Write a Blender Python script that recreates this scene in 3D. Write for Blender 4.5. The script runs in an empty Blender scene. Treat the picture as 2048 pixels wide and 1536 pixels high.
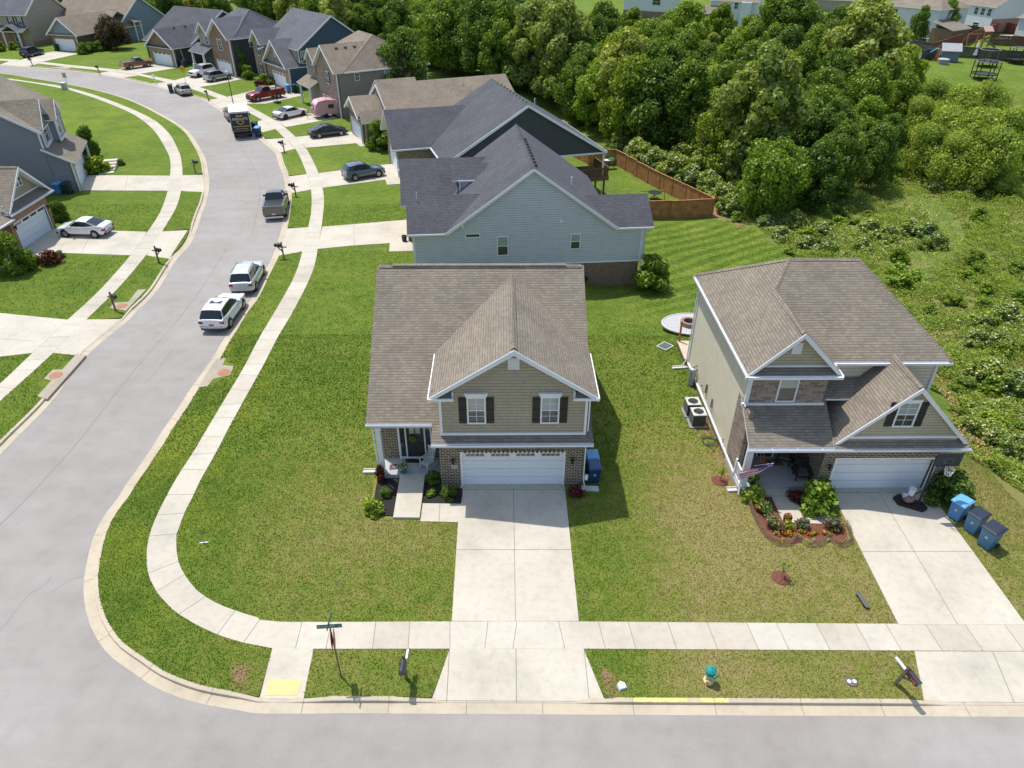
import bpy, bmesh, math, random
import numpy as np
from mathutils import Vector, Matrix, geometry, noise
R = math.radians
rnd = random.Random(7)
SC = bpy.context.scene
COL = SC.collection
# ------------------------------------------------------------------ camera, sky, sun, exposure
TH, FOC, YAW, ROLL, CH = 0.5904, 1404.0, 0.014, 0.004, 24.0
cam = bpy.data.cameras.new('camera'); camo = bpy.data.objects.new('camera', cam); COL.objects.link(camo)
camo.location = (0, 0, CH)
camo.rotation_euler = (Matrix.Rotation(-YAW, 3, 'Z') @ Matrix.Rotation(math.pi/2-TH, 3, 'X') @ Matrix.Rotation(ROLL, 3, 'Z')).to_euler()
cam.sensor_width = 36; cam.lens = FOC/2048*36; cam.clip_start = 0.5; cam.clip_end = 3000
SC.camera = camo
W = bpy.data.worlds.new("World"); SC.world = W; W.use_nodes = True
nt = W.node_tree; bg = nt.nodes['Background']; sky = nt.nodes.new('ShaderNodeTexSky'); sky.sky_type = 'NISHITA'
sky.sun_disc = False; sky.sun_elevation = R(66); sky.sun_rotation = R(-45); sky.air_density = 1.2; sky.dust_density = 1.5
nt.links.new(sky.outputs[0], bg.inputs[0]); bg.inputs[1].default_value = 0.15
sl = bpy.data.lights.new('sun', 'SUN'); so = bpy.data.objects.new('sun', sl); COL.objects.link(so)
sl.energy = 3.6; sl.angle = R(0.6); sl.color = (1, 0.955, 0.88)
so.rotation_euler = Vector((0.284, -0.288, -1)).to_track_quat('-Z', 'Y').to_euler(); so.location = (-30, 30, 100)
SC.view_settings.view_transform = 'Standard'; SC.view_settings.look = 'None'
SC.view_settings.exposure = 0.34; SC.view_settings.gamma = 1
SC.cycles.max_bounces = 6; SC.cycles.transparent_max_bounces = 6
# ------------------------------------------------------------------ photo geometry -> world
def ray(u, v):
    a = (u-1024)/FOC; b = (v-768)/FOC
    c, s = math.cos(ROLL), math.sin(ROLL); a, b = a*c+b*s, -a*s+b*c
    x, y, z = a, math.cos(TH)-b*math.sin(TH), -math.sin(TH)-b*math.cos(TH)
    c, s = math.cos(YAW), math.sin(YAW); return x*c+y*s, -x*s+y*c, z
def g(u, v, z=0.0):
    r = ray(u, v); t = (z-CH)/r[2]; return r[0]*t, r[1]*t
def sm(x, a, b):
    t = max(0.0, min(1.0, (x-a)/(b-a))); return t*t*(3-2*t)
def tz(x, y):
    z = max(sm(x, -1, 10)*sm(y, 40, 51), sm(x, 22.5, 31)*sm(y, 12, 30))
    return -2.0*z*(1-sm(y, 112, 140)) + 0.25*z*math.sin(x*.33+y*.21)*math.cos(y*.27-x*.11)
def gt(u, v):
    z = 0
    for _ in range(8): x, y = g(u, v, z); z = tz(x, y)
    return x, y, z
# ------------------------------------------------------------------ tagging
def tag(o, label=None, cat=None, group=None, kind=None):
    if label: o['label'] = label
    if cat: o['category'] = cat
    if group: o['group'] = group
    if kind: o['kind'] = kind
    return o
def thing(name, label, cat, loc=(0, 0, 0), rz=0, group=None, scale=None):
    o = bpy.data.objects.new(name, None); COL.objects.link(o); o.empty_display_size = .3
    o.location = loc; o.rotation_euler = (0, 0, rz)
    if scale: o.scale = scale if hasattr(scale, '__len__') else (scale,)*3
    return tag(o, label, cat, group)
def dup(root, loc, rz, label=None, scale=None, group=None):
    r = root.copy(); COL.objects.link(r); r.location = loc; r.rotation_euler = (0, 0, rz)
    if scale: r.scale = scale if hasattr(scale, '__len__') else (scale,)*3
    if label: r['label'] = label
    if group: r['group'] = group
    for ch in list(root.children):
        c = ch.copy(); COL.objects.link(c); c.parent = r
        for gc in list(ch.children):
            d = gc.copy(); COL.objects.link(d); d.parent = c
    return r
# ------------------------------------------------------------------ mesh builder
class MB:
    def __init__(s): s.v = []; s.f = []; s.m = []; s.uv = {}; s.g = []; s.gi = 0
    def poly(s, pts, m=0, uv=None):
        i = len(s.v); s.v += [tuple(p) for p in pts]; s.f.append(list(range(i, i+len(pts)))); s.m.append(m); s.g.append(s.gi)
        if uv: s.uv[len(s.f)-1] = uv
        return s
    def prism(s, pts, vec, m=0, ms=None, mb=None):
        s.gi += 1; p = [Vector(q) for q in pts]; v = Vector(vec)
        n = Vector((0, 0, 0))
        for i in range(len(p)): n += p[i].cross(p[(i+1) % len(p)])
        if n.dot(v) > 0: p.reverse()
        q = [a+v for a in p]
        s.poly(p, m); s.poly(q[::-1], m if mb is None else mb)
        for i in range(len(p)):
            j = (i+1) % len(p); s.poly([p[j], p[i], q[i], q[j]], m if ms is None else ms)
        return s
    def box(s, a, b, m=0):
        x0, x1 = sorted((a[0], b[0])); y0, y1 = sorted((a[1], b[1])); z0, z1 = sorted((a[2], b[2]))
        return s.prism([(x0, y0, z1), (x1, y0, z1), (x1, y1, z1), (x0, y1, z1)], (0, 0, z0-z1), m)
    def tube(s, p0, p1, r0, r1=None, n=8, m=0, cap=True):
        p0, p1 = Vector(p0), Vector(p1); r1 = r0 if r1 is None else r1
        d = (p1-p0).normalized(); a = d.orthogonal().normalized(); b = d.cross(a)
        A = [p0+(a*math.cos(t)+b*math.sin(t))*r0 for t in [2*math.pi*i/n for i in range(n)]]
        B = [p1+(a*math.cos(t)+b*math.sin(t))*r1 for t in [2*math.pi*i/n for i in range(n)]]
        for i in range(n): j = (i+1) % n; s.poly([A[i], A[j], B[j], B[i]], m)
        if cap: s.poly(A[::-1], m); s.poly(B, m)
        return s
    def path(s, pts, r, n=6, m=0):
        for a, b in zip(pts[:-1], pts[1:]): s.tube(a, b, r, n=n, m=m)
        return s
    def lathe(s, prof, c=(0, 0, 0), n=16, m=0, sx=1, sy=1):
        rings = [[(c[0]+r*sx*math.cos(2*math.pi*i/n), c[1]+r*sy*math.sin(2*math.pi*i/n), c[2]+z) for i in range(n)] for r, z in prof]
        for A, B in zip(rings[:-1], rings[1:]):
            for i in range(n): j = (i+1) % n; s.poly([A[i], A[j], B[j], B[i]], m)
        s.poly(rings[0][::-1], m); s.poly(rings[-1], m); return s
    def loft(s, secs, m=0, caps=True, closed=True, mf=None):
        for k, (A, B) in enumerate(zip(secs[:-1], secs[1:])):
            n = len(A)
            for i in range(n if closed else n-1):
                j = (i+1) % n; s.poly([A[i], B[i], B[j], A[j]], m if mf is None else mf(k, i))
        if caps: s.poly(secs[0], m); s.poly(secs[-1][::-1], m)
        return s
    def build(s, name, mats, parent=None, smooth=False, weld=False, loc=None):
        if name in ('trim', 'eave_return_roof', 'corner_trim', 'gutter', 'barge_board', 'downspout', 'porch_column') and parent and s.gi > 1:
            bb = {}
            for f, gi in zip(s.f, s.g):
                b = bb.setdefault(gi, [[1e9]*3, [-1e9]*3])
                for i in f:
                    for a in range(3): b[0][a] = min(b[0][a], s.v[i][a]-.03); b[1][a] = max(b[1][a], s.v[i][a]+.03)
            ids = list(bb); par = {i: i for i in ids}
            def fd(i):
                while par[i] != i: i = par[i]
                return i
            for x in range(len(ids)):
                for y in range(x):
                    A, B = bb[ids[x]], bb[ids[y]]
                    if all(A[0][a] <= B[1][a] and B[0][a] <= A[1][a] for a in range(3)): par[fd(ids[x])] = fd(ids[y])
            rts = sorted(set(fd(i) for i in ids))
            if len(rts) > 1:
                for r_ in rts:
                    q = MB()
                    for k, (f, gi) in enumerate(zip(s.f, s.g)):
                        if fd(gi) == r_: q.poly([s.v[i] for i in f], s.m[k])
                    o = q.build(name, mats, parent, smooth, weld, loc)
                return o
        me = bpy.data.meshes.new(name); me.from_pydata(s.v, [], s.f)
        if not isinstance(mats, (list, tuple)): mats = [mats]
        for m in mats: me.materials.append(m)
        me.polygons.foreach_set('material_index', s.m)
        if smooth: me.polygons.foreach_set('use_smooth', [True]*len(s.f))
        uvl = me.uv_layers.new(name='UVMap').data; Z = Vector((0, 0, 1))
        for k, p in enumerate(me.polygons):
            if k in s.uv:
                for li, q in zip(p.loop_indices, s.uv[k]): uvl[li].uv = q
                continue
            n = p.normal
            if abs(n.z) > .995: U, V = Vector((1, 0, 0)), Vector((0, 1, 0))
            else: U = Z.cross(n).normalized(); V = n.cross(U)
            for li in p.loop_indices:
                c = me.vertices[me.loops[li].vertex_index].co; uvl[li].uv = (c.dot(U), c.dot(V))
        if weld:
            bm = bmesh.new(); bm.from_mesh(me); bmesh.ops.remove_doubles(bm, verts=bm.verts, dist=.0008); bmesh.ops.recalc_face_normals(bm, faces=bm.faces); bm.to_mesh(me); bm.free()
        o = bpy.data.objects.new(name, me); COL.objects.link(o)
        if parent: o.parent = parent
        if loc: o.location = loc
        return o
def text_part(name, body, size, mat, parent, M, spacing=1):
    c = bpy.data.curves.new(name, 'FONT'); c.body = body; c.size = size; c.align_x = 'CENTER'; c.align_y = 'CENTER'; c.extrude = .002; c.space_character = spacing
    t = bpy.data.objects.new(name, c); COL.objects.link(t)
    bpy.context.view_layer.update()
    me = bpy.data.meshes.new_from_object(t.evaluated_get(bpy.context.evaluated_depsgraph_get())); bpy.data.objects.remove(t)
    me.materials.clear(); me.materials.append(mat)
    o = bpy.data.objects.new(name, me); COL.objects.link(o); o.parent = parent; o.matrix_local = M
    return o
# ------------------------------------------------------------------ materials
def newmat(name):
    m = bpy.data.materials.new(name); m.use_nodes = True; return m, m.node_tree, m.node_tree.nodes['Principled BSDF']
def N(t, typ, **kw):
    n = t.nodes.new(typ)
    for k, v in kw.items():
        if k.startswith('i_'): n.inputs[k[2:].replace('_', ' ')].default_value = v
        else: setattr(n, k, v)
    return n
def ramp(t, fac, stops):
    r = t.nodes.new('ShaderNodeValToRGB'); e = r.color_ramp.elements
    while len(e) < len(stops): e.new(.5)
    for k, (p, c) in enumerate(stops): e[k].position = p; e[k].color = (*c, 1)
    t.links.new(fac, r.inputs[0]); return r.outputs[0]
def mixc(t, f, a, b, mode='MIX'):
    m = t.nodes.new('ShaderNodeMix'); m.data_type = 'RGBA'; m.blend_type = mode; m.clamp_factor = True
    for sock, val in ((m.inputs[0], f), (m.inputs[6], a), (m.inputs[7], b)):
        if hasattr(val, 'is_output'): t.links.new(val, sock)
        elif isinstance(val, (int, float)): sock.default_value = val
        else: sock.default_value = (*val, 1)
    return m.outputs[2]
def noi(t, vec, scale, detail=3, rough=.55, lac=2):
    n = N(t, 'ShaderNodeTexNoise'); n.inputs['Scale'].default_value = scale; n.inputs['Detail'].default_value = detail; n.inputs['Roughness'].default_value = rough
    if vec is not None: t.links.new(vec, n.inputs['Vector'])
    return n.outputs['Fac']
def mth(t, op, a, b=0.0, c=None):
    m = t.nodes.new('ShaderNodeMath'); m.operation = op
    for sock, val in zip(m.inputs, (a, b, c)):
        if val is None: continue
        if hasattr(val, 'is_output'): t.links.new(val, sock)
        else: sock.default_value = val
    return m.outputs[0]
def bump(t, bs, h, s=.4, d=.02):
    b = N(t, 'ShaderNodeBump'); b.inputs['Strength'].default_value = s; b.inputs['Distance'].default_value = d
    t.links.new(h, b.inputs['Height']); t.links.new(b.outputs[0], bs.inputs['Normal'])
def uvv(t): return N(t, 'ShaderNodeTexCoord').outputs['UV']
def posv(t): return N(t, 'ShaderNodeNewGeometry').outputs['Position']
def scl(c, k): return tuple(x*k for x in c)
MATS = {}
def plain(name, col, rough=.6, metal=0, var=.12, scale=3, spec=None):
    if name in MATS: return MATS[name]
    m, t, b = newmat(name); n = noi(t, posv(t), scale, 4)
    t.links.new(ramp(t, n, [(.3, scl(col, 1-var)), (.7, scl(col, 1+var))]), b.inputs['Base Color'])
    b.inputs['Roughness'].default_value = rough; b.inputs['Metallic'].default_value = metal
    MATS[name] = m; return m
def shingles(name, c):
    if name in MATS: return MATS[name]
    m, t, b = newmat(name); uv = uvv(t)
    def brick(w, h, off, mo):
        k = N(t, 'ShaderNodeTexBrick'); k.offset = .37; k.offset_frequency = 2; k.squash = 1
        k.inputs['Color1'].default_value = (*scl(c, .86), 1); k.inputs['Color2'].default_value = (*scl(c, 1.13), 1); k.inputs['Mortar'].default_value = (*scl(c, .72), 1)
        k.inputs['Scale'].default_value = 1; k.inputs['Mortar Size'].default_value = mo; k.inputs['Mortar Smooth'].default_value = .1
        k.inputs['Bias'].default_value = -.1; k.inputs['Brick Width'].default_value = w; k.inputs['Row Height'].default_value = h
        t.links.new(uv, k.inputs[0]); return k
    k = brick(.24, .145, 0, .008)
    sx = N(t, 'ShaderNodeSeparateXYZ'); t.links.new(uv, sx.inputs[0])
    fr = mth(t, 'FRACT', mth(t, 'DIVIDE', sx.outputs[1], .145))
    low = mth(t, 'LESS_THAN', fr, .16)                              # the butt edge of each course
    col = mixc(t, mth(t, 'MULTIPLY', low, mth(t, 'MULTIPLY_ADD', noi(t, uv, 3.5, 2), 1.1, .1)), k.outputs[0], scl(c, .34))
    n1 = noi(t, posv(t), .55, 4, .6); col = mixc(t, .8, col, ramp(t, n1, [(.3, (.80, .80, .80)), (.7, (1.14, 1.12, 1.08))]), 'MULTIPLY')
    n2 = noi(t, uv, 22, 2); col = mixc(t, .7, col, ramp(t, n2, [(.3, (.75, .75, .76)), (.7, (1.2, 1.2, 1.18))]), 'MULTIPLY')
    t.links.new(col, b.inputs['Base Color']); b.inputs['Roughness'].default_value = .93; b.inputs['Specular IOR Level'].default_value = .25
    bump(t, b, mth(t, 'ADD', mth(t, 'MULTIPLY', fr, -1), mth(t, 'MULTIPLY', n2, .5)), .5, .02)
    MATS[name] = m; return m
def siding(name, c, h=.125, shake=0, var=.05):
    if name in MATS: return MATS[name]
    m, t, b = newmat(name); uv = uvv(t); sx = N(t, 'ShaderNodeSeparateXYZ'); t.links.new(uv, sx.inputs[0])
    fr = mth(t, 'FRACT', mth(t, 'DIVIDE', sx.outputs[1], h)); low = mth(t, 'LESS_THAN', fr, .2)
    n1 = noi(t, posv(t), 1.4, 3); col = ramp(t, n1, [(.3, scl(c, 1-var)), (.7, scl(c, 1+var))])
    if shake:
        k = N(t, 'ShaderNodeTexBrick'); k.offset = .43
        k.inputs['Color1'].default_value = (.93, .93, .93, 1); k.inputs['Color2'].default_value = (1.06, 1.05, 1.04, 1); k.inputs['Mortar'].default_value = (.72, .71, .7, 1)
        k.inputs['Scale'].default_value = 1; k.inputs['Mortar Size'].default_value = .006; k.inputs['Brick Width'].default_value = .19; k.inputs['Row Height'].default_value = h
        t.links.new(uv, k.inputs[0]); col = mixc(t, 1, col, k.outputs[0], 'MULTIPLY')
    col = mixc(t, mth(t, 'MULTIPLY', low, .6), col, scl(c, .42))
    t.links.new(col, b.inputs['Base Color']); b.inputs['Roughness'].default_value = .55
    bump(t, b, mth(t, 'MULTIPLY', fr, -1), .6, .015)
    MATS[name] = m; return m
def bricks(name, c1, c2, mort, w=.215, h=.078, mo=.011, big=0):
    if name in MATS: return MATS[name]
    m, t, b = newmat(name); uv = uvv(t); k = N(t, 'ShaderNodeTexBrick'); k.offset = .5
    k.inputs['Color1'].default_value = (*c1, 1); k.inputs['Color2'].default_value = (*c2, 1); k.inputs['Mortar'].default_value = (*mort, 1)
    k.inputs['Scale'].default_value = 1; k.inputs['Mortar Size'].default_value = mo; k.inputs['Mortar Smooth'].default_value = .2; k.inputs['Brick Width'].default_value = w; k.inputs['Row Height'].default_value = h
    if big:
        d = N(t, 'ShaderNodeTexNoise'); d.inputs['Scale'].default_value = 1.3; t.links.new(uv, d.inputs['Vector'])
        a = N(t, 'ShaderNodeMix'); a.data_type = 'VECTOR'; a.inputs[0].default_value = .12; t.links.new(uv, a.inputs[4]); t.links.new(d.outputs['Color'], a.inputs[5]); t.links.new(a.outputs[1], k.inputs[0])
    else: t.links.new(uv, k.inputs[0])
    n = noi(t, uv, 9, 3); col = mixc(t, 1, k.outputs[0], ramp(t, n, [(.3, (.68, .66, .64)), (.7, (1.3, 1.26, 1.22))]), 'MULTIPLY')
    t.links.new(col, b.inputs['Base Color']); b.inputs['Roughness'].default_value = .9
    bump(t, b, mth(t, 'SUBTRACT', 1, k.outputs['Fac']), .5, .01)
    MATS[name] = m; return m
def concrete(name, c, stain=.12, grain=.5):
    if name in MATS: return MATS[name]
    m, t, b = newmat(name); P = posv(t)
    n1 = noi(t, P, .35, 5, .6); n2 = noi(t, P, 3.2, 4, .6); n3 = noi(t, P, 45, 2)
    col = ramp(t, n1, [(.3, scl(c, 1-stain)), (.5, c), (.72, scl((c[0], c[1]*1.005, c[2]*1.02), 1+stain*.5))])
    col = mixc(t, .8, col, ramp(t, n2, [(.28, (.88, .87, .85)), (.5, (1, 1, 1)), (.75, (1.05, 1.05, 1.04))]), 'MULTIPLY')
    col = mixc(t, grain, col, ramp(t, n3, [(.3, (.86, .86, .86)), (.7, (1.12, 1.12, 1.12))]), 'MULTIPLY')
    # fine brooming across the slab
    wv = N(t, 'ShaderNodeTexWave'); wv.bands_direction = 'Y'; wv.inputs['Scale'].default_value = 5; wv.inputs['Distortion'].default_value = 3; wv.inputs['Detail'].default_value = 3; t.links.new(P, wv.inputs[0])
    col = mixc(t, .06, col, wv.outputs[0], 'MULTIPLY')
    t.links.new(col, b.inputs['Base Color']); b.inputs['Roughness'].default_value = .88; bump(t, b, n3, .15, .006)
    MATS[name] = m; return m
M_ROOF_T = shingles('taupe_shingles', (.243, .21, .168))
M_ROOF_G = shingles('charcoal_shingles', (.098, .10, .115))
M_ROOF_B = shingles('blue_grey_shingles', (.135, .14, .16))
M_ROOF_R = shingles('brown_shingles', (.255, .212, .165))
M_WHITE = plain('white_trim', (.74, .75, .77), .4, var=.03)
M_WHITE2 = plain('white_door_paint', (.72, .745, .78), .45, var=.02)
M_BRICK = bricks('dark_brown_brick', (.045, .034, .026), (.12, .088, .062), (.52, .47, .37), .27, .104, .013)
M_BRICKT = bricks('tan_brown_brick', (.13, .088, .055), (.25, .185, .125), (.46, .40, .31), .25, .095, .012)
M_BRICKR = bricks('red_brick', (.22, .085, .05), (.36, .15, .09), (.5, .4, .3), .25, .095, .012)
M_BRICKB = bricks('brown_brick', (.12, .07, .045), (.22, .135, .09), (.36, .29, .22), .27, .104, .012)
M_STONE = bricks('tan_stone', (.17, .125, .105), (.33, .265, .22), (.31, .275, .24), .42, .15, .014, big=1)
M_SHAKE = siding('taupe_shake', (.36, .315, .235), .17, 1)
M_SHAKEL = siding('cream_shake', (.42, .375, .265), .16, 1)
M_SIDC = siding('cream_siding', (.70, .635, .51), .19)
M_SIDT = siding('taupe_siding', (.245, .215, .18), .13)
M_SIDTAN = siding('tan_siding', (.38, .32, .25), .13)
M_SIDB = siding('light_blue_siding', (.53, .55, .60), .19)
M_SIDN = siding('navy_siding', (.052, .085, .135), .14)
M_SIDG = siding('grey_siding', (.22, .24, .28), .15)
M_SIDD = siding('charcoal_siding', (.045, .049, .056), .15)
M_SIDW = siding('white_siding', (.6, .63, .68), .15)
M_SIDS = siding('steel_blue_siding', (.22, .26, .32), .14)
M_GLASS, t, b = newmat('window_glass'); n = noi(t, posv(t), 1.2, 3)
t.links.new(ramp(t, n, [(.35, (.012, .018, .02)), (.65, (.05, .065, .065))]), b.inputs['Base Color']); b.inputs['Roughness'].default_value = .06; b.inputs['Specular IOR Level'].default_value = .8
M_BLIND, t, b = newmat('window_blind_behind_glass'); w = N(t, 'ShaderNodeTexWave'); w.bands_direction = 'Z'; w.inputs['Scale'].default_value = 9; t.links.new(posv(t), w.inputs[0])
t.links.new(ramp(t, w.outputs[0], [(.2, (.24, .28, .27)), (.8, (.36, .40, .39))]), b.inputs['Base Color']); b.inputs['Roughness'].default_value = .08; b.inputs['Specular IOR Level'].default_value = .8
M_BLACK = plain('black_paint', (.012, .012, .013), .5)
M_SHUT = plain('black_shutter', (.014, .016, .015), .55)
M_CONC = concrete('pale_concrete', (.515, .47, .385), .17)
M_WALK = concrete('sidewalk_concrete', (.505, .46, .375), .15); M_WALKB = concrete('sidewalk_concrete_darker', (.475, .43, .348), .15); M_WALKC = concrete('sidewalk_concrete_lighter', (.525, .482, .40), .15)
M_WALK2 = concrete('sidewalk_concrete_far', (.46, .41, .33))
M_CURB = concrete('curb_concrete', (.475, .41, .305), .16)
M_INLET = concrete('inlet_concrete', (.36, .315, .245), .2)
M_PORCH = concrete('porch_concrete', (.42, .42, .40))
M_JOINT = plain('dark_joint', (.20, .18, .15), .95)  # dark tone of the slab and kerb joint lines
M_RUST = plain('rusty_iron', (.34, .16, .09), .85, var=.25, scale=6)
M_YEL = plain('yellow_tactile', (.60, .49, .21), .8, var=.05)
M_WOODF = plain('cedar_fence', (.36, .16, .055), .85, var=.3, scale=2.2)
M_WOODP = plain('weathered_post', (.17, .125, .085), .9, var=.25, scale=8)
M_WOODD = plain('brown_deck_wood', (.16, .085, .035), .85, var=.25)
M_WOODL = plain('pale_deck_board', (.56, .45, .34), .85, var=.12)
M_MULB = plain('black_mulch', (.022, .019, .018), 1, var=.5, scale=30)
M_MULR = plain('red_mulch', (.15, .055, .035), 1, var=.5, scale=26)
M_METAL = plain('galvanized_metal', (.42, .43, .44), .4, .6)
def attr(t, name):
    a = N(t, 'ShaderNodeAttribute'); a.attribute_name = name; return a.outputs['Fac']
def grass_nodes(t, blades=False):
    P = posv(t)
    n1 = noi(t, P, .22, 5, .6); n2 = noi(t, P, 1.5, 5, .65); n3 = noi(t, P, 9, 4, .7); n4 = noi(t, P, 38, 2, .6)
    d = mth(t, 'ADD', attr(t, 'dry'), mth(t, 'MULTIPLY_ADD', n1, .9, -.45)); d = mth(t, 'ADD', d, mth(t, 'MULTIPLY_ADD', n2, 1.3, -.65)); d = mth(t, 'ADD', d, mth(t, 'MULTIPLY_ADD', n3, 1.0, -.5))
    col = ramp(t, d, [(0, (.098, .162, .022)), (.28, (.142, .205, .030)), (.52, (.198, .232, .046)), (.78, (.252, .245, .070)), (1, (.31, .265, .105))])
    col = mixc(t, mth(t, 'MULTIPLY', attr(t, 'lime'), ramp(t, n1, [(.4, (0, 0, 0)), (.65, (1, 1, 1))])), col, (.20, .245, .028))
    # clover and broad-leaf weeds
    v = ramp(t, noi(t, P, .75, 6, .7), [(.58, (0, 0, 0)), (.68, (1, 1, 1))]); col = mixc(t, mth(t, 'MULTIPLY', v, .5), col, (.085, .155, .03))
    # mowing stripes
    w = N(t, 'ShaderNodeTexWave'); w.inputs['Scale'].default_value = .22; w.inputs['Distortion'].default_value = 1.2; w.inputs['Detail'].default_value = 1
    mp = N(t, 'ShaderNodeMapping'); mp.inputs['Rotation'].default_value = (0, 0, R(58)); t.links.new(P, mp.inputs[0]); t.links.new(mp.outputs[0], w.inputs[0])
    sv = ramp(t, w.outputs[0], [(.3, (.82, .84, .82)), (.7, (1.2, 1.17, 1.1))]); col = mixc(t, attr(t, 'stripe'), col, mixc(t, 1, col, sv, 'MULTIPLY'))
    if not blades:
        col = mixc(t, 1, col, ramp(t, n4, [(.25, (.74, .76, .74)), (.5, (.97, .98, .97)), (.75, (1.22, 1.2, 1.15))]), 'MULTIPLY')
        bare = ramp(t, mth(t, 'ADD', attr(t, 'bare'), mth(t, 'MULTIPLY_ADD', n2, .8, -.4)), [(.45, (0, 0, 0)), (.7, (1, 1, 1))]); col = mixc(t, bare, col, mixc(t, 1, (.33, .21, .12), ramp(t, n4, [(.3, (.7, .7, .7)), (.7, (1.2, 1.2, 1.2))]), 'MULTIPLY'))
        wild = attr(t, 'wild'); col = mixc(t, mth(t, 'MULTIPLY', wild, .85), col, ramp(t, noi(t, P, .8, 6, .7), [(.35, (.11, .17, .035)), (.52, (.17, .225, .05)), (.68, (.27, .24, .10))]))
    return col, n3, n4
M_GRASS, t, b = newmat('lawn_grass'); c_, n3_, n4_ = grass_nodes(t); t.links.new(c_, b.inputs['Base Color']); b.inputs['Roughness'].default_value = .95; b.inputs['Specular IOR Level'].default_value = .1
bump(t, b, mth(t, 'ADD', mth(t, 'MULTIPLY', n3_, 1.5), n4_), .9, .05)
M_BLADE = bpy.data.materials.new('grass_blades'); M_BLADE.use_nodes = True; t = M_BLADE.node_tree; t.nodes.clear()
c_, n3_, n4_ = grass_nodes(t, True); gi = N(t, 'ShaderNodeNewGeometry'); c_ = mixc(t, 1, c_, ramp(t, gi.outputs['Random Per Island'], [(0, (.85, .87, .83)), (.5, (1.08, 1.08, 1.03)), (1, (1.38, 1.3, 1.15))]), 'MULTIPLY')
df = N(t, 'ShaderNodeBsdfDiffuse'); tr = N(t, 'ShaderNodeBsdfTranslucent'); mx = N(t, 'ShaderNodeMixShader'); mx.inputs[0].default_value = .35; ou = N(t, 'ShaderNodeOutputMaterial')
t.links.new(c_, df.inputs[0]); t.links.new(c_, tr.inputs[0]); t.links.new(df.outputs[0], mx.inputs[1]); t.links.new(tr.outputs[0], mx.inputs[2]); t.links.new(mx.outputs[0], ou.inputs[0])
M_ASPH, t, b = newmat('old_grey_asphalt'); P = posv(t)
n1 = noi(t, P, .12, 5, .6); n2 = noi(t, P, 1.1, 5, .6); n3 = noi(t, P, 60, 2, .7)
c_ = ramp(t, n1, [(.3, (.268, .248, .227)), (.5, (.297, .278, .258)), (.72, (.33, .312, .292))])
c_ = mixc(t, .7, c_, ramp(t, n2, [(.28, (.88, .87, .86)), (.5, (1, 1, 1)), (.72, (1.07, 1.07, 1.06))]), 'MULTIPLY'); c_ = mixc(t, .9, c_, ramp(t, n3, [(.3, (.78, .78, .78)), (.7, (1.18, 1.17, 1.16))]), 'MULTIPLY')
vor = N(t, 'ShaderNodeTexVoronoi'); vor.inputs['Scale'].default_value = .9; t.links.new(P, vor.inputs[0]); c_ = mixc(t, mth(t, 'LESS_THAN', vor.outputs['Distance'], .035), c_, (.25, .24, .23))
st = N(t, 'ShaderNodeMapping'); st.inputs['Scale'].default_value = (.08, 1.1, 1); t.links.new(P, st.inputs[0]); c_ = mixc(t, .7, c_, ramp(t, noi(t, st.outputs[0], .8, 4), [(.35, (.95, .945, .94)), (.65, (1.04, 1.04, 1.05))]), 'MULTIPLY')
t.links.new(c_, b.inputs['Base Color']); b.inputs['Roughness'].default_value = .95; bump(t, b, n3, .4, .01)
def leafmat(name, c, y=.25, tr_=.38, vary=.3):
    m = bpy.data.materials.new(name); m.use_nodes = True; t = m.node_tree; t.nodes.clear(); gi = N(t, 'ShaderNodeNewGeometry'); oi = N(t, 'ShaderNodeObjectInfo')
    lo = scl(c, 1-vary); hi = (c[0]*(1+vary+y), c[1]*(1+vary), c[2]*(1+vary*.5))
    col = ramp(t, gi.outputs['Random Per Island'], [(0, lo), (.5, c), (1, hi)])
    col = mixc(t, 1, col, ramp(t, oi.outputs['Random'], [(0, (.82, .88, .85)), (.5, (1, 1, 1)), (1, (1.18, 1.1, .95))]), 'MULTIPLY')
    df = N(t, 'ShaderNodeBsdfDiffuse'); trn = N(t, 'ShaderNodeBsdfTranslucent'); gl = N(t, 'ShaderNodeBsdfGlossy'); gl.inputs['Roughness'].default_value = .5; gl.inputs[0].default_value = (.5, .55, .4, 1)
    mx = N(t, 'ShaderNodeMixShader'); mx.inputs[0].default_value = tr_; m2 = N(t, 'ShaderNodeMixShader'); m2.inputs[0].default_value = .05; ou = N(t, 'ShaderNodeOutputMaterial')
    t.links.new(col, df.inputs[0]); t.links.new(mixc(t, 1, col, (1.25, 1.2, .5), 'MULTIPLY'), trn.inputs[0])
    t.links.new(df.outputs[0], mx.inputs[1]); t.links.new(trn.outputs[0], mx.inputs[2]); t.links.new(mx.outputs[0], m2.inputs[1]); t.links.new(gl.outputs[0], m2.inputs[2]); t.links.new(m2.outputs[0], ou.inputs[0])
    return m
L_MID = leafmat('mid_green_leaves', (.175, .28, .034)); L_DARK = leafmat('dark_green_leaves', (.115, .205, .032)); L_BRI = leafmat('bright_green_leaves', (.22, .345, .04))
L_SYC = leafmat('yellow_green_leaves', (.28, .36, .085), .3); L_WIL = leafmat('willow_green_leaves', (.29, .39, .062), .12); L_CED = leafmat('cedar_needles', (.13, .165, .034), .2, .1)
L_RED = leafmat('red_leaves', (.13, .03, .03), .4); L_PURP = leafmat('purple_brown_leaves', (.095, .062, .045), .4); L_WEED = leafmat('weed_leaves', (.22, .33, .06), .3); L_WHT = leafmat('white_flower_heads', (.58, .60, .42), .1, .2, .25)
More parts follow.
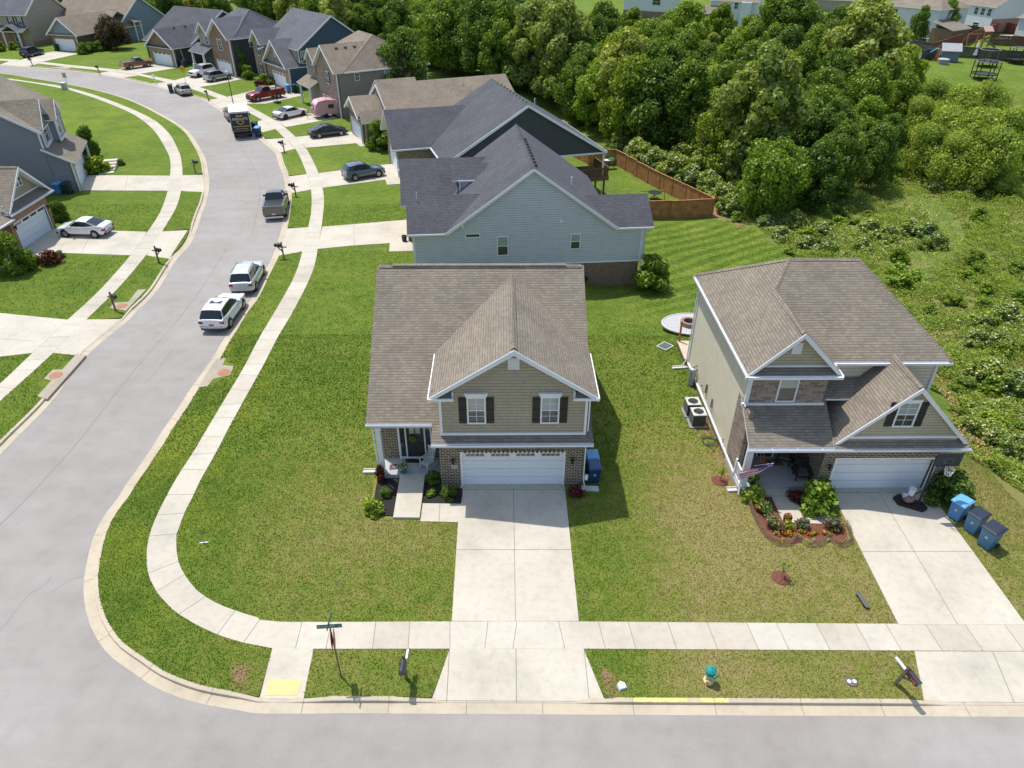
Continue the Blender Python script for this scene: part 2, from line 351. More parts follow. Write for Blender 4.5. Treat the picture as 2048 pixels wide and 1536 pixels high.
L_ORG = leafmat('orange_petals', (.60, .17, .02), .3, .2, .3); L_YELF = leafmat('yellow_petals', (.62, .45, .06), .1, .2); L_PINK = leafmat('pink_petals', (.5, .07, .12), .1, .2); L_GREY = leafmat('grey_green_leaves', (.15, .19, .11), .1); L_STRAW = leafmat('straw_stems', (.30, .24, .11), .2, .1)
M_BARK = plain('bark', (.10, .075, .055), .95, var=.3, scale=5)
# ------------------------------------------------------------------ street, kerb, pavement outlines (photo pixels on the ground)
CR = [(2600,1401),(2048,1400),(1600,1398),(1212,1396),(860,1394),(700,1393),(608,1394),(517,1393),(487,1387),(427,1377),(378,1364),(326,1342),(288,1316),(249,1289),(225,1261),(210,1234),(200,1204),(195.6,1171),(195.2,1151),(199.4,1120),(205.6,1089),(213,1064),(223,1041),(236,1020),(257,993),(273,966),(294,937),(313,908),(329.6,883),(343,860),(371,819),(398,776),(440,716),(457,686),(473,661),(496,623),(518,593),(543,541),(558,511),(568,482),(575,455),(581,416),(583,387),(577.5,351),(567,324),(561,305),(545,290),(528.5,276),(504,250),(472,232),(443,216),(416,198.5),(390,190.5),(345,178),(301,166),(249,154.5),(194,145.6),(139.5,138.8),(95.7,134.7),(58.8,132),(0,128),(-150,121)]
CL = [(-150,1035),(0,881.7),(84,797.7),(152,710),(242,635.6),(255,621),(297,580),(338,517),(370,480),(390.6,425),(400,401.6),(406,372),(405,345.5),(400,317),(387,290.5),(365,260),(322,232),(258,200.5),(193,181),(129,167.6),(64,156.8),(0,147),(-150,135)]
WR_IN = [(2600,1253),(2048,1250),(1157,1243.5),(900,1243.5),(561,1244),(514.6,1235),(471,1221.6),(430,1205),(394,1181),(369.5,1150),(357,1123),(353,1095),(353.5,1068),(359,1054),(369,1026.7),(388,989),(400.4,962),(419,929),(438,895),(455.6,860),(494,790),(527.5,729.6),(556,674),(582.6,629.5),(609,579.7),(625.8,541.5),(632,518),(635.7,496.6),(643.7,449.5),(648,404.6),(644.8,375),(637,346.5),(624.6,319),(611.7,297),(590.5,273.5),(566,252),(544,237.5),(489,207.8),(454,194),(399,174.3),(348.9,161),(280.5,147.9),(235,139.5),(150,131),(83,123.7),(42,120),(0,117.6),(-150,111)]
WR_OUT = [(2600,1306),(2048,1303),(1170,1298),(900,1298),(545,1297),(487,1286),(435,1269.5),(386,1246),(345,1219),(313,1183),(296.5,1147),(293.5,1110),(296,1085),(302.5,1060),(314,1031),(327.5,1003.7),(350,962),(371,928.7),(390,899.6),(413,860),(452.5,794),(488,734.5),(520,673.5),(556,613),(584,563),(597.5,529.8),(605,501.6),(615.6,458.5),(622.4,422.6),(622.4,382),(613.4,348),(602,319),(589.8,296.8),(569.6,276.6),(548,256),(525.5,240.5),(465,208.5),(436,196.8),(384.5,178.7),(332,164.4),(276,150.8),(218.8,142.9),(136.7,134.4),(76.6,127.3),(18,123),(0,121.3),(-150,115)]
WL_A = [(-150,900),(0,767.8),(65,706.6),(135.4,640),(179.7,599.8),(216,563),(261,511),(281,480),(295,464),(320,425),(335,384),(340,352.7),(340.8,323),(333,300.8),(307,260),(268.6,230),(214.8,206),(150,183.7),(86,169.7),(0,158),(-150,146)]
WL_B = [(-150,938),(0,803),(106.8,706),(173,639.5),(226.6,586.8),(260,550),(292,511),(315,479),(324,464),(351.6,417),(362,382),(365,350.8),(363,323),(356.6,300.8),(337,266),(300.8,236),(236,207),(172,184.8),(107,169.7),(0,154.7),(-150,142.5)]
def cat(P, step=.5):
    P = [Vector(p) for p in P]; out = []
    for i in range(len(P)-1):
        p0 = P[max(i-1, 0)]; p1 = P[i]; p2 = P[i+1]; p3 = P[min(i+2, len(P)-1)]
        n = max(1, int((p2-p1).length/step))
        for k in range(n):
            s = k/n; a = .5*((2*p1)+(p2-p0)*s+(2*p0-5*p1+4*p2-p3)*s*s+(3*p1-p0-3*p2+p3)*s**3)
            out.append(a if (p2-p1).length < 14 else p1.lerp(p2, s))
    out.append(P[-1]); return out
def wl(px, z=0): return [g(u, v, z) for u, v in px]
def inpoly(x, y, poly):
    x = np.asarray(x, float); y = np.asarray(y, float); c = np.zeros(x.shape, bool); n = len(poly); j = n-1
    for i in range(n):
        xi, yi = poly[i][:2]; xj, yj = poly[j][:2]
        k = ((yi > y) != (yj > y)) & (x < (xj-xi)*(y-yi)/((yj-yi) or 1e-9)+xi); c ^= k; j = i
    return c
CRw = cat(wl(CR), .5); CLw = cat(wl(CL), .6)
STREET = [tuple(p) for p in CRw]+[tuple(p) for p in CLw[::-1]]+[(-90, 6), (CRw[0].x, 6)]
APR = {  # aprons: walk edge a, walk edge b, kerb b, kerb a
 1: [(900,1298),(1167,1298),(1211,1400),(861,1398)], 2: [(1829,1303),(2130,1304),(2160,1402),(1848,1401)],
 'ramp': [(545,1297),(627,1298),(607,1396),(517,1394)],
 3: [(617,455),(605,503),(557,511),(575,455)], 4: [(613.6,349),(622.4,379),(583,386),(577,351)], 5: [(569.6,276.6),(590,297.5),(560.6,304.7),(529,277)],
 6: [(525.5,240.5),(552,257.6),(525,264.5),(497,245)], 7: [(437,197),(467,208.8),(444,217),(417,198.5)], 8: [(332,164.4),(384.5,178.5),(348,178.5),(300,166)], 9: [(218.8,142.9),(276,150.8),(248.8,154.5),(195,145.8)],
 10: [(18,123),(76.6,127.3),(58.8,131.8),(0,128)], 12: [(365,351),(362.5,382),(409,384),(405,348)], 13: [(324,463.5),(293,511),(338,517),(377,458)], 14: [(173,639.5),(107,706),(151,710),(242,635.5)]}
APRw = {k: wl(v) for k, v in APR.items()}
# ------------------------------------------------------------------ ground
WILDPX = [(1080,190),(1225,300),(1425,402),(1450,434),(1520,458),(1578,505),(1600,560),(1750,700),(1895,800),(1925,905),(2048,988),(2500,1300),(2900,500),(2300,190),(1830,170),(1700,60),(1240,55),(1130,62),(1000,30),(860,30),(850,120)]
WILD = [gt(u, v)[:2] for u, v in WILDPX]
def ground():
    X0, X1, Y0, Y1 = -330, 420, 2, 520
    pts = []
    def grid(x0, x1, y0, y1, s, ex=None):
        for i in range(int((x1-x0)/s)+1):
            for j in range(int((y1-y0)/s)+1):
                x = x0+i*s+rnd.uniform(-.2, .2)*s; y = y0+j*s+rnd.uniform(-.2, .2)*s
                if X0 < x < X1 and Y0 < y < Y1 and not (ex and ex[0] < x < ex[1] and ex[2] < y < ex[3]): pts.append((x, y))
    grid(-46, 52, 12, 84, 1.0); grid(-110, 110, 12, 190, 3.2, (-46, 52, 12, 84)); grid(-330, 420, 4, 520, 14, (-110, 110, 12, 190))
    a = np.array(pts); k = inpoly(a[:, 0], a[:, 1], STREET); pts = [p for p, q in zip(pts, k) if not q]
    V = [Vector(p) for p in [(X0, Y0), (X1, Y0), (X1, Y1), (X0, Y1)]]; E = [(0, 1), (1, 2), (2, 3), (3, 0)]
    def loop(P):
        i = len(V); V.extend(Vector(p) for p in P); E.extend([(i+q, i+(q+1) % len(P)) for q in range(len(P))])
    loop(STREET)
    for P in APRw.values(): loop(P)
    V.extend(Vector(p) for p in pts)
    vo, eo, fo, *_ = geometry.delaunay_2d_cdt(V, E, [], 0, 1e-4)
    cx = np.array([sum(vo[i].x for i in f)/3 for f in fo]); cy = np.array([sum(vo[i].y for i in f)/3 for f in fo])
    hole = inpoly(cx, cy, STREET)
    for P in APRw.values(): hole |= inpoly(cx, cy, P)
    me = bpy.data.meshes.new('lawn'); me.from_pydata([(p.x, p.y, tz(p.x, p.y)) for p in vo], [], [f for f, h in zip(fo, hole) if not h]); me.materials.append(M_GRASS)
    x = np.array([p.x for p in vo]); y = np.array([p.y for p in vo])
    for n, v in zip(('dry', 'lime', 'bare', 'wild', 'stripe'), masks(x, y)): me.attributes.new(n, 'FLOAT', 'POINT').data.foreach_set('value', v)
    me.polygons.foreach_set('use_smooth', [True]*len(me.polygons))
    o = bpy.data.objects.new('lawn', me); COL.objects.link(o); tag(o, kind='structure')
def nsm(x, a, b): t = np.clip((x-a)/(b-a), 0, 1); return t*t*(3-2*t)
def masks(x, y):
    d = .22+0*x
    near = 1-nsm(y, 26, 36)
    d = d+near*(nsm(x, -15, -9))*.20+near*nsm(x, 4.5, 8)*.30-near*nsm(x, 2.5, 4)*(1-nsm(x, 5.5, 7.5))*.1
    d = d+(1-nsm(y, 36, 52))*nsm(x, -12, -7)*.05
    def blob(cx, cy, rx, ry): return np.clip(1-np.hypot((x-cx)/rx, (y-cy)/ry), 0, 1)
    d = d+.4*blob(-7, 23.5, 7, 5)+.3*blob(10.5, 24, 4, 7)+.3*blob(9, 16, 4.5, 1.6)+.35*blob(-25, 80, 8, 7)*.6+.25*blob(7, 35, 4, 7)
    d = np.where((x < -22) & (y < 75), d-.05, d)
    lime = nsm(-x, 12, 17)*(1-nsm(y, 34, 60))*.8*(1-nsm(-x, 22, 30))+.8*blob(-56, 100, 16, 22)+.7*blob(-32, 58, 10, 9)+.45*blob(-30, 43, 8, 8)
    bare = 0*x
    for (u, v, r, s) in [(495,1356,.35,.9),(1187,1355,.45,1.),(1222,1380,.3,.6),(760,985,.9,.6),(1562,1160,.5,.6),(1440,960,.5,.5),(1475,960,.5,.9),(1400,850,.8,.75),(1500,440,3.5,.8),(1450,425,3,.9),(760,500,1.6,.6),(1240,830,1.2,.3),(1690,1340,.4,.5)]:
        X, Y, _ = gt(u, v); bare = np.maximum(bare, s*np.clip(1.25-np.hypot(x-X, y-Y)/max(r, 1.0), 0, 1))
    for k in range(14):
        f = k/13; u = 1390+f*80; v = 770+f*205; X, Y = g(u, v); bare = np.maximum(bare, .8*np.clip(1.2-np.hypot(x-X, y-Y)/.9, 0, 1))
    wild = inpoly(x, y, WILD).astype(float)
    bare = np.where(wild > .5, bare*.5, bare)
    stripe = nsm(x, 8, 12)*nsm(y, 44, 52)*(1-wild)*(1-nsm(y, 66, 72))
    return d, lime, bare, wild, stripe
ground()
# asphalt
def asphalt():
    vo, eo, fo, *_ = geometry.delaunay_2d_cdt([Vector(p) for p in STREET], [(i, (i+1) % len(STREET)) for i in range(len(STREET))], [], 1, 1e-4)
    me = bpy.data.meshes.new('street'); me.from_pydata([(p.x, p.y, -.13) for p in vo], [], fo); me.materials.append(M_ASPH); me.materials.append(plain('crack_filler', (.20, .19, .175), .95))
    o = bpy.data.objects.new('street', me); COL.objects.link(o); tag(o, kind='structure')
    m = MB()
    for L, w in (([(452,498),(443,514),(398,585),(349,647),(304,699),(260,751),(212,812),(167,871),(120,925),(60,990),(0,1050)], .022), ([(345,700),(305,752),(290,768)], .02), ([(505,470),(520,380),(505,330),(470,280)], .02), ([(0,1262),(20,1236),(48,1200),(62,1186),(92,1168),(104,1150)], .010), ([(96,1188),(140,1160),(166,1152)], .009)):
        P = cat(wl(L, -.13), .5)
        for a, b in zip(P[:-1], P[1:]):
            if (b-a).length < 1e-4: continue
            n = Vector((-(b-a).y, (b-a).x)).normalized()*w*(.6+.6*rnd.random()); m.poly([(a.x-n.x, a.y-n.y, -.126), (b.x-n.x, b.y-n.y, -.126), (b.x+n.x, b.y+n.y, -.126), (a.x+n.x, a.y+n.y, -.126)])
    c = m.build('street_crack', plain('crack_filler', (.20, .19, .175), .95)); tag(c, kind='structure')
asphalt()
def curb(P, side, nm):
    m = MB(); gut = MB(); L = 0; last = None; prev = None
    rows = []
    for i, p in enumerate(P):
        d = (P[min(i+1, len(P)-1)]-P[max(i-1, 0)]).normalized(); n = Vector((-d.y, d.x))*side
        q = p+n*.1; low = 0
        for w in APRw.values():
            cx = sum(a[0] for a in w)/4; cy = sum(a[1] for a in w)/4
            ww = [(cx+(a[0]-cx)*1.05+0*n.x, cy+(a[1]-cy)*1.05) for a in w]; pm = p-n*.35
            if inpoly([pm.x], [pm.y], ww)[0]: low = 1
        rows.append((p, n, low))
    lows = [r[2] for r in rows]; lows = [sum(lows[max(0, i-1):i+2])/len(lows[max(0, i-1):i+2]) for i in range(len(lows))]
    for i, (p, n, _) in enumerate(rows):
        zt = .012-.105*lows[i]; a = [(p-n*.02, zt), (p+n*.13, zt-.004), (p+n*.155, zt-.02), (p+n*.17, -.118), (p+n*.58, -.124), (p+n*.60, -.2)]
        cur = [(q.x, q.y, z) for q, z in a]
        if prev is not None:
            seg = (p-last).length
            for k in range(5): m.poly([prev[k], cur[k], cur[k+1], prev[k+1]] if side < 0 else [prev[k+1], cur[k+1], cur[k], prev[k]], 2 if (nm and k < 2 and 8.0 > p.x > 3.6 and p.y < 18 and rnd.random() < (.9 if p.x > 4.4 else .4)) else 0)
            L += seg
            if int((L-seg)/3.05) != int(L/3.05):
                d = (p-last).normalized()*.012
                for k in (0, 2, 3):
                    e = Vector((0, 0, .003)); o2 = Vector((n.x, n.y, 0))*(.003 if k == 2 else 0); A, B = Vector(cur[k])+e+o2, Vector(cur[k+1])+e+o2; D = Vector((d.x, d.y, 0)); m.poly([A-D, A+D, B+D, B-D], 1)
        prev = cur; last = p
    o = m.build('curb', [M_CURB, M_JOINT, plain('worn_yellow_paint', (.62, .52, .20), .8, var=.2, scale=9)]); tag(o, kind='structure')
curb(CRw, 1 if True else -1, True); curb(CLw, -1, False)
def walkstrip(nm, A, B, mat, joint=1.5):
    A = cat(wl(A), .4); B = cat(wl(B), .4); n = 520
    def res(P):
        d = [0]
        for a, b in zip(P[:-1], P[1:]): d.append(d[-1]+(b-a).length)
        return P, d
    # pair points by nearest along B
    PB = np.array([[p.x, p.y] for p in B]); m = MB(); L = 0; prev = None; j = 0
    tone = 0
    for a in A:
        lo = max(0, j-2); seg = PB[lo:j+14]; j = lo+int(np.argmin(np.hypot(seg[:, 0]-a.x, seg[:, 1]-a.y))); b = Vector(PB[j])
        if prev is not None:
            pa, pb = prev; l = (a-pa).length; L += l; z = .022
            m.poly([(pa.x, pa.y, z), (pb.x, pb.y, z), (b.x, b.y, z), (a.x, a.y, z)], tone)
            for p, q in ((pa, a), (b, pb)): m.poly([(p.x, p.y, z), (q.x, q.y, z), (q.x, q.y, -.12), (p.x, p.y, -.12)])
            if int((L-l)/joint) != int(L/joint):
                tone = rnd.choice([0, 0, 2, 3]); D = (a-pa).normalized()*.011 if l > 1e-5 else Vector((.01, 0)); m.poly([(a.x-D.x, a.y-D.y, z+.004), (b.x-D.x, b.y-D.y, z+.004), (b.x+D.x, b.y+D.y, z+.004), (a.x+D.x, a.y+D.y, z+.004)], 1)
        prev = (a, b)
    o = m.build(nm, [mat, M_JOINT, M_WALKB, M_WALKC]); tag(o, kind='structure')
walkstrip('sidewalk', WR_IN, WR_OUT, M_WALK); walkstrip('sidewalk', WL_A, WL_B, M_WALK)
def slab(nm, px, mat, z=.03, joints=(), world=False, zs=None, edge=0):
    P = px if world else wl(px)
    a = sum(P[i][0]*P[(i+1) % len(P)][1]-P[(i+1) % len(P)][0]*P[i][1] for i in range(len(P)))
    if a < 0: P = P[::-1]; zs = zs[::-1] if zs else None
    m = MB(); top = [(p[0], p[1], (zs[i] if zs else z)) for i, p in enumerate(P)]
    if zs: m.poly([top[0], top[1], top[2]]); m.poly([top[0], top[2], top[3]])
    else: m.poly(top)
    for i in range(len(P)): j = (i+1) % len(P); m.poly([top[i], (top[i][0], top[i][1], -.16), (top[j][0], top[j][1], -.16), top[j]])
    for J in joints:
        zz = J[4:] if len(J) > 4 else (z, z)
        p, q = Vector(g(J[0], J[1])), Vector(g(J[2], J[3])); d = (q-p).normalized(); n = Vector((-d.y, d.x))*.012
        m.poly([(p.x-n.x, p.y-n.y, zz[0]+.004), (q.x-n.x, q.y-n.y, zz[1]+.004), (q.x+n.x, q.y+n.y, zz[1]+.004), (p.x+n.x, p.y+n.y, zz[0]+.004)], 1)
    o = m.build(nm, [mat, M_JOINT]); tag(o, kind='structure'); return o
for k, v in APR.items():
    js = ()
    if k == 1: js = ((1032,1299,1033,1401,.024,-.08), (899,1298.5,893,1400,.024,-.08), (1168,1298.5,1179,1400,.024,-.08))
    if k == 2: js = ((1985,1304,2030,1402,.024,-.08),)
    slab('driveway_apron', v, M_CONC if k in (1, 2, 'ramp') else M_WALK, zs=[.024, .024, -.08, -.08], joints=js)
slab('tactile_pad', [(536.5,1357),(603.5,1357),(594,1388.4),(528,1388.4)], M_YEL, zs=[-.035, -.035, -.065, -.065])
slab('driveway', [(921.5,964),(1128.5,964),(1157.5,1243),(903.5,1243)], M_CONC, joints=((1027,978,1031,1243), (911,1100,1142,1100), (919,980,1131,980)))
slab('driveway', [(1654,966),(1845,966),(2052,1250),(1797,1250)], M_CONC, joints=((1757,985,1915,1250), (1722,1104,1944,1104), (1658,986,1856,986)))
slab('driveway', [(644.8,454),(700,449.5),(813,440),(826,440),(832,502),(778.5,503.5),(779.6,486.6),(700,492),(634.7,498.5)], M_CONC, joints=((708,449,709,491),))
slab('driveway', [(637.5,346.7),(775,329),(806,328),(806,367.6),(774,369.8),(770.6,359.7),(645,375.9)], M_CONC)
slab('driveway', [(591,274.3),(710,263),(730,262),(746,289),(721,293.4),(712,286.7),(612,295.9)], M_CONC)
slab('driveway', [(546,238),(655,222),(668,234),(675,236),(572,254.5)], M_CONC)
slab('driveway', [(455,194),(548,171),(584,182),(609,190),(531,207.7),(489,207.8)], M_CONC)
slab('driveway', [(348.9,161),(420,141),(430,138),(486,158),(431,169.5),(399,174.3)], M_CONC)
slab('driveway', [(235,139.5),(308,128),(356,135.5),(280.5,148)], M_CONC)
slab('driveway', [(42,120),(95.7,105),(109,103),(161,107),(84.8,123.7)], M_CONC)
slab('driveway', [(172,350.8),(340.8,351.8),(337,382),(160,381)], M_CONC, joints=((256,351,250,382),))
slab('driveway', [(103.5,457),(228.5,462),(294,464),(261.7,511),(125,506.5),(80,516),(52.7,516),(50,496)], M_CONC, joints=((185,461,163,508),))
slab('driveway', [(-150,612),(0,626.6),(135.4,640),(65,706.6),(0,714),(-150,727)], M_CONC, joints=((-150,668,70,683),))
slab('path', [(845.4,1006),(923,1008),(917,1045),(840.8,1043)], M_CONC, .026, joints=((880,1007,878,1044),))
slab('path', [(1541,990),(1581,990),(1604.8,1021.5),(1665,1023),(1684,1049),(1567,1046)], M_CONC, .026, joints=((1604,1022,1617,1047),))
for k, (P, c) in enumerate((([(152,710),(172,711),(94,799),(75,793),(103.5,761),(88,758.7),(105.5,740),(125,739.5)], (112,750.5)), ([(293,579),(276,580),(257,604),(228,606),(219,617),(246,621),(252,622)], (243.5,612)), ([(434,717),(452,717),(445,730.6),(468,732.7),(460,750.4),(427,758),(415,773),(396,775)], (447.7,744.6)), ([(96,135),(139,139),(141,135),(133,134)], (137,137)))):
    o = slab('storm_inlet', P, M_INLET, .03 if k != 2 else .022); del o['kind']
    o.name = 'storm_inlet'; tag(o, ('grey concrete storm inlet top with rust lid on the left verge nearest the camera', 'concrete storm inlet with rusty lid beside the left kerb behind the mailbox', 'concrete gutter apron with rusty round lid on the right verge', 'small concrete storm inlet at the far street edge')[k], 'storm drain')
    x, y = g(*c, .03); MB().lathe([(.40, 0), (.40, .008), (.36, .014), (.0, .016)], (x, y, .03 if k != 2 else .022), 20).build('manhole_cover', M_RUST, o)
# ------------------------------------------------------------------ houses. Local frame: a = depth away from its facade, b = to the left along the facade
class House:
    def __init__(s, name, label, ox, oy, al, roof, trim=M_WHITE):
        s.root = thing(name, label, 'house', (ox, oy, 0), R(al)); s.rm = roof; s.trim = trim; s.R = MB(); s.G = MB(); s.al = al; s.o = (ox, oy)
        s.walls = {}
    def w(s, mat, name='wall'):
        return s.walls.setdefault((mat.name, name), (MB(), mat, name))[0]
    def facet(s, pts, th=.13): s.R.prism(pts, (0, 0, -th), 0, 1, 1)
    def ridge(s, p, q):
        p, q = Vector(p), Vector(q); d = (q-p).normalized(); n = Vector((-d.y, d.x, 0)).normalized()*.16; u = Vector((0, 0, .035))
        L = (q-p).length; k = max(1, int(L/.28))
        for i in range(k):
            A = p+(q-p)*(i/k); B = p+(q-p)*((i+1)/k); dz = Vector((0, 0, .012))
            for sg in (1, -1): s.R.poly([A+u+dz, B+u, B+n*sg-Vector((0, 0, .09)), A+n*sg-Vector((0, 0, .085))][::sg], 2)
    def gab_a(s, a0, a1, bc, hw, ze, zr, el=None, er=None, hl=1, hr=1, cap=True):
        # front-facing gable, ridge runs back; el/er: depth where the left / right eave dies into another roof
        el = a1 if el is None else el; er = a1 if er is None else er
        s.facet([(a0, bc-hw, ze), (er, bc-hw, ze), (a1, bc, zr), (a0, bc, zr)]); s.facet([(a0, bc, zr), (a1, bc, zr), (el, bc+hw, ze), (a0, bc+hw, ze)])
        if cap: s.ridge((a0+.05, bc, zr), (a1, bc, zr))
    def gab_b(s, b0, b1, ac, hw, ze, zr, cap=True):
        s.facet([(ac-hw, b0, ze), (ac, b0, zr), (ac, b1, zr), (ac-hw, b1, ze)]); s.facet([(ac, b0, zr), (ac+hw, b0, ze), (ac+hw, b1, ze), (ac, b1, zr)])
        if cap: s.ridge((ac, b0+.05, zr), (ac, b1, zr))
    def hip(s, a0, a1, b0, b1, ze, p, q, skip=None):
        c = [(a0, b0, ze), (a1, b0, ze), (a1, b1, ze), (a0, b1, ze)]
        if abs(p[0]-q[0]) < abs(p[1]-q[1]):   # ridge along b, p near b0
            s.facet([c[0], p, q, c[3]]); s.facet([c[1], c[2], q, p]); s.facet([c[0], c[1], p]); s.facet([c[2], c[3], q])
        else:
            s.facet([c[0], c[1], q, p]); s.facet([c[2], c[3], p, q]); s.facet([c[3], c[0], p]); s.facet([c[1], c[2], q])
        s.ridge(p, q)
        for cc in c:
            if skip and abs(cc[0]-skip[0])+abs(cc[1]-skip[1]) < .01: continue
            s.ridge(min((p, q), key=lambda r: math.hypot(r[0]-cc[0], r[1]-cc[1])), cc)
    def gutter(s, p, q, r=.075):
        p, q = Vector(p), Vector(q); d = (q-p).normalized(); n = Vector((d.y, -d.x, 0))
        if s.flip: n = -n
        o = n*.0
        for (x0, x1, z0, z1) in ((0, .11, -.13, -.115), (.095, .11, -.13, .0), (0, .012, -.13, 0)):
            P = [p+n*x0+Vector((0, 0, z0)), p+n*x1+Vector((0, 0, z0)), p+n*x1+Vector((0, 0, z1)), p+n*x0+Vector((0, 0, z1))]
            s.G.prism(P, q-p, 0)
        k = int((q-p).length/1.3)
        for i in range(1, k+1):
            c = p+(q-p)*(i/(k+1)); s.G.box((c.x-.03, c.y-.03, c.z-.02), (c.x+.03, c.y+.03, c.z+.005))
    flip = False
    def win(s, pl, pos, c, z0, w, h, grid=(2, 2), blind=0, fr=.07, shut=0, head=0, name='window', mat=None, sill=0, sgn=-1):
        """pl 'F': wall plane a=pos, window centre b=c; 'S': wall plane b=pos, centre a=c. Outside is towards the negative side (sgn)."""
        def T(u, d, z): return (pos+sgn*d, c+u, z) if pl == 'F' else (c+u, pos+sgn*d, z)
        f = MB()
        def bx(m, u0, u1, z0_, z1_, d0, d1):
            A, B = T(u0, d0, z0_), T(u1, d1, z1_); m.box(A, B)
        hw = w/2
        bx(f, -hw-fr, -hw, z0-fr, z0+h+fr, -.02, .06); bx(f, hw, hw+fr, z0-fr, z0+h+fr, -.02, .06); bx(f, -hw, hw, z0+h, z0+h+fr, -.02, .058); bx(f, -hw, hw, z0-fr, z0, -.02, .075)
        if grid:
            bx(f, -hw, hw, z0+h*.5-.025, z0+h*.5+.025, .0, .045)
            for i in range(1, grid[0]): u = -hw+w*i/grid[0]; bx(f, u-.010, u+.010, z0, z0+h, .0, .024)
            for i in range(1, grid[1]*2):
                if i != grid[1]: z = z0+h*i/(grid[1]*2); bx(f, -hw, hw, z-.010, z+.010, 0, .0235)
        if head:
            bx(f, -hw-.12, hw+.12, z0+h+fr, z0+h+fr+.17, 0, .08); bx(f, -hw-.18, hw+.18, z0+h+fr+.17, z0+h+fr+.235, 0, .14)
        o = f.build(name, mat or s.trim, s.root)
        gm = MB(); bx(gm, -hw, hw, z0, z0+h*(.5 if blind else 1), -.01, .012)
        gm.build('pane', M_GLASS, o)
        if blind: bm_ = MB(); bx(bm_, -hw, hw, z0+h*.5, z0+h, -.01, .012); bm_.build('blind', M_BLIND, o)
        if shut:
            for q in (-1, 1):
                sh = MB(); u0 = q*(hw+fr+.02); u1 = q*(hw+fr+.02+shut)
                bx(sh, min(u0, u1), max(u0, u1), z0-.05, z0+h+.05, .0, .035)
                for zz in (z0+h*.08, z0+h*.5, z0+h*.9): bx(sh, min(u0, u1), max(u0, u1), zz-.05, zz+.05, .035, .055)
                for i in (1, 2): u = u0+(u1-u0)*i/3; bx(sh, u-.012, u+.012, z0-.05, z0+h+.05, .035, .043)
                sh.build('shutter', M_SHUT, s.root)
        return o
    def garage(s, pos, c, w, h=2.13, z0=0.0, lights=True, ltmat=None, recess=.12):
        d = MB(); n = 4
        for i in range(n):
            za = z0+h*i/n; d.box((pos+recess-.035, c-w/2, za+.012), (pos+recess+.05, c+w/2, za+h/n-.012))
            for j in range(3): zz = za+h/n*(j+.5)/3; d.box((pos+recess-.043, c-w/2+.05, zz-.02), (pos+recess-.03, c+w/2-.05, zz+.02))
        d.box((pos+recess, c-w/2, z0), (pos+recess+.06, c+w/2, z0+h))
        o = d.build('garage_door', M_WHITE2, s.root)
        if lights:
            for k in range(4):
                for j in range(4):
                    u = c-w/2+w*(k+.5)/4+(j-1.5)*.23; p = MB(); p.box((pos+recess-.055, u-.10, z0+h*.885), (pos+recess-.045, u+.10, z0+h*.985)); p.build('window_pane', ltmat or M_GLASS, o)
        f = MB(); f.box((pos-.02, c-w/2-.11, 0), (pos+.13, c-w/2, z0+h+.1)); f.box((pos-.02, c+w/2, 0), (pos+.13, c+w/2+.11, z0+h+.1)); f.box((pos-.018, c-w/2, z0+h), (pos+.13, c+w/2, z0+h+.1))
        f.build('door_frame', M_WHITE, s.root)
    def lantern(s, a, b, z, dirn=(-1, 0)):
        m = MB(); x, y = a+dirn[0]*.16, b+dirn[1]*.16
        m.tube((x, y, z-.02), (x, y, z+.2), .06, .09, 6).tube((x, y, z+.2), (x, y, z+.28), .115, .02, 6).tube((x, y, z-.12), (x, y, z-.02), .015, .07, 6).tube((x, y, z+.12), (a, b, z+.14), .02)
        m.build('wall_lantern', M_BLACK, s.root)
    def spout(s, pts, splash=None):
        m = MB(); m.path(pts, .045, 4); m.build('downspout', M_WHITE, s.root)
    def done(s):
        s.R.build('roof', [s.rm, s.trim, s.rm], s.root)
        if s.G.f: s.G.build('gutter', M_WHITE, s.root)
        for m, mat, n in s.walls.values(): m.build(n, mat, s.root)
        return s.root
def pipes(h, L, r=.042):
    for P in L: m = MB(); m.path(P, r, 4); m.build('downspout', M_WHITE, h.root)
def pent_a(m, a0, a1, b0, b1, z0, ze, zr, bc=None):
    bc = (b0+b1)/2 if bc is None else bc
    m.prism([(a0, b0, z0), (a0, b1, z0), (a0, b1, ze), (a0, bc, zr), (a0, b0, ze)], (a1-a0, 0, 0))
def pent_b(m, b0, b1, a0, a1, z0, ze, zr, ac=None):
    ac = (a0+a1)/2 if ac is None else ac
    m.prism([(a0, b0, z0), (a1, b0, z0), (a1, b0, ze), (ac, b0, zr), (a0, b0, ze)], (0, b1-b0, 0))
def vent(h, pl, pos, c, z, w=.42, hh=.5, name='gable_vent'):
    m = MB(); f = (lambda u, d, zz: (pos-d, c+u, zz)) if pl == 'F' else (lambda u, d, zz: (c+u, pos-d, zz))
    m.box(f(-w/2, 0, z), f(w/2, .03, z+hh)); m.box(f(-w/2-.05, 0, z-.05), f(-w/2, .055, z+hh+.05)); m.box(f(w/2, 0, z-.05), f(w/2+.05, .055, z+hh+.05)); m.box(f(-w/2, 0, z+hh), f(w/2, .052, z+hh+.05)); m.box(f(-w/2, 0, z-.05), f(w/2, .052, z))
    for i in range(6): m.box(f(-w/2, .03, z+hh*(i+.2)/6), f(w/2, .045, z+hh*(i+.6)/6))
    m.build(name, M_WHITE, h.root)
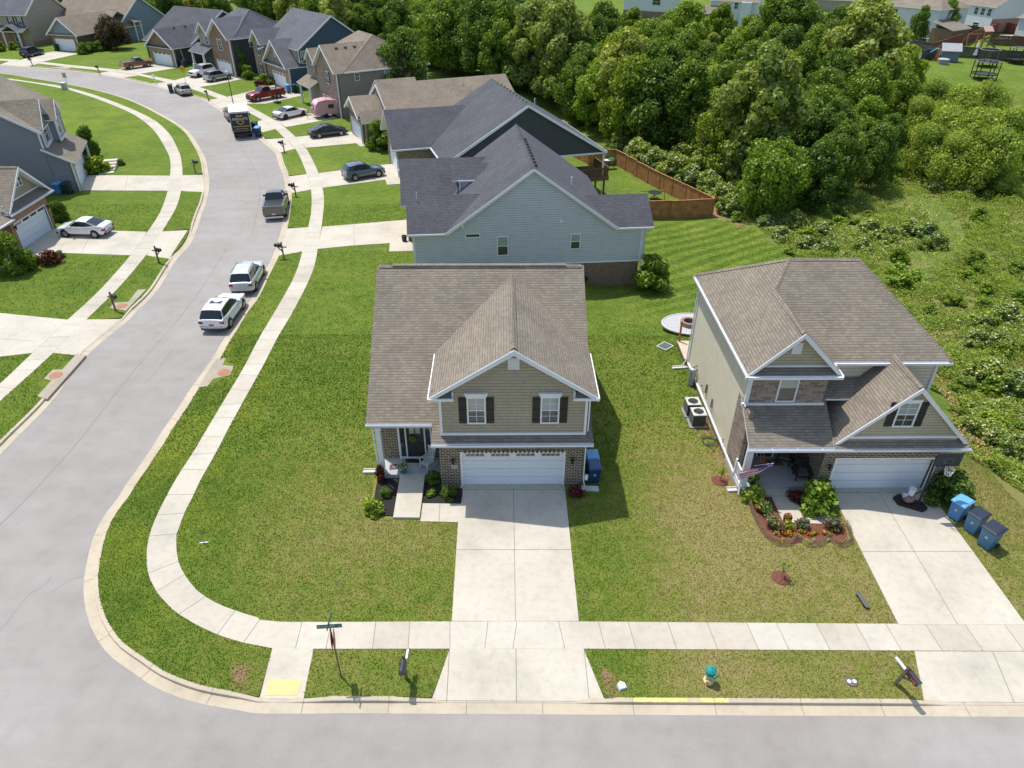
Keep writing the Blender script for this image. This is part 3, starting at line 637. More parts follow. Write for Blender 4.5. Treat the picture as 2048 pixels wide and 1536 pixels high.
# ================= house 1: the corner house in the middle
h = House('taupe_corner_house', 'taupe roofed two-storey corner house with brick garage front and two shuttered gable windows', 3.9, 26.6, 90, M_ROOF_T)
SL = .69; h.flip = True
zz = lambda a: 3.10+SL*(a+.49)
h.facet([(-.49, -.33, 3.10), (7.54, -.33, 8.64), (7.54, 10.52, 8.64), (.36, 10.52, zz(.36)), (.36, 7.35, zz(.36)), (-.49, 7.35, 3.10)])
h.facet([(7.54, -.33, 8.64), (15.57, -.33, 3.1), (15.57, 10.52, 3.1), (7.54, 10.52, 8.64)])
h.ridge((7.54, -.2, 8.66), (7.54, 10.4, 8.66))
h.R.box((7.42, .6, 8.60), (7.66, 9.7, 8.69), 2)                                   # ridge vent
# upper gable
gm = .648
h.facet([(-.58, -.40, 5.80), (3.42, -.40, 5.80), (7.06, 3.46, 8.34), (-.58, 3.46, 8.34)]); h.facet([(-.58, 3.46, 8.34), (7.06, 3.46, 8.34), (3.42, 7.32, 5.80), (-.58, 7.32, 5.80)])
h.ridge((-.5, 3.46, 8.36), (7.06, 3.46, 8.36))
# barge boards
def barge(h, a, bc, hw, ze, zr, wd=.26, mat=None):
    m = MB()
    for s in (-1, 1):
        m.prism([(a, bc, zr-.0), (a, bc, zr-wd), (a, bc+s*hw, ze-wd*.8), (a, bc+s*hw, ze)], (-.035, 0, 0))
    m.build('barge_board', mat or M_WHITE, h.root)
barge(h, -.585, 3.46, 7.72/2, 5.78, 8.31)
up = h.w(M_SHAKE); pent_a(up, -.14, 7.2, .06, 6.86, 3.36, 5.55, 8.16, 3.46)
tr = MB(); tr.box((-.2, .0, 3.37), (-.14, 6.92, 3.50)); tr.box((-.175, 6.80, 3.5), (-.05, 6.92, 5.62)); tr.box((-.175, .0, 3.5), (-.05, .12, 5.62))
for b0, b1, bb in ((-.38, .72, .66), (6.20, 7.30, 6.26)): tr.box((-.55, b0, 5.62), (-.14, b1, 5.74))
tr.box((-.5, .66, 5.74), (-.14, .71, 6.05)); tr.box((-.5, 6.21, 5.74), (-.14, 6.26, 6.05)); tr.build('trim', M_WHITE, h.root)
rt = MB(); 
for b0, b1 in ((-.30, .66), (6.26, 7.22)): rt.prism([(-.52, b0, 5.75), (-.52, b1, 5.75), (-.14, b1, 6.0), (-.14, b0, 6.0)], (0, 0, -.02))
rt.build('eave_return_roof', M_ROOF_T, h.root)
h.G.box((-.66, -.44, 5.66), (-.57, .74, 5.78)); h.G.box((-.66, 6.18, 5.66), (-.57, 7.36, 5.78))
h.G.box((-.62, -.455, 5.68), (3.3, -.40, 5.78)); h.G.box((-.62, 7.32, 5.68), (3.3, 7.375, 5.78))
h.gutter((-.49, -.36, 3.06), (-.49, 7.38, 3.06)); h.gutter((.36, 7.38, zz(.36)-.04), (.36, 10.55, zz(.36)-.04))
bl = h.w(M_SHAKE); 
b1 = h.w(M_BRICK); b1.box((0, 0, -.3), (.2, .93, 3.02)); b1.box((0, 6.0, -.3), (.2, 7.06, 3.02)); b1.box((0, .93, 2.13), (.2, 6.0, 3.02)); b1.box((.2, 0, -.3), (15, .2, 3.25)); b1.box((.2, 6.86, -.3), (15, 7.06, 3.4)); b1.box((1.86, 7.06, -.3), (15, 10.2, 3.6)); b1.box((.3, .2, -.3), (15, 6.86, 3.1))
sl_ = MB()
for i in range(24): sl_.box((-.018, .99+i*.207, 2.13), (.0, .99+i*.207+.105, 2.36))
sl_.build('soldier_course', M_BRICKT if False else plain('soldier_brick', (.10, .078, .058), .9, var=.4, scale=9), h.root)
pent_b(h.w(M_SHAKE, 'gable_wall'), 0.005, 10.2, 1.9, 13.2, 3.2, 3.6+.6, 8.4, 7.54)
h.garage(0, 3.47, 4.95, 2.1, 0, True, M_BRICKT)  # brick material on the door panes paints in their brownish reflection
h.win('F', -.14, 5.18, 4.12, .74, 1.38, (2, 2), 1, shut=.36, head=1); h.win('F', -.14, 1.76, 4.12, .74, 1.38, (2, 2), 1, shut=.36, head=1)
vent(h, 'F', -.14, 3.46, 7.12)
h.lantern(0, 6.4, 1.62); h.lantern(0, .55, 1.62)
pq = MB(); pq.box((-.02, 6.2, 1.16), (.0, 6.5, 1.38)); p_ = pq.build('house_number', plain('pale_plaque', (.55, .52, .45), .6), h.root)
text_part('number', '254', .16, M_BLACK, p_, Matrix.Translation((-.024, 6.35, 1.27)) @ Matrix(((0, 0, -1), (-1, 0, 0), (0, 1, 0))).to_4x4())
m = MB(); m.box((.56, 7.06, -.1), (1.86, 10.15, .28)); m.build('porch_floor', M_PORCH, h.root)
m = MB(); m.box((.62, 9.95, .28), (.86, 10.19, 3.3)); m.box((.58, 9.91, .28), (.90, 10.23, .42)); m.box((.58, 9.91, 3.1), (.90, 10.23, 3.22)); m.box((.6, 7.06, 3.22), (.88, 10.19, 3.52)); m.box((.88, 9.95, 3.22), (1.86, 10.19, 3.52)); m.build('porch_column', M_WHITE, h.root)
m = MB(); m.box((.6, 7.1, 3.5), (1.9, 10.1, 3.55)); m.build('porch_ceiling', M_WHITE, h.root)
# door with side lights
m = MB()
for b0, b1 in ((7.60, 7.68), (7.93, 8.0), (8.9, 8.97), (9.24, 9.34)): m.box((1.77, b0, .28), (1.87, b1, 2.46))
m.box((1.76, 7.60, 2.40), (1.87, 9.34, 2.50)); m.box((1.76, 7.6, .34), (1.87, 9.34, .42)); dfr = m.build('door_frame', M_WHITE, h.root)
m = MB(); m.box((1.82, 8.0, .42), (1.87, 8.9, 2.4)); 
for k in range(2): m.box((1.80, 8.1+k*.42, .55), (1.82, 8.4+k*.42, 1.35))
dr = m.build('front_door', plain('charcoal_door', (.03, .032, .033), .4), h.root)
m = MB(); m.tube((1.8, 8.1, 1.3), (1.74, 8.1, 1.3), .03).build('handle', M_BLACK, dr)
m = MB(); m.box((1.785, 8.17, 1.95), (1.80, 8.42, 2.3)); m.box((1.785, 8.48, 1.95), (1.80, 8.73, 2.3)); m.build('door_light', M_BLIND, dr)
m = MB(); m.lathe([(.10, 0), (.19, 0), (.19, .05), (.1, .05)], (0, 0, 0), 16); o = m.build('door_wreath', L_DARK, dr, loc=(1.74, 8.58, 1.62)); o.rotation_euler = (0, R(90), 0)
m = MB(); m.box((1.83, 7.68, .42), (1.87, 7.93, 2.4)); m.box((1.83, 8.97, .42), (1.87, 9.24, 2.4)); m.build('side_light', M_GLASS, h.root)
m = MB(); 
for k in range(12): m.box((1.78, 7.7+k*.135, .28), (1.86, 7.79+k*.135, .36))
m.build('door_step', M_BRICK, h.root)
pipes(h, [[(-.3, -.2, 5.62), (-.12, -.09, 5.5), (-.12, -.09, 3.55)], [(-.42, -.36, 3.0), (-.08, -.06, 2.85), (-.06, -.06, .45), (-.2, -.14, .1)], [(.3, 10.5, 3.6), (.5, 10.28, 3.4), (.6, 10.26, .3), (.6, 10.3, .06)]])
m = MB(); m.tube((.0, -.14, .55), (-.04, -.30, .55), .16, .16, 14).tube((-.1, .95, 2.88), (-.18, .9, 2.8), .05, .08).tube((-.05, -.3, 3.0), (-.12, -.34, 2.94), .05, .08); m.build('hose_reel', M_WHITE, h.root)
m = MB(); m.box((-.49+.02, -.3, 2.93), (.05, 7.3, 2.97)); m.build('soffit', M_WHITE, h.root)
h.done()
# ================= house 2: right neighbour
h = House('stone_fronted_house', 'taupe roofed house with stone upper wall and flag porch, right of the corner house', 21.55, 26.0, 90, M_ROOF_T)
h.flip = True
# b = 21.55-x ; a = y-26
XL, XR = 10.2, -.05
h.hip(2.4, 12.2, XR, XL, 6.2, (7.1, 3.40, 9.45), (7.1, 6.93, 9.45), skip=(2.4, XL)); h.ridge((7.1, 6.93, 9.45), (5.55, 8.0, 8.4))
h.gab_a(1.28, 5.6, 7.97, 2.2, 6.2, 8.4, el=2.6, er=2.42)
barge(h, 1.275, 7.97, 2.2, 6.16, 8.37, .24)
h.facet([(1.2, 5.85, 6.16), (1.65, 5.85, 6.42), (1.65, 10.1, 6.42), (1.2, 10.1, 6.16)], .1)
h.G.box((1.1, 5.72, 6.0), (1.2, 10.3, 6.13)); h.G.box((1.1, 10.2, 6.05), (12.2, 10.27, 6.15)); h.G.box((1.2, 5.66, 6.02), (2.3, 5.76, 6.14)); h.G.box((2.3, -.05, 6.0), (2.4, 5.7, 6.12))
w = h.w(M_SIDC); w.box((2.705, 9.62, .35), (11.7, 9.82, 6.1)); w.box((1.7, 9.62, 4.25), (2.70, 9.818, 6.1)); w.box((2.8, .32, 2.5), (11.7, 9.62, 6.1))
w = h.w(M_SHAKEL, 'gable_wall'); pent_a(w, 1.66, 4, 6.13, 9.80, 6.3, 6.3, 8.2, 7.97)
w = h.w(M_STONE); w.box((1.6, 6.13, 4.3), (1.9, 9.84, 6.1))
w = h.w(M_SIDC, 'side_wall'); w.box((1.9, 6.13, 4.0), (2.8, 6.3, 6.1))
m = MB(); m.box((1.52, 6.05, 4.22), (1.62, 10.05, 4.36)); m.box((1.57, 9.74, 4.36), (1.75, 9.90, 6.05)); m.box((1.6, 6.15, 6.3), (1.66, 9.8, 6.48)); m.box((11.6, 9.72, .3), (11.75, 9.88, 6.05)); m.box((2.74, .28, 2.5), (2.9, .42, 6.1)); m.build('trim', M_WHITE, h.root)
h.win('F', 1.6, 7.99, 4.5, .80, 1.42, None, 1); 
for o in list(h.root.children):
    pass
vent(h, 'F', 1.66, 8.02, 7.15, .34, .5)
# lower roof over porch and garage gable (12/12)
h.facet([(-.28, 5.9, 3.1), (-.28, 9.98, 3.1), (1.9, 9.98, 4.5), (1.9, 5.9, 4.5)])
h.gab_a(-.16, 3.0, 2.72, 3.28, 3.1, 6.4, er=2.4, el=2.4)
h.facet([(1.8, 3.0, 4.43), (3.0, 3.0, 5.2), (3.0, 6.3, 5.2), (1.8, 6.3, 4.43)], .1)
barge(h, -.165, 2.72, 3.28, 3.08, 6.37, .25)
h.facet([(-.36, -.45, 3.06), (.1, -.45, 3.42), (.1, 5.95, 3.42), (-.36, 5.95, 3.06)], .08)
h.gutter((-.33, -.62, 3.02), (-.33, 10.05, 3.02))
w = h.w(M_SHAKEL, 'gable_wall'); pent_a(w, -.04, 3, -.05+.1, 5.4, 3.3, 3.45, 6.18, 2.72)
m = MB(); m.box((-.1, -.02, 3.46), (-.04, 5.5, 3.58)); m.build('gable_band', M_WHITE, h.root)
b = h.w(M_BRICK); b.box((0, 0, -.3), (.2, .55, 2.97)); b.box((0, 5.45, -.3), (.2, 6.1, 2.97)); b.box((0, .55, 2.1), (.2, 5.45, 2.97)); b.box((.2, 0, -.3), (11.7, .2, 3.0)); b.box((.2, 5.9, -.3), (2.6, 6.1, 3.0)); b.box((.3, .2, -.3), (11.6, 5.9, 2.9)); b.box((1.7, 9.60, -.3), (11.72, 9.85, .3))
b = h.w(M_STONE); b.box((2.45, 6.1, 0), (2.7, 9.62, 4)); b.box((.95, 9.60, .3), (2.7, 9.82, 4.2))
m = MB(); m.box((1.0, 9.82, .28), (11.7, 9.90, .40)); m.build('base_trim', M_WHITE, h.root)
h.garage(0, 3.0, 4.8, 2.1, 0, True, M_BRICKT, .3)  # door panes again coloured with brick for a painted reflection
h.win('F', -.04, 2.96, 4.20, .84, 1.28, (2, 2), 1, shut=.36); m = MB(); m.box((-.12, 2.46, 5.55), (-.04, 3.46, 5.68)); m.build('window_head', M_WHITE, h.root)
h.lantern(0, 5.75, 1.65)
m = MB(); m.box((.12, 6.1, -.1), (2.5, 9.9, .28)); m.build('porch_floor', M_PORCH, h.root)
m = MB(); m.box((.0, 9.55, .28), (.28, 9.83, 3.0)); m.box((-.05, 9.5, .28), (.33, 9.88, .5)); m.box((-.02, 6.1, 2.8), (.25, 9.85, 3.0)); m.build('porch_column', M_WHITE, h.root)
m = MB(); m.box((-.35, 7.3, -.1), (.12, 8.55, .14)); m.build('porch_step', M_CONC, h.root)
m = MB(); m.box((.3, 9.78, 1.1), (1.0, 9.86, 1.2)); m.box((.3, 9.78, .38), (1.0, 9.86, .44)); 
m.box((.95, 9.74, .3), (1.07, 9.90, 1.34))
for k in range(7): m.box((.34+k*.09, 9.80, .42), (.37+k*.09, 9.84, 1.12))
m.build('porch_railing', M_WHITE, h.root)
m = MB(); m.box((2.40, 7.5, .35), (2.46, 9.1, 2.45)); m.build('porch_window', M_GLASS, h.root)
m = MB(); m.box((2.37, 7.42, .3), (2.46, 7.5, 2.5)); m.box((2.37, 9.1, .3), (2.46, 9.18, 2.5)); m.box((2.37, 8.27, .35), (2.45, 8.33, 2.45)); m.box((2.37, 7.5, 2.42), (2.46, 9.1, 2.5)); m.build('window_frame', M_WHITE, h.root)
pipes(h, [[(1.2, 9.95, 6.0), (1.5, 9.92, 5.8), (1.55, 9.92, 4.4), (1.4, 9.9, 4.25)], [(-.3, 9.95, 2.95), (-.06, 9.9, 2.75), (-.06, 9.9, .5), (-.25, 9.95, .12)], [(12.1, 10.0, 6.0), (11.8, 9.92, 5.8), (11.8, 9.92, .5), (11.8, 10.1, .1)]])
m = MB(); m.tube((8.1, 9.88, 1.0), (8.1, 9.95, 1.0), .08); m.box((6.0, 9.85, .9), (6.08, 9.92, 1.5)); m.box((7.3, 9.85, 1.0), (7.4, 9.93, 1.6)); m.tube((3.2, 9.9, .6), (3.2, 9.92, .9), .03); m.build('utility_fitting', plain('grey_fitting', (.22, .2, .17), .7), h.root)
h.done()
# ================= house 3: light blue ranch
h = House('light_blue_house', 'light blue sided house with charcoal roof and gable side wall, directly behind the corner house', -7.0, 51.75, 4.9, M_ROOF_G)
h.gab_b(-.35, 12.9, 9.33, 9.33-2.5, 3.42, 8.28)
# front cross roofs (ridge runs along a)
def mainz(a): return 8.28-(9.33-a)*.712
h.gab_a(-.45, 5.45, 2.62, 2.95, 3.42, 5.5, er=2.56, el=2.56, cap=False)
h.gab_a(-1.15, 6.5, 10.2, 3.95, 3.42, 6.22, er=2.56, el=2.56, cap=False)
h.gab_a(3.3, 7.3, 8.0, 1.45, 5.35, 6.35, er=5.3, el=5.3, cap=False)
h.facet([(16.05, -.35, 3.42), (19.0, -.35, 3.42), (18.9, 2.1, 5.3), (13.6, 2.1, 5.3)]); h.facet([(13.6, 2.1, 5.3), (18.9, 2.1, 5.3), (19.0, 4.6, 3.42), (13.6, 4.6, 3.42)])
pent_b(h.w(M_SIDB), 0, 12.6, 2.75, 15.9, .47, 3.32, 8.0, 9.33); w = h.w(M_SIDB); w.box((0.02, .004, .47), (18.2, 4.4, 3.28)); w.box((3.3, 4.4, .47), (15.9, 12.5, 3.28)); w.box((3.9, 6.72, 4.2), (6.0, 9.2, 5.32))
h.w(M_SIDB).box((16.3, 0.006, .5), (18.2, 4.3, 3.28))
pent_a(h.w(M_SIDB, 'wing_wall'), 16.5, 18.55, .1, 4.1, .5, 3.3, 4.95)
b = h.w(M_BRICKB); b.box((0.05, .06, -2.6), (18.15, 12, .40)); b.box((-.02, .1, 0), (.1, 5, 3.2)); b.box((-.75, 6.7, -.2), (2, 13.8, 3.3))
m = MB(); m.box((0, -.04, .38), (18.22, .02, .50)); m.box((-.02, -.03, .45), (.10, .05, 3.3)); m.box((18.12, -.03, .4), (18.24, .05, 3.3)); m.build('trim', M_WHITE, h.root)
m = MB(); m.prism([(2.5, -.38, 3.42), (9.33, -.38, 8.28), (9.33, -.38, 8.05), (2.6, -.38, 3.22)], (0, -.03, 0)); m.prism([(9.33, -.38, 8.28), (16.16, -.38, 3.42), (16.06, -.38, 3.22), (9.33, -.38, 8.05)], (0, -.03, 0)); m.box((-.45, -.41, 3.28), (2.6, -.35, 3.42)); m.box((16.0, -.41, 3.28), (19.0, -.35, 3.42)); m.build('barge_board', M_WHITE, h.root)
m = MB(); m.box((3.86, 6.66, 4.3), (4.0, 6.76, 5.3)); m.box((3.8, 6.5, 5.22), (6.2, 6.68, 5.34)); m.build('dormer_trim', M_WHITE, h.root)
h.win('S', 0, 6.98, 1.35, .76, 1.5, (1, 1), 1); h.win('S', 0, 12.8, 1.68, .68, 1.18, (1, 1), 1); h.win('S', 0, 4.62, 2.95, 1.05, .22, None)
for a_, z_ in ((3.85, 3.83), (11.57, 3.98)): m = MB(); m.box((a_-.12, -.07, z_-.1), (a_+.12, 0, z_+.12)); m.build('wall_vent', M_WHITE, h.root)
m = MB()
for k in range(10): m.tube((9.5+.05, .8+k*.82, 8.15), (9.62, .8+k*.82, 8.26), .20, .13, 8)
m.build('ridge_vent_cap', M_BLACK, h.root)
m = MB(); m.tube((12.8, 3.0, 5.8), (12.8, 3.0, 6.5), .06); m.tube((.4, 2.2, 5.4), (.4, 2.2, 5.9), .03); m.build('vent_pipe', M_WHITE, h.root)
pipes(h, [[(18.8, -.3, 3.3), (18.3, -.08, 3.0), (18.3, -.08, -1.9)], [(-.1, -.1, 3.3), (-.06, -.06, 3.0), (-.06, -.06, .2)], [(3.95, 6.6, 5.2), (3.95, 6.6, 4.35)]])
m = MB(); m.tube((13.7, -.02, -1.0), (13.7, -.16, -1.0), .28, n=16).tube((13.7, -.16, -1.0), (13.7, -.18, -1.0), .12, n=12); m.build('hose_reel', M_BLACK, h.root)
h.garage(-.75, 10.2, 4.9, 2.13)
h.done()
# ================= house 4: charcoal ranch with covered deck
h = House('charcoal_house', 'charcoal sided house with wide dark gable and raised rear deck, behind the light blue house', -11.0, 75.05, 16, M_ROOF_G)
h.gab_b(-6.8, 6.9, 12.1, 8.7, 3.45, 8.55)
h.gab_a(-.7, 8.4, 4.15, 4.5, 3.45, 6.5, er=3.4, el=3.4, cap=False)
h.w(M_SIDD).prism([(3.9, -6.5, 0), (15.5, -6.5, 0), (15.5, -6.5, 3.2), (20.4, -6.5, 3.2), (20.4, -6.5, 3.45), (12.1, -6.5, 8.32), (3.9, -6.5, 3.55)], (0, 12.9, 0)); h.w(M_SIDD).box((15.4, -4.5, -2.3), (15.5, 6, 4))
b = h.w(M_BRICKT); b.box((0, 0, -.2), (.2, .9, 3.3)); b.box((0, .2, 2.3), (.2, 8.3, 3.3)); b.box((0, 7.4, 0), (.2, 8.4, 3.3)); b.box((.2, 0, -.2), (4.2, .2, 3.35)); b.box((3.9, -6.4, -.5), (4.1, 0, 3.4))
h.w(M_SIDD, 'foundation').box((4, -6.45, -2.5), (15.4, 6, .2))
m = MB(); m.prism([(3.4, -6.83, 3.45), (12.1, -6.83, 8.55), (12.1, -6.83, 8.3), (3.5, -6.83, 3.2)], (0, -.04, 0)); m.prism([(12.1, -6.83, 8.55), (20.8, -6.83, 3.45), (20.7, -6.83, 3.2), (12.1, -6.83, 8.3)], (0, -.04, 0)); m.box((15.3, -6.6, 3.15), (20.6, -6.4, 3.32)); m.box((15.3, -6.6, 0), (15.45, -6.4, 3.2)); m.build('barge_board', M_WHITE, h.root)
h.G.box((-.75, -.42, 3.3), (3.3, -.32, 3.44)); h.G.box((3.3, -6.8, 3.3), (3.4, -.4, 3.44)); h.G.box((20.75, -6.8, 3.3), (20.85, 6.9, 3.44))
h.garage(0, 4.2, 4.9, 2.2)
h.win('F', 0, .55, 1.1, .5, 1.0, (1, 1))
m = MB()
for k in range(9): m.tube((12.25, -5.2+k*1.1, 8.4), (12.4, -5.2+k*1.1, 8.5), .2, .13, 8)
m.build('ridge_vent_cap', M_BLACK, h.root)
m = MB(); m.tube((15.5, 1.5, 6), (15.5, 1.5, 7.3), .06); m.build('vent_pipe', M_WHITE, h.root)
m = MB(); m.box((15.5, -6.6, .55), (21.3, -2.5, .7)); m.box((15.5, -6.65, .3), (21.3, -6.55, .75)); m.box((21.2, -6.6, .3), (21.3, -2.5, .75))
for a_, b_ in ((20.9, -6.4), (19.9, -6.4), (20.9, -2.7)): m.box((a_-.08, b_-.08, -2.4), (a_+.08, b_+.08, .55))
for z_ in (1.55,): m.box((17.5, -6.62, z_), (21.3, -6.52, z_+.1)); m.box((21.2, -6.6, z_), (21.32, -2.5, z_+.1))
for k in range(28): m.box((17.6+k*.13, -6.6, .75), (17.64+k*.13, -6.56, 1.55))
for k in range(28): m.box((21.24, -6.5+k*.14, .75), (21.28, -6.46+k*.14, 1.55))
for a_, b_ in ((20.9, -6.58), (19.3, -6.58), (17.5, -6.58), (21.26, -2.6)): m.box((a_-.06, b_-.06, .3), (a_+.06, b_+.06, 1.75))
m.build('deck', M_WOODD, h.root)
m = MB(); m.box((20.5, -6.5, .75), (20.62, -6.38, 3.2)); m.path([(20.8, -6.8, 3.3), (20.65, -6.5, 2.9), (20.65, -6.5, -1.9)], .05, 4); m.build('downspout', M_WHITE, h.root)
h.done()
# ================= farther houses of the row
h = House('brown_roofed_ranch', 'low house with tan-brown roof and small garage gable, behind the charcoal house', -17.3, 89.4, 23, M_ROOF_R)
h.gab_a(-.5, 3.4, 3.5, 3.7, 3.2, 5.1, cap=False); h.gab_a(2.9, 20.5, 3.2, 5.9, 3.2, 6.35, cap=False); h.gab_a(3.0, 8.2, 3.6, 4.6, 4.0, 6.75, cap=False)
h.facet([(-.4, -2.2, 3.1), (3.2, -2.2, 3.1), (3.2, -.9, 4.2), (-.4, -.9, 4.2)], .12); h.facet([(-.4, -.9, 4.2), (3.2, -.9, 4.2), (3.2, .3, 3.2), (-.4, .3, 3.2)], .12)
pent_a(h.w(M_SIDTAN), -.0, 3, .2, 6.8, 2.5, 3.1, 4.85); pent_a(h.w(M_SIDG, 'gable_wall'), 3.1, 20, -2.2, 8.6, 0, 3.2, 6.0, 3.2)
b = h.w(M_BRICKT); b.box((0, .2, 0), (.2, .9, 3)); b.box((0, 5.9, 0), (.2, 6.8, 3)); b.box((0, .9, 2.2), (.2, 5.9, 3)); b.box((.2, .2, 0), (3.1, .4, 3)); b.box((0, -2.0, 0), (.2, -1.6, 3))
h.garage(0, 3.4, 4.9, 2.15)
m = MB(); m.path([(-.3, .0, 3.1), (.0, .0, 2.9), (.0, .1, .1)], .05, 4); m.build('downspout', M_WHITE, h.root); m = MB(); m.tube((14, 2, 5.2), (14, 2, 6.4), .07); m.build('vent_pipe', M_WHITE, h.root)
barge(h, -.5, 3.5, 3.7, 3.2, 5.1, .3); barge(h, 2.9, 3.2, 5.9, 3.2, 6.35, .3)
h.done()
h = House('taupe_two_storey_house', 'tall taupe two-storey house with four roof vents and a pink camper at its garage', -22.65, 103.0, 32.5, M_ROOF_R)
h.gab_a(-.5, 7.5, 3.85, 4.15, 5.95, 9.0, er=1.6, el=1.6, cap=False)
h.hip(.9, 14.1, -.3, 13.2, 5.95, (7.5, 3.9, 9.7), (7.5, 9.0, 9.7))
h.gab_a(-.3, 4, 9.9, 1.9, 6.1, 7.8, cap=False)
h.facet([(-1.5, 7.7, 2.9), (2.0, 7.7, 4.7), (2.0, 13.2, 4.7), (-1.5, 13.2, 2.9)], .15)
pent_a(h.w(M_STONE), -.02, .3, .0, 7.7, 2.3, 5.8, 8.75); w = h.w(M_SIDT); w.box((.2, 0, 0), (13.8, .3, 5.85)); w.box((.3, .02, 0), (13.78, 12.9, 5.84)); b = h.w(M_STONE); b.box((0, 0, 0), (.3, 1.2, 2.4)); b.box((0, 6.4, 0), (.3, 7.7, 2.4))
pent_a(h.w(M_STONE, 'small_gable_wall'), .0, 2, 8.3, 11.5, 4.5, 6.1, 7.6)
m = MB(); m.box((-.05, -.06, 0), (.08, .05, 5.8)); m.box((13.7, -.06, 0), (13.84, .05, 5.8)); m.build('corner_trim', M_WHITE, h.root)
m = MB(); m.box((1, -.4, 5.78), (14.2, -.28, 5.95)); m.build('gutter', M_WHITE, h.root)
barge(h, -.5, 3.85, 4.15, 5.95, 9.0, .3); barge(h, -.3, 9.9, 1.9, 6.1, 7.8, .25)
for b_ in (8.6, 12.6): m = MB(); m.box((-1.3, b_-.13, 0), (-1.05, b_+.13, 3)); m.build('porch_column', M_WHITE, h.root)
h.win('F', -.02, 3.5, 4.1, 1.0, 1.5, (2, 2), shut=.35); h.win('S', 0, 2.95, 4.75, .55, .9, (2, 1)); h.win('S', 0, 7.5, 4.25, .75, 1.6, (1, 1), 1)
h.garage(0, 3.8, 4.9, 2.15)
for k in range(4): a_ = 1.6+k*1.35; m = MB(); m.box((a_-.2, 3.0, 8.1), (a_+.2, 3.45, 8.62)); m.build('roof_vent', plain('brown_vent', (.12, .085, .06), .6), h.root)
h.done()
h = House('navy_house', 'navy blue two-storey house with stone garage gable and blue-grey roof', -34.14, 121.3, 38, M_ROOF_B)
h.gab_b(-.35, 14.2, 8.3, 6.6, 5.9, 10.4, cap=False)
h.gab_a(-.6, 5.0, 4.5, 4.6, 3.4, 7.1, cap=False); h.gab_a(-.5, 5.5, 11.6, 2.3, 5.85, 7.9, cap=False)
h.facet([(-.9, 8.6, 5.3), (0, 8.6, 5.6), (0, 9.4, 5.6), (-.9, 9.4, 5.3)], .1)
pent_b(h.w(M_SIDN), 0, 13.9, 2.0, 14.6, .0, 5.8, 10.1, 8.3); h.w(M_SIDN).box((.2, .01, 0), (2.1, .3, 3.3))
b = h.w(M_BRICKT); b.box((0, 0, 0), (.25, 1.7, 3.3)); b.box((0, 6.9, 0), (.25, 8.9, 3.3)); b.box((0, 1.7, 2.2), (.25, 6.9, 3.3)); pent_a(h.w(M_STONE, 'gable_wall'), -.05, 3, .3, 8.7, 3.3, 3.6, 6.8, 4.5)
pent_a(h.w(M_BRICKT, 'wing_wall'), -.02, 3, 9.6, 13.6, 0, 5.8, 7.65, 11.6); h.w(M_SHAKE, 'side_wall').box((1.9, .3, 4.2), (2.1, 3.6, 5.8))
h.facet([(-.6, .0, 3.35), (-.1, .0, 3.7), (-.1, 9, 3.7), (-.6, 9, 3.35)], .1)
m = MB(); m.box((-.05, -.06, 0), (.1, .05, 3.3)); m.box((1.95, -.06, 3.9), (2.1, .05, 5.8)); m.box((1.7, -.05, 4.1), (2.8, -.01, 4.2)); m.build('corner_trim', M_WHITE, h.root)
m = MB(); m.prism([(1.7, -.38, 5.9), (8.3, -.38, 10.4), (8.3, -.38, 10.15), (1.75, -.38, 5.65)], (0, -.04, 0)); m.prism([(8.3, -.38, 10.4), (14.9, -.38, 5.9), (14.8, -.38, 5.65), (8.3, -.38, 10.15)], (0, -.04, 0)); m.build('barge_board', M_WHITE, h.root)
barge(h, -.6, 4.5, 4.6, 3.4, 7.1, .35); barge(h, -.5, 11.6, 2.3, 5.85, 7.9, .3)
h.win('S', 0, 2.9, 3.9, .95, 1.75, (1, 1), 1); h.win('F', -.02, 11.4, 4.0, 1.1, 1.6, (2, 2), shut=.35); h.win('F', -.02, 11.6, .8, 1.1, 1.7, (2, 2), shut=.35); h.win('F', -.06, 4.5, 4.6, .45, .6, (2, 1))
h.garage(0, 4.3, 4.9, 2.15)
h.done()
h = House('brick_front_two_storey_house', 'two-storey house with brown brick front gable and dark siding, beside the navy house', -46.96, 133.4, 45, M_ROOF_B)
h.gab_a(-.6, 6.5, 3.5, 3.9, 5.95, 8.9, cap=False); h.hip(.6, 13.5, -.3, 12, 5.95, (6.4, 3.2, 9.8), (6.4, 7.2, 9.8)); h.gab_a(-.3, 4, 9.8, 2.3, 5.9, 7.8, cap=False)
h.facet([(-1.8, 7.2, 3.0), (.3, 7.2, 4.2), (.3, 13.2, 4.2), (-1.8, 13.2, 3.0)], .15)
pent_a(h.w(M_BRICKB), -.02, .4, 0, 7.1, 2.2, 5.8, 8.6, 3.5); b = h.w(M_BRICKB); b.box((0, 0, 0), (.4, 1.1, 2.3)); b.box((0, 6.1, 0), (.4, 7.1, 2.3)); w = h.w(M_SIDD); w.box((.3, 0.01, 0), (13, .3, 5.85)); w.box((.4, .03, 0), (12.9, 11.7, 5.84)); pent_a(h.w(M_SHAKE, 'gable_wall'), .2, 3, 7.8, 11.8, 4, 5.9, 7.5, 9.8)
m = MB(); m.box((-.06, -.07, 0), (.12, .1, 5.8)); m.build('corner_trim', M_WHITE, h.root); barge(h, -.6, 3.5, 3.9, 5.95, 8.9, .35); barge(h, -.3, 9.8, 2.3, 5.9, 7.8, .3)
m = MB(); m.box((.6, -.42, 5.78), (13.5, -.3, 5.95)); m.build('gutter', M_WHITE, h.root)
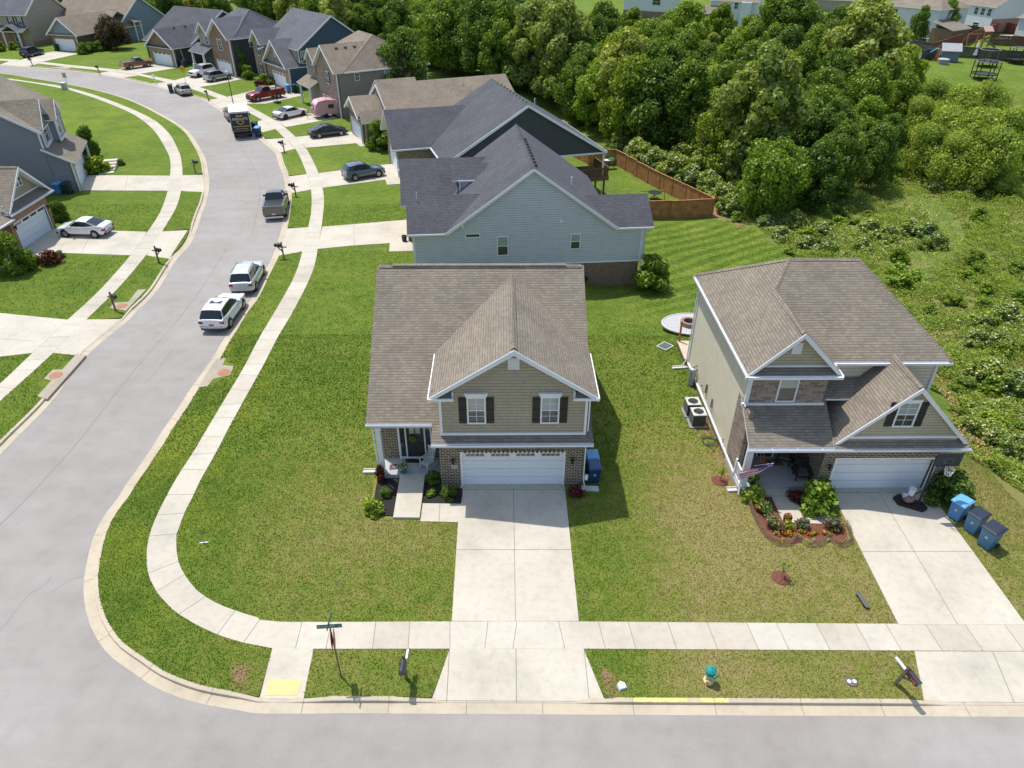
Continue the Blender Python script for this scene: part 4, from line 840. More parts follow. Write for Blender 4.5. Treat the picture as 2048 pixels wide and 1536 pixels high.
for b_ in (8.2, 12.6): m = MB(); m.prism([(-1.7, b_-.3, 0), (-1.1, b_-.3, 0), (-1.1, b_+.3, 0), (-1.7, b_+.3, 0)], (0, 0, .8)); m.tube((-1.4, b_, .8), (-1.4, b_, 3.0), .26, .18, 4); m.build('porch_column', M_WHITE, h.root)
h.win('F', -.02, 3.6, 3.9, 1.5, 1.7, (2, 2)); h.win('F', .2, 9.0, 4.3, .9, 1.2, (2, 2)); h.win('S', 0, 4.0, 4.4, .6, 1.1, (1, 1))
h.garage(0, 3.6, 4.9, 2.15); h.done()
h = House('slate_ranch_house', 'low house with brown brick garage gable and wide slate roof, beside the copper orange truck', -60.8, 142.5, 58, M_ROOF_G)
h.gab_a(-.5, 9.0, 3.5, 4.1, 3.15, 6.2, cap=False); h.gab_b(-.3, 14, 12.5, 9.0, 3.2, 8.4, cap=False)
pent_a(h.w(M_BRICKB), -.02, .4, 0, 7.1, 2.3, 3.2, 5.9, 3.5); b = h.w(M_BRICKT); b.box((0, 0, 0), (.4, 1.1, 2.4)); b.box((0, 6.0, 0), (.4, 7.1, 2.4)); h.w(M_BRICKT).box((-.05, 0, 2.2), (0, 7.1, 3.0)); pent_b(h.w(M_SIDD), 0, 13.7, 3.9, 21, 0, 3.3, 8.1, 12.5); h.w(M_SIDD).box((.2, .01, 0), (4, .3, 3.1))
barge(h, -.5, 3.5, 4.1, 3.15, 6.2, .4); h.facet([(-.5, -.3, 3.12), (0, -.3, 3.45), (0, 7.5, 3.45), (-.5, 7.5, 3.12)], .08)
m = MB(); m.box((-.05, -.07, 0), (.1, .05, 3.1)); m.path([(1.5, -.1, 3.1), (1.9, -.1, 0)], .05, 4); m.box((-.5, -.42, 3.0), (3.6, -.32, 3.15)); m.build('downspout', M_WHITE, h.root)
for k in (3.5, 6.0): m = MB(); m.tube((k, 3.1, 5.9), (k, 3.1, 6.2), .16, .1); m.build('roof_vent', M_BLACK, h.root)
m = MB(); m.prism([(3.5, -.35, 3.2), (12.5, -.35, 8.4), (12.5, -.35, 8.1), (3.6, -.35, 2.9)], (0, -.04, 0)); m.prism([(12.5, -.35, 8.4), (21.5, -.35, 3.2), (21.4, -.35, 2.9), (12.5, -.35, 8.1)], (0, -.04, 0)); m.build('barge_board', M_WHITE, h.root)
h.garage(0, 3.5, 4.9, 2.2); h.done()
h = House('tan_roofed_house', 'large tan roofed house with blue-grey gable, behind the purple-leaved tree', -87.0, 159.3, 72, M_ROOF_R)
h.gab_a(-.5, 18, 3.1, 4.0, 3.1, 6.3, cap=False); h.gab_b(-.3, 19, 19.5, 8.6, 3.1, 8.6, cap=False); h.gab_b(0, 7, 12.8, 6, 3.1, 6.3, cap=False)
pent_a(h.w(M_SIDS), -.02, .4, 0, 6.2, 2.9, 3.3, 6.0, 3.1); b = h.w(M_BRICKB); b.box((0, 0, 0), (.4, .9, 3)); b.box((0, 5.6, 0), (.4, 6.3, 3)); b.box((-.04, 0, 2.3), (.0, 6.3, 3)); b.box((.2, 0, 0), (12, .3, 3)); pent_b(h.w(M_SIDS, 'side_wall'), 0, 18.6, 11.4, 27.6, 0, 3.3, 8.3, 19.5)
barge(h, -.5, 3.1, 4.0, 3.1, 6.3, .4); h.facet([(-.5, -.5, 3.08), (0, -.5, 3.4), (0, 6.8, 3.4), (-.5, 6.8, 3.08)], .08)
m = MB(); m.prism([(10.9, -.35, 3.1), (19.5, -.35, 8.6), (19.5, -.35, 8.3), (11, -.35, 2.8)], (0, -.04, 0)); m.prism([(19.5, -.35, 8.6), (28.1, -.35, 3.1), (28, -.35, 2.8), (19.5, -.35, 8.3)], (0, -.04, 0)); m.box((-.05, -.07, 0), (.1, .05, 3.1)); m.build('barge_board', M_WHITE, h.root)
h.facet([(15, -1.6, 4.0), (17.2, -1.6, 4.0), (17.2, 0, 4.7), (15, 0, 4.7)], .12); m = MB()
for a_ in (15.2, 17.0): m.box((a_-.1, -1.5, 0), (a_+.1, -1.3, 4))
m.build('porch_column', M_WHITE, h.root)
h.garage(0, 3.2, 4.7, 2.2, lights=False); h.done()
h = House('beige_two_storey_house', 'beige sided two-storey house with small gabled porch at the far left corner', -100.5, 167, 80, M_ROOF_B)
h.gab_b(-.3, 16, 6.2, 6.6, 5.9, 10.6, cap=False); pent_b(h.w(M_SIDTAN), 0, 15.6, 0, 12.2, 0, 5.9, 10.3, 6.2); h.facet([(-2.2, 0, 3.0), (0.1, 0, 3.9), (.1, 12, 3.9), (-2.2, 12, 3.0)], .15); h.gab_a(-2.6, .2, 2.9, 2.0, 3.1, 4.3, cap=False)
b = h.w(M_BRICKR); b.box((-.1, 2.2, 0), (0, 12, 2.9)); b.box((-2, .0, 0), (-1.7, .4, 1.3)); h.w(M_BRICKR).box((0, -.05, 0), (12, 0, .8)); m = MB(); m.prism([(-.4, -.35, 5.9), (6.2, -.35, 10.6), (6.2, -.35, 10.3), (-.3, -.35, 5.6)], (0, -.04, 0)); m.prism([(6.2, -.35, 10.6), (12.8, -.35, 5.9), (12.7, -.35, 5.6), (6.2, -.35, 10.3)], (0, -.04, 0)); m.build('barge_board', M_WHITE, h.root)
for b_ in (1.1, 4.6): m = MB(); m.box((-2.4, b_-.12, 0), (-2.15, b_+.12, 3.0)); m.build('porch_column', M_WHITE, h.root)
for b_ in (1.6, 3.7): h.win('F', 0, b_, 4.05, .8, 1.4, (2, 2), 1, shut=.3)
for a_ in (4.2, 5.6): h.win('S', 0, a_, 6.7, .4, .6, None)
h.win('F', -.1, 3.4, .9, 1.2, 1.7, (2, 2)); h.done()
# ================= houses across the street, left edge
h = House('grey_sided_house', 'grey sided house with two tall dormer windows above its porch roof, left edge', -43.7, 72, 200, M_ROOF_T); h.flip = True
h.gab_b(-13, .35, 7.2, 5.6, 6.1, 9.9, cap=False)
h.gab_a(1.45, 7, -2.45, 2.3, 6.35, 8.65, cap=False); h.gab_a(.75, 7, -5.4, 1.7, 6.35, 8.0, cap=False)
h.facet([(-.5, .3, 2.9), (2.2, .3, 4.6), (2.2, -8.8, 4.6), (-.5, -8.8, 2.9)]); h.gutter((-.5, .35, 2.86), (-.5, -8.85, 2.86))
w = h.w(M_SIDG); w.prism([(1.95, 0, 0), (12.7, 0, 0), (12.7, 0, 6.0), (7.2, 0, 9.7), (1.95, 0, 6.1)], (0, -12.6, 0)); w.prism([(.1, 0.0, -.1), (2, 0.0, -.1), (2, 0.0, 4.35), (.1, 0.0, 2.95)], (0, -.3, 0))
pent_a(h.w(M_SIDG, 'dormer_wall'), 1.8, 4, -4.1, -.5, 4.4, 6.35, 8.4, -2.3); pent_a(h.w(M_SIDG, 'dormer_wall'), 1.1, 4, -6.7, -4.1, 4.2, 6.35, 7.7, -5.4)
b = h.w(M_BRICKT); b.box((0, -.0, -.1), (.25, -.8, 2.9)); b.box((0, -6.3, -.1), (.25, -7, 2.9)); b.box((0, -.8, 2.2), (.25, -6.3, 2.9))
m = MB(); m.box((-.05, .05, 0), (.12, -.07, 2.9)); m.box((1.9, .06, 4.4), (2.05, -.08, 6.1)); m.box((1.7, -.45, 4.4), (1.85, -.65, 6.2)); m.box((1.7, -3.95, 4.4), (1.85, -4.15, 6.2)); m.box((1.0, -4.1, 4.2), (1.15, -4.35, 6.2)); m.box((1.0, -6.5, 4.2), (1.15, -6.75, 6.2)); m.box((.95, -4.1, 4.1), (1.1, -6.7, 4.3)); m.box((1.65, -.45, 4.4), (1.8, -4.1, 4.52)); m.box((-.4, -8.7, 0), (-.2, -8.5, 2.8)); m.build('trim', M_WHITE, h.root)
m = MB(); m.prism([(1.6, .38, 6.1), (7.2, .38, 9.9), (7.2, .38, 9.65), (1.65, .38, 5.85)], (0, .04, 0)); m.prism([(7.2, .38, 9.9), (12.8, .38, 6.1), (12.7, .38, 5.85), (7.2, .38, 9.65)], (0, .04, 0)); m.prism([(-.5, .33, 2.9), (2.2, .33, 4.6), (2.2, .33, 4.38), (-.5, .33, 2.68)], (0, .04, 0)); m.build('barge_board', M_WHITE, h.root)
barge(h, 1.45, -2.45, 2.3, 6.35, 8.65, .25); barge(h, .75, -5.4, 1.7, 6.35, 8.0, .25)
for a_, b_ in ((1.8, -2.3), (1.1, -5.4)): h.win('F', a_, b_, 4.65, 1.5 if b_ > -3 else 1.3, 1.5, (2, 1))
h.garage(0, -3.55, 5.0, 2.15, lights=False); h.done()
h = House('red_brick_house', 'red brick garage house at the left edge with a white sedan parked at its door', -41.0, 61.8, 180, M_ROOF_T)
h.gab_a(-.45, 16, 2.5, 3.2, 3.35, 6.3, cap=True); h.facet([(-.55, -.75, 3.3), (.3, -.75, 3.8), (.3, 5.7, 3.8), (-.55, 5.7, 3.3)], .1); h.gutter((-.55, 5.75, 3.26), (-.55, -.8, 3.26))
h.facet([(-.6, 5.6, 2.95), (2.0, 5.6, 4.2), (2.0, 11, 4.2), (-.6, 11, 2.95)]); h.G.box((-.7, 5.6, 2.8), (-.6, 11, 2.93))
pent_a(h.w(M_SHAKE), -.0+.25, 3, -.2, 5.3, 3.4, 3.5, 6.1, 2.5); b = h.w(M_BRICKR); b.box((0, -.2, -.2), (.25, .35, 3.25)); b.box((0, 4.95, -.2), (.25, 5.5, 3.25)); b.box((0, .35, 2.25), (.25, 4.95, 3.25)); b.box((.25, -.2, -.2), (15, 0, 3.3)); b.box((.25, 5.3, -.2), (2.6, 5.5, 3.2)); b.box((2.4, 5.5, -.2), (2.6, 11, 4)); b.box((.3, 0, -.2), (15, 5.3, 3.2))
m = MB(); m.box((.18, -.2, 3.75), (.25, 5.3, 3.87)); m.build('gable_band', M_WHITE, h.root); barge(h, -.45, 2.5, 3.2, 3.35, 6.3, .28)
for k in (-1, 0, 1): h.win('F', .25, 2.45+k*.5, 4.6, .36, .7, (1, 1), fr=.05)
h.garage(0, 2.65, 4.6, 2.2); h.lantern(0, .12, 1.9); h.lantern(0, 5.15, 1.9)
m = MB(); m.box((-.15, 5.5, -.1), (2.4, 11, .25)); m.build('porch_floor', M_PORCH, h.root); m = MB(); m.box((-.3, 8.6, 0), (.0, 8.9, 2.9)); m.build('porch_column', M_WHITE, h.root)
h.done()
# ================= far houses beyond the wood
def farhouse(nm, lab, ox, oy, al, wd, dp, ze, zr, wall, roof, z0=0, wins=(), brick=None, ridge='b'):
    h = House(nm, lab, ox, oy, al, roof)
    if ridge == 'b': h.gab_b(-.4, wd+.4, dp/2, dp/2+.4, ze, zr, cap=False); pent_b(h.w(wall), 0, wd, 0, dp, 0, ze, zr-.25)
    elif ridge == 'a': h.gab_a(-.4, dp+.4, wd/2, wd/2+.4, ze, zr, cap=False); pent_a(h.w(wall), 0, dp, 0, wd, 0, ze, zr-.25)
    else: h.hip(-.4, dp+.4, -.4, wd+.4, ze, (dp/2, wd*.3, zr), (dp/2, wd*.7, zr)); h.w(wall).box((0, 0, 0), (dp, wd, ze))
    if brick: h.w(brick, 'brick_base').box((-.06, -.06, -2), (dp+.06, wd+.06, ze*.32))
    for (b_, z_, w_, hh) in wins: h.win('F', 0, b_, z_, w_, hh, (2, 1))
    return h
def fromcorners(pr, pl):
    a = Vector(g(*pr)); b = Vector(g(*pl)); w = b-a; return a.x, a.y, math.degrees(math.atan2(w.y, w.x))-90, w.length
ox, oy, al, wd = fromcorners((1975, 66), (1886, 52))
h = farhouse('white_two_storey_house', 'white two-storey house with three upper windows together, behind a brown fence at the top right', ox, oy, al, wd, 11, 5.6, 8.6, M_SIDW, M_ROOF_R, wins=[(wd*.1, 3.6, 1.0, 1.5), (wd*.24, 3.6, 1.0, 1.5), (wd*.38, 3.6, 1.0, 1.5), (wd*.66, 3.6, .9, 1.4), (wd*.92, 3.6, .9, 1.4), (wd*.72, .2, 2.2, 2), (wd*.3, .9, 1.6, 1.0)]); h.w(M_BRICKR, 'side_wall').box((0.05, -.1, 0), (11, 0, 3.0)); h.done()
ox, oy, al, wd = fromcorners((1862, 86), (1752, 72))
h = farhouse('pale_grey_house', 'pale grey sided house with brick lower storey, behind the tall dark conifer', ox, oy, al, wd, 13, 6.6, 9, M_SIDW, M_ROOF_R, brick=M_BRICKT, wins=[(wd*.76, 4.6, .9, 1.4), (wd*.25, 4.6, .9, 1.4)], ridge='hip'); h.facet([(-2, -5, 3.2), (6, -5, 3.2), (6, 0, 4.6), (-2, 0, 4.6)], .2); h.w(M_BRICKB, 'annexe').box((-1.6, -4.6, 0), (6, 0, 3.2)); h.done()
ox, oy, al, wd = fromcorners((1700, 24), (1600, 20))
h = farhouse('tan_house', 'tan house with reddish brown roof just showing over the trees at top right', ox, oy, al, wd, 10, 3.0, 7, M_SIDTAN, plain('russet_roof', (.30, .19, .14), .9), wins=[], ridge='b'); h.done()
ox, oy, al, wd = fromcorners((1508, 55), (1416, 50))
h = farhouse('cream_white_house', 'cream white two-storey house with bow window and small lean-to roof above the treetops', ox, oy, al, wd, 12, 5.7, 8.5, M_SIDW, M_ROOF_R, wins=[(wd*.2, 4.0, .9, 1.4), (wd*.45, 4.0, .9, 1.4), (wd*.62, .9, 2.6, 1.7)]); h.facet([(-3, wd*.72, 3.0), (0, wd*.72, 4.6), (0, wd*1.15, 4.6), (-3, wd*1.15, 3.0)], .2); h.w(M_BRICKB, 'sunroom_wall').box((-2.7, wd*.75, 0), (0, wd*1.12, 3)); h.w(M_SIDW, 'bay').box((-1.2, wd*.12, 0), (0, wd*.34, 5.6)); h.done()
ox, oy, al, wd = fromcorners((1340, 42), (1246, 36))
h = farhouse('plain_white_house', 'plain white sided house with dark brick base, above the wood at top centre', ox, oy, al, wd, 12, 6.4, 9, M_SIDW, M_ROOF_R, brick=M_BRICKB, wins=[(wd*.32, 3.6, 2.2, 1.7)]); h.done()
ox, oy, al, wd = fromcorners((2110, 100), (2022, 86))
h = farhouse('corner_tan_house', 'pale house with a covered porch cut by the right edge of the photo', ox, oy, al, wd, 12, 5.2, 8.5, M_SIDW, M_ROOF_R, brick=M_BRICKR, wins=[(wd*.6, 3.2, 1.0, 1.4)]); h.done()
# ------------------------------------------------------------------ fences
def fence(name, label, P, hgt, mat, post=2.4, rails=True, group=None, cap=True, z=None):
    """P: world points along the fence"""
    P = [Vector(p) for p in P]; o = thing(name, label, 'fence', (P[0].x, P[0].y, tz(P[0].x, P[0].y)), 0, group); base = Vector(o.location)
    for a, b in zip(P[:-1], P[1:]):
        n = max(1, round((b-a).length/post)); d = (b-a).normalized(); nn = Vector((-d.y, d.x))
        for i in range(n):
            p, q = a+(b-a)*(i/n), a+(b-a)*((i+1)/n); m = MB(); L = (q-p).length; k = int(L/.145)
            def zt(v): return tz(v.x, v.y)-base.z
            for j in range(k):
                s0, s1 = p+d*(L*j/k+.004), p+d*(L*(j+1)/k-.004); z0 = min(zt(s0), zt(s1))-.05; z1 = (zt(p)+zt(q))/2+hgt; o_ = nn*.02
                m.prism([(s0.x-base.x, s0.y-base.y, z0), (s1.x-base.x, s1.y-base.y, z0), (s1.x-base.x, s1.y-base.y, z1), (s0.x-base.x, s0.y-base.y, z1)], (nn.x*.022, nn.y*.022, 0))
            m.build('fence_panel', mat, o)
            if rails:
                m = MB()
                for zz in (.3, hgt*.5, hgt-.2): m.prism([(p.x-base.x, p.y-base.y, zt(p)+zz), (q.x-base.x, q.y-base.y, zt(q)+zz), (q.x-base.x, q.y-base.y, zt(q)+zz+.09), (p.x-base.x, p.y-base.y, zt(p)+zz+.09)], (-nn.x*.05, -nn.y*.05, 0))
                if cap: w = .08; zc = (zt(p)+zt(q))/2+hgt; m.prism([(p.x-base.x-nn.x*w, p.y-base.y-nn.y*w, zc), (q.x-base.x-nn.x*w, q.y-base.y-nn.y*w, zc), (q.x-base.x+nn.x*w, q.y-base.y+nn.y*w, zc), (p.x-base.x+nn.x*w, p.y-base.y+nn.y*w, zc)], (0, 0, .04))
                m.build('rail', mat, o)
            m = MB(); m.box((p.x-base.x-.06, p.y-base.y-.06, zt(p)-.1), (p.x-base.x+.06, p.y-base.y+.06, zt(p)+hgt+.03)); m.build('fence_post', mat, o)
    return o
FC = gt(1424, 432)[:2]; FL = gt(1296, 437)[:2]; FB = gt(1229, 329)[:2]; FB2 = gt(1175, 300)[:2]
FLL = (FL[0]-(FC[0]-FL[0])*.75, FL[1]-(FC[1]-FL[1])*.75)
fence('wooden_fence', 'reddish cedar board fence round the back yard of the light blue house', [FLL, FL, FC, FB], 1.85, M_WOODF)
fence('wooden_fence', 'brown board fence behind the charcoal house running up to the dark trees', [FB, (FB[0]-3.2, FB[1]+.4), (-.5, 112)], 1.9, M_WOODF)
def gp(*px): return [gt(u, v)[:2] for u, v in px]
M_FBR = plain('dark_brown_fence', (.10, .055, .04), .9, var=.3); M_FGR = plain('grey_weathered_fence', (.085, .075, .068), .9, var=.3); M_FRD = plain('red_brown_fence', (.20, .06, .045), .9, var=.2)
fence('yard_fence', 'dark brown board fence below the white two-storey house', gp((1858, 62), (1950, 72), (1960, 74)), 2.0, M_FBR, 4)
fence('yard_fence', 'long red-brown fence slanting down from the white house towards the playhouse', gp((2000, 62), (1955, 80), (1890, 100), (1862, 108)), 2.2, M_FRD, 4)
fence('yard_fence', 'red board fence beside the patio at the right edge', gp((1992, 62), (2035, 70)), 2.2, M_FRD, 4)
fence('yard_fence', 'dark fence along the patio of the house at the right edge', gp((1975, 90), (2048, 95), (2120, 100)), 2.0, M_FBR, 4)
fence('yard_fence', 'long grey weathered fence behind the trampolines', gp((1840, 122), (1880, 112), (1910, 115), (2000, 122), (2048, 126), (2120, 130)), 2.0, M_FGR, 4)
fence('yard_fence', 'grey fence with a dark frame beside the pool and tall conifer', gp((1770, 88), (1800, 97), (1862, 108)), 2.0, M_FGR, 4)
# ------------------------------------------------------------------ vehicles (x forward, y left)
M_TYRE = plain('tyre_rubber', (.014, .014, .015), .85); M_RIM = plain('alloy_rim', (.34, .35, .36), .35, .7); M_RIMD = plain('dark_rim', (.03, .03, .03), .4, .5)
M_TAIL = plain('tail_light_red', (.28, .012, .014), .25, var=.05); M_HEAD = plain('headlight_glass', (.5, .52, .55), .1, .2); M_PLAST = plain('black_plastic', (.02, .02, .022), .6); M_CHROME = plain('chrome', (.6, .6, .6), .15, 1)
M_CGL, t, b = newmat('tinted_car_glass'); b.inputs['Base Color'].default_value = (.012, .016, .022, 1); b.inputs['Roughness'].default_value = .04; b.inputs['Specular IOR Level'].default_value = .7
def paint(name, c, metal=.2):
    if name in MATS: return MATS[name]
    m, t, b = newmat(name); b.inputs['Base Color'].default_value = (*c, 1); b.inputs['Metallic'].default_value = metal; b.inputs['Roughness'].default_value = .32; b.inputs['Coat Weight'].default_value = .8; b.inputs['Coat Roughness'].default_value = .05
    n = noi(t, posv(t), 1.3, 3); t.links.new(ramp(t, n, [(.3, scl(c, .94)), (.7, scl(c, 1.05))]), b.inputs['Base Color']); MATS[name] = m; return m
def interp(tab, x):
    for (x0, *a), (x1, *b) in zip(tab[:-1], tab[1:]):
        if x <= x1: f = (x-x0)/(x1-x0); f = f*f*(3-2*f) if len(a) > 9 else f; return [p+(q-p)*f for p, q in zip(a, b)]
    return list(tab[-1][1:])
def vehicle(name, label, cat, x, y, head, col, kind, group=None, L=4.6, Wd=1.85, Hh=None, rim=M_RIM, z=None, roofrack=False, sunroof=False, plate=None, platec=None, lowdark=False):
    o = thing(name, label, cat, (x, y, tz(x, y) if z is None else z), R(head), group); hw = Wd/2; hl = L/2
    K = dict(
     sedan=dict(H=1.45, belt=.92, hood=[(-1,.55,.76),(-.97,.92,.86),(-.88,1.06,.93),(-.62,1.08,1),(-.2,.98,1),(.22,.98,1),(.48,.96,.99),(.75,.86,.96),(.93,.74,.88),(1,.5,.72)], cab=[(-.78,1.06),(-.36,1.40),(-.05,1.45),(.12,1.43),(.50,.96)], r0=-.34, r1=.10),
     suv=dict(H=1.68, belt=1.05, hood=[(-1,.6,.84),(-.98,1.05,.92),(-.92,1.12,.96),(-.5,1.08,1),(.2,1.06,1),(.42,1.06,.99),(.72,1.0,.96),(.92,.88,.9),(1,.55,.76)], cab=[(-.955,1.12),(-.82,1.60),(-.4,1.68),(.0,1.66),(.42,1.06)], r0=-.80, r1=.06),
     pickup=dict(H=1.88, belt=1.2, hood=[(-1,.7,.93),(-.985,1.26,.97),(-.3,1.28,.99),(.2,1.22,1),(.48,1.2,1),(.8,1.16,.97),(.95,1.02,.93),(1,.6,.84)], cab=[(-.22,1.25),(-.15,1.84),(.0,1.88),(.20,1.86),(.45,1.2)], r0=-.13, r1=.22))[kind]
    Hs = (Hh or K['H'])/K['H']; ztab = [(q*hl, zz*Hs, w*hw) for q, zz, w in K['hood']]; ctab = [(q*hl, zz*Hs) for q, zz in K['cab']]
    zb = .24*Hs if kind != 'pickup' else .42; secs = []
    xs = sorted(set([q[0] for q in ztab]+[-hl+L*i/26 for i in range(27)])); bedx0, bedx1 = (-.95*hl, -.24*hl)
    for xx in xs:
        zt, w = interp(ztab, xx); e = abs(xx)/hl; lo = zb+.16*max(0, e-.86)/.14
        if kind == 'pickup': crown = 0
        else: crown = .03
        secs.append([(xx, -w*.80, lo), (xx, -w*.97, lo+.12), (xx, -w, .48*Hs if zt > .6 else lo+.2), (xx, -w*.985, min(zt-.06, K['belt']*Hs*.9)), (xx, -w*.92, zt-.015), (xx, -w*.6, zt+crown*.7), (xx, 0, zt+crown), (xx, w*.6, zt+crown*.7), (xx, w*.92, zt-.015), (xx, w*.985, min(zt-.06, K['belt']*Hs*.9)), (xx, w, .48*Hs if zt > .6 else lo+.2), (xx, w*.97, lo+.12), (xx, w*.80, lo)])
    m = MB(); m.loft([s_[::-1] for s_ in secs])
    wr = (.335 if kind == 'sedan' else .365)*(1 if kind != 'pickup' else 1.08); wx = (-.585*hl, .61*hl) if kind != 'pickup' else (-.56*hl, .64*hl)
    body = m.build('body', col, o, smooth=True, weld=True)
    try:
        sb = body.modifiers.new('edge', 'EDGE_SPLIT'); sb.split_angle = R(38)
    except Exception: pass
    # glasshouse
    cs = []; cx = sorted(set([q[0] for q in ctab]+[ctab[0][0]+(ctab[-1][0]-ctab[0][0])*i/14 for i in range(15)])); zmax = max(q[1] for q in ctab)
    for xx in cx:
        zt = interp(ctab, xx)[0]; zbel = interp(ztab, xx)[0]-.05; w0 = interp(ztab, xx)[1]*.90; f = max(0, min(1, (zt-zbel)/(zmax-zbel+1e-6))); w1 = w0*(1-.22*f)
        cs.append([(xx, -w0, zbel), (xx, -w1, max(zbel+.01, zt-.05)), (xx, -w1*.86, max(zbel+.012, zt-.004)), (xx, 0, zt+.012), (xx, w1*.86, max(zbel+.012, zt-.004)), (xx, w1, max(zbel+.01, zt-.05)), (xx, w0, zbel)])
    m = MB(); m.loft([s_[::-1] for s_ in cs], closed=False); m.build('windows', M_CGL, o, smooth=False)
    m = MB(); xm = r_mid = (K['r0']+K['r1'])/2*hl+.06*hl
    for q in (-1, 1): zt_ = interp(ctab, xm)[0]; w0_ = interp(ztab, xm)[1]*.90; zb_ = interp(ztab, xm)[0]-.03; w1_ = w0_*(1-.22*max(0, (zt_-zb_)/(zmax-zb_))); m.prism([(xm, q*w0_, zb_), (xm, q*w1_, zt_-.05), (xm+.05, q*w1_, zt_-.05), (xm+.06, q*w0_, zb_)], (0, q*.006, 0))
    m.build('door_pillar', M_PLAST, o)
    # roof skin and pillars in body colour
    m = MB(); r0, r1 = K['r0']*hl, K['r1']*hl; rs = []
    for i in range(9):
        xx = r0+(r1-r0)*i/8; zt = interp(ctab, xx)[0]; w0 = interp(ztab, xx)[1]*.90; zbel = interp(ztab, xx)[0]-.05; f = (zt-zbel)/(zmax-zbel); w1 = w0*(1-.22*f)
        rs.append([(xx, -w1-.012, zt-.075), (xx, -w1*.97-.01, zt-.02), (xx, -w1*.84, zt+.014), (xx, 0, zt+.034), (xx, w1*.84, zt+.014), (xx, w1*.97+.01, zt-.02), (xx, w1+.012, zt-.075)])
    m.loft([s_[::-1] for s_ in rs], closed=False, caps=False)
    def side(xx, q, off=.012):
        zt = interp(ctab, xx)[0]; w0 = interp(ztab, xx)[1]*.90; zbel = interp(ztab, xx)[0]-.03; f = max(0, (zt-zbel)/(zmax-zbel)); w1 = w0*(1-.22*f); return Vector((xx, q*(w0+off), zbel)), Vector((xx, q*(w1+off), zt-.05))
    for q in (-1, 1):
        A = side(r0, q)[1]; B = side(ctab[0][0]+.05, q)[0]; d = Vector((.15, 0, 0)); m.prism([A, B, B+d, A+d*.8], (0, q*.012, 0))
        A = side(r1, q)[1]; B = side(ctab[-1][0]-.03, q)[0]; d = Vector((-.08, 0, 0)); m.prism([A, B, B+d, A+d], (0, q*.014, 0))
        xm = (r0+r1)/2+.08*hl
        
    m.build('roof_panel', col, o, smooth=False)
    if sunroof: m = MB(); zt = zmax+.036; m.box((-.05*hl-.1, -.45, zt-.02), (.2*hl, .45, zt+.012)) if False else m.prism([(r1-1.15, -.42, interp(ctab, r1-1.15)[0]+.03), (r1-.05, -.42, interp(ctab, r1-.05)[0]+.03), (r1-.05, .42, interp(ctab, r1-.05)[0]+.03), (r1-1.15, .42, interp(ctab, r1-1.15)[0]+.03)], (0, 0, .018)); m.build('sunroof', M_CGL, o)
    if roofrack:
        m = MB()
        for q in (-1, 1): m.path([(r0+.1, q*.60, zmax+.0), (r0+.2, q*.60, zmax+.07), (r1-.15, q*.60, zmax+.07), (r1-.05, q*.60, zmax)], .02, 5)
        m.build('roof_rail', M_PLAST, o)
    # wheels
    for wxx in wx:
        for q in (-1, 1):
            yy = q*(interp(ztab, wxx)[1]-.015); m = MB(); m.tube((wxx, yy-q*.10, wr+.02), (wxx, yy+q*.012, wr+.02), wr+.075, n=20); m.build('wheel_arch', M_PLAST if (lowdark or kind == 'suv') else M_BLACK, o)
            m = MB(); m.tube((wxx, yy-q*.22, wr), (wxx, yy+q*.03, wr), wr, n=22); w_ = m.build('wheel', M_TYRE, o)
            m = MB(); m.tube((wxx, yy+q*.02, wr), (wxx, yy+q*.038, wr), wr*.62, n=16)
            for k in range(5):
                a = k*2*math.pi/5; m.tube((wxx, yy+q*.04, wr), (wxx+math.cos(a)*wr*.6, yy+q*.04, wr+math.sin(a)*wr*.6), .035, .025, 4)
            m.build('rim', rim, w_)
            m = MB(); m.tube((wxx, yy+q*.03, wr), (wxx, yy+q*.034, wr), wr*.68, n=18); m.build('rim_shadow', M_BLACK, w_)
    # ends
    zt = K['belt']*Hs
    for q in (-1, 1):
        m = MB(); m.prism([(-hl*.985, q*hw*.58, zt-.28), (-hl*.985, q*hw*.86, zt-.26), (-hl*.93, q*hw*.95, zt-.10), (-hl*.965, q*hw*.6, zt-.08)], (-.03, 0, 0)); m.box((-hl*.99, q*hw*.62, zt-.27), (-hl*.90, q*hw*.93, zt-.11)); m.build('tail_light', M_TAIL, o)
        m = MB(); m.box((hl*.90, q*hw*.52, zt-.33), (hl*.975, q*hw*.86, zt-.19)); m.build('headlight', M_HEAD, o)
        m = MB(); xm = ctab[-1][0]-.18*hl; m.box((xm-.08, q*hw*.93, zt+.0), (xm+.08, q*(hw+.16), zt+.15)); m.build('mirror', col if kind != 'pickup' else M_PLAST, o)
    m = MB(); m.box((hl*.93, -hw*.5, .45), (hl*.995, hw*.5, zt-.25)); m.build('grille', M_PLAST, o)
    m = MB(); m.box((-hl*1.0, -hw*.82, .3), (-hl*.93, hw*.82, .46)); m.build('rear_bumper', M_CHROME if kind == 'pickup' else M_PLAST, o); m = MB(); m.box((hl*.93, -hw*.78, .26), (hl*.995, hw*.78, .42)); m.build('front_bumper', M_PLAST, o)
    m = MB(); m.box((-hl*1.005, -.16, .62), (-hl*.99, .16, .76)); m.build('licence_plate', platec or plain('pale_plate', (.5, .55, .6), .5), o)
    if kind == 'suv':
        m = MB(); 
        for q in (-1, 1): m.box((wx[0]+.3, q*(hw-.02), .26), (wx[1]-.3, q*(hw+.012), .40))
        m.build('side_cladding', M_PLAST, o)
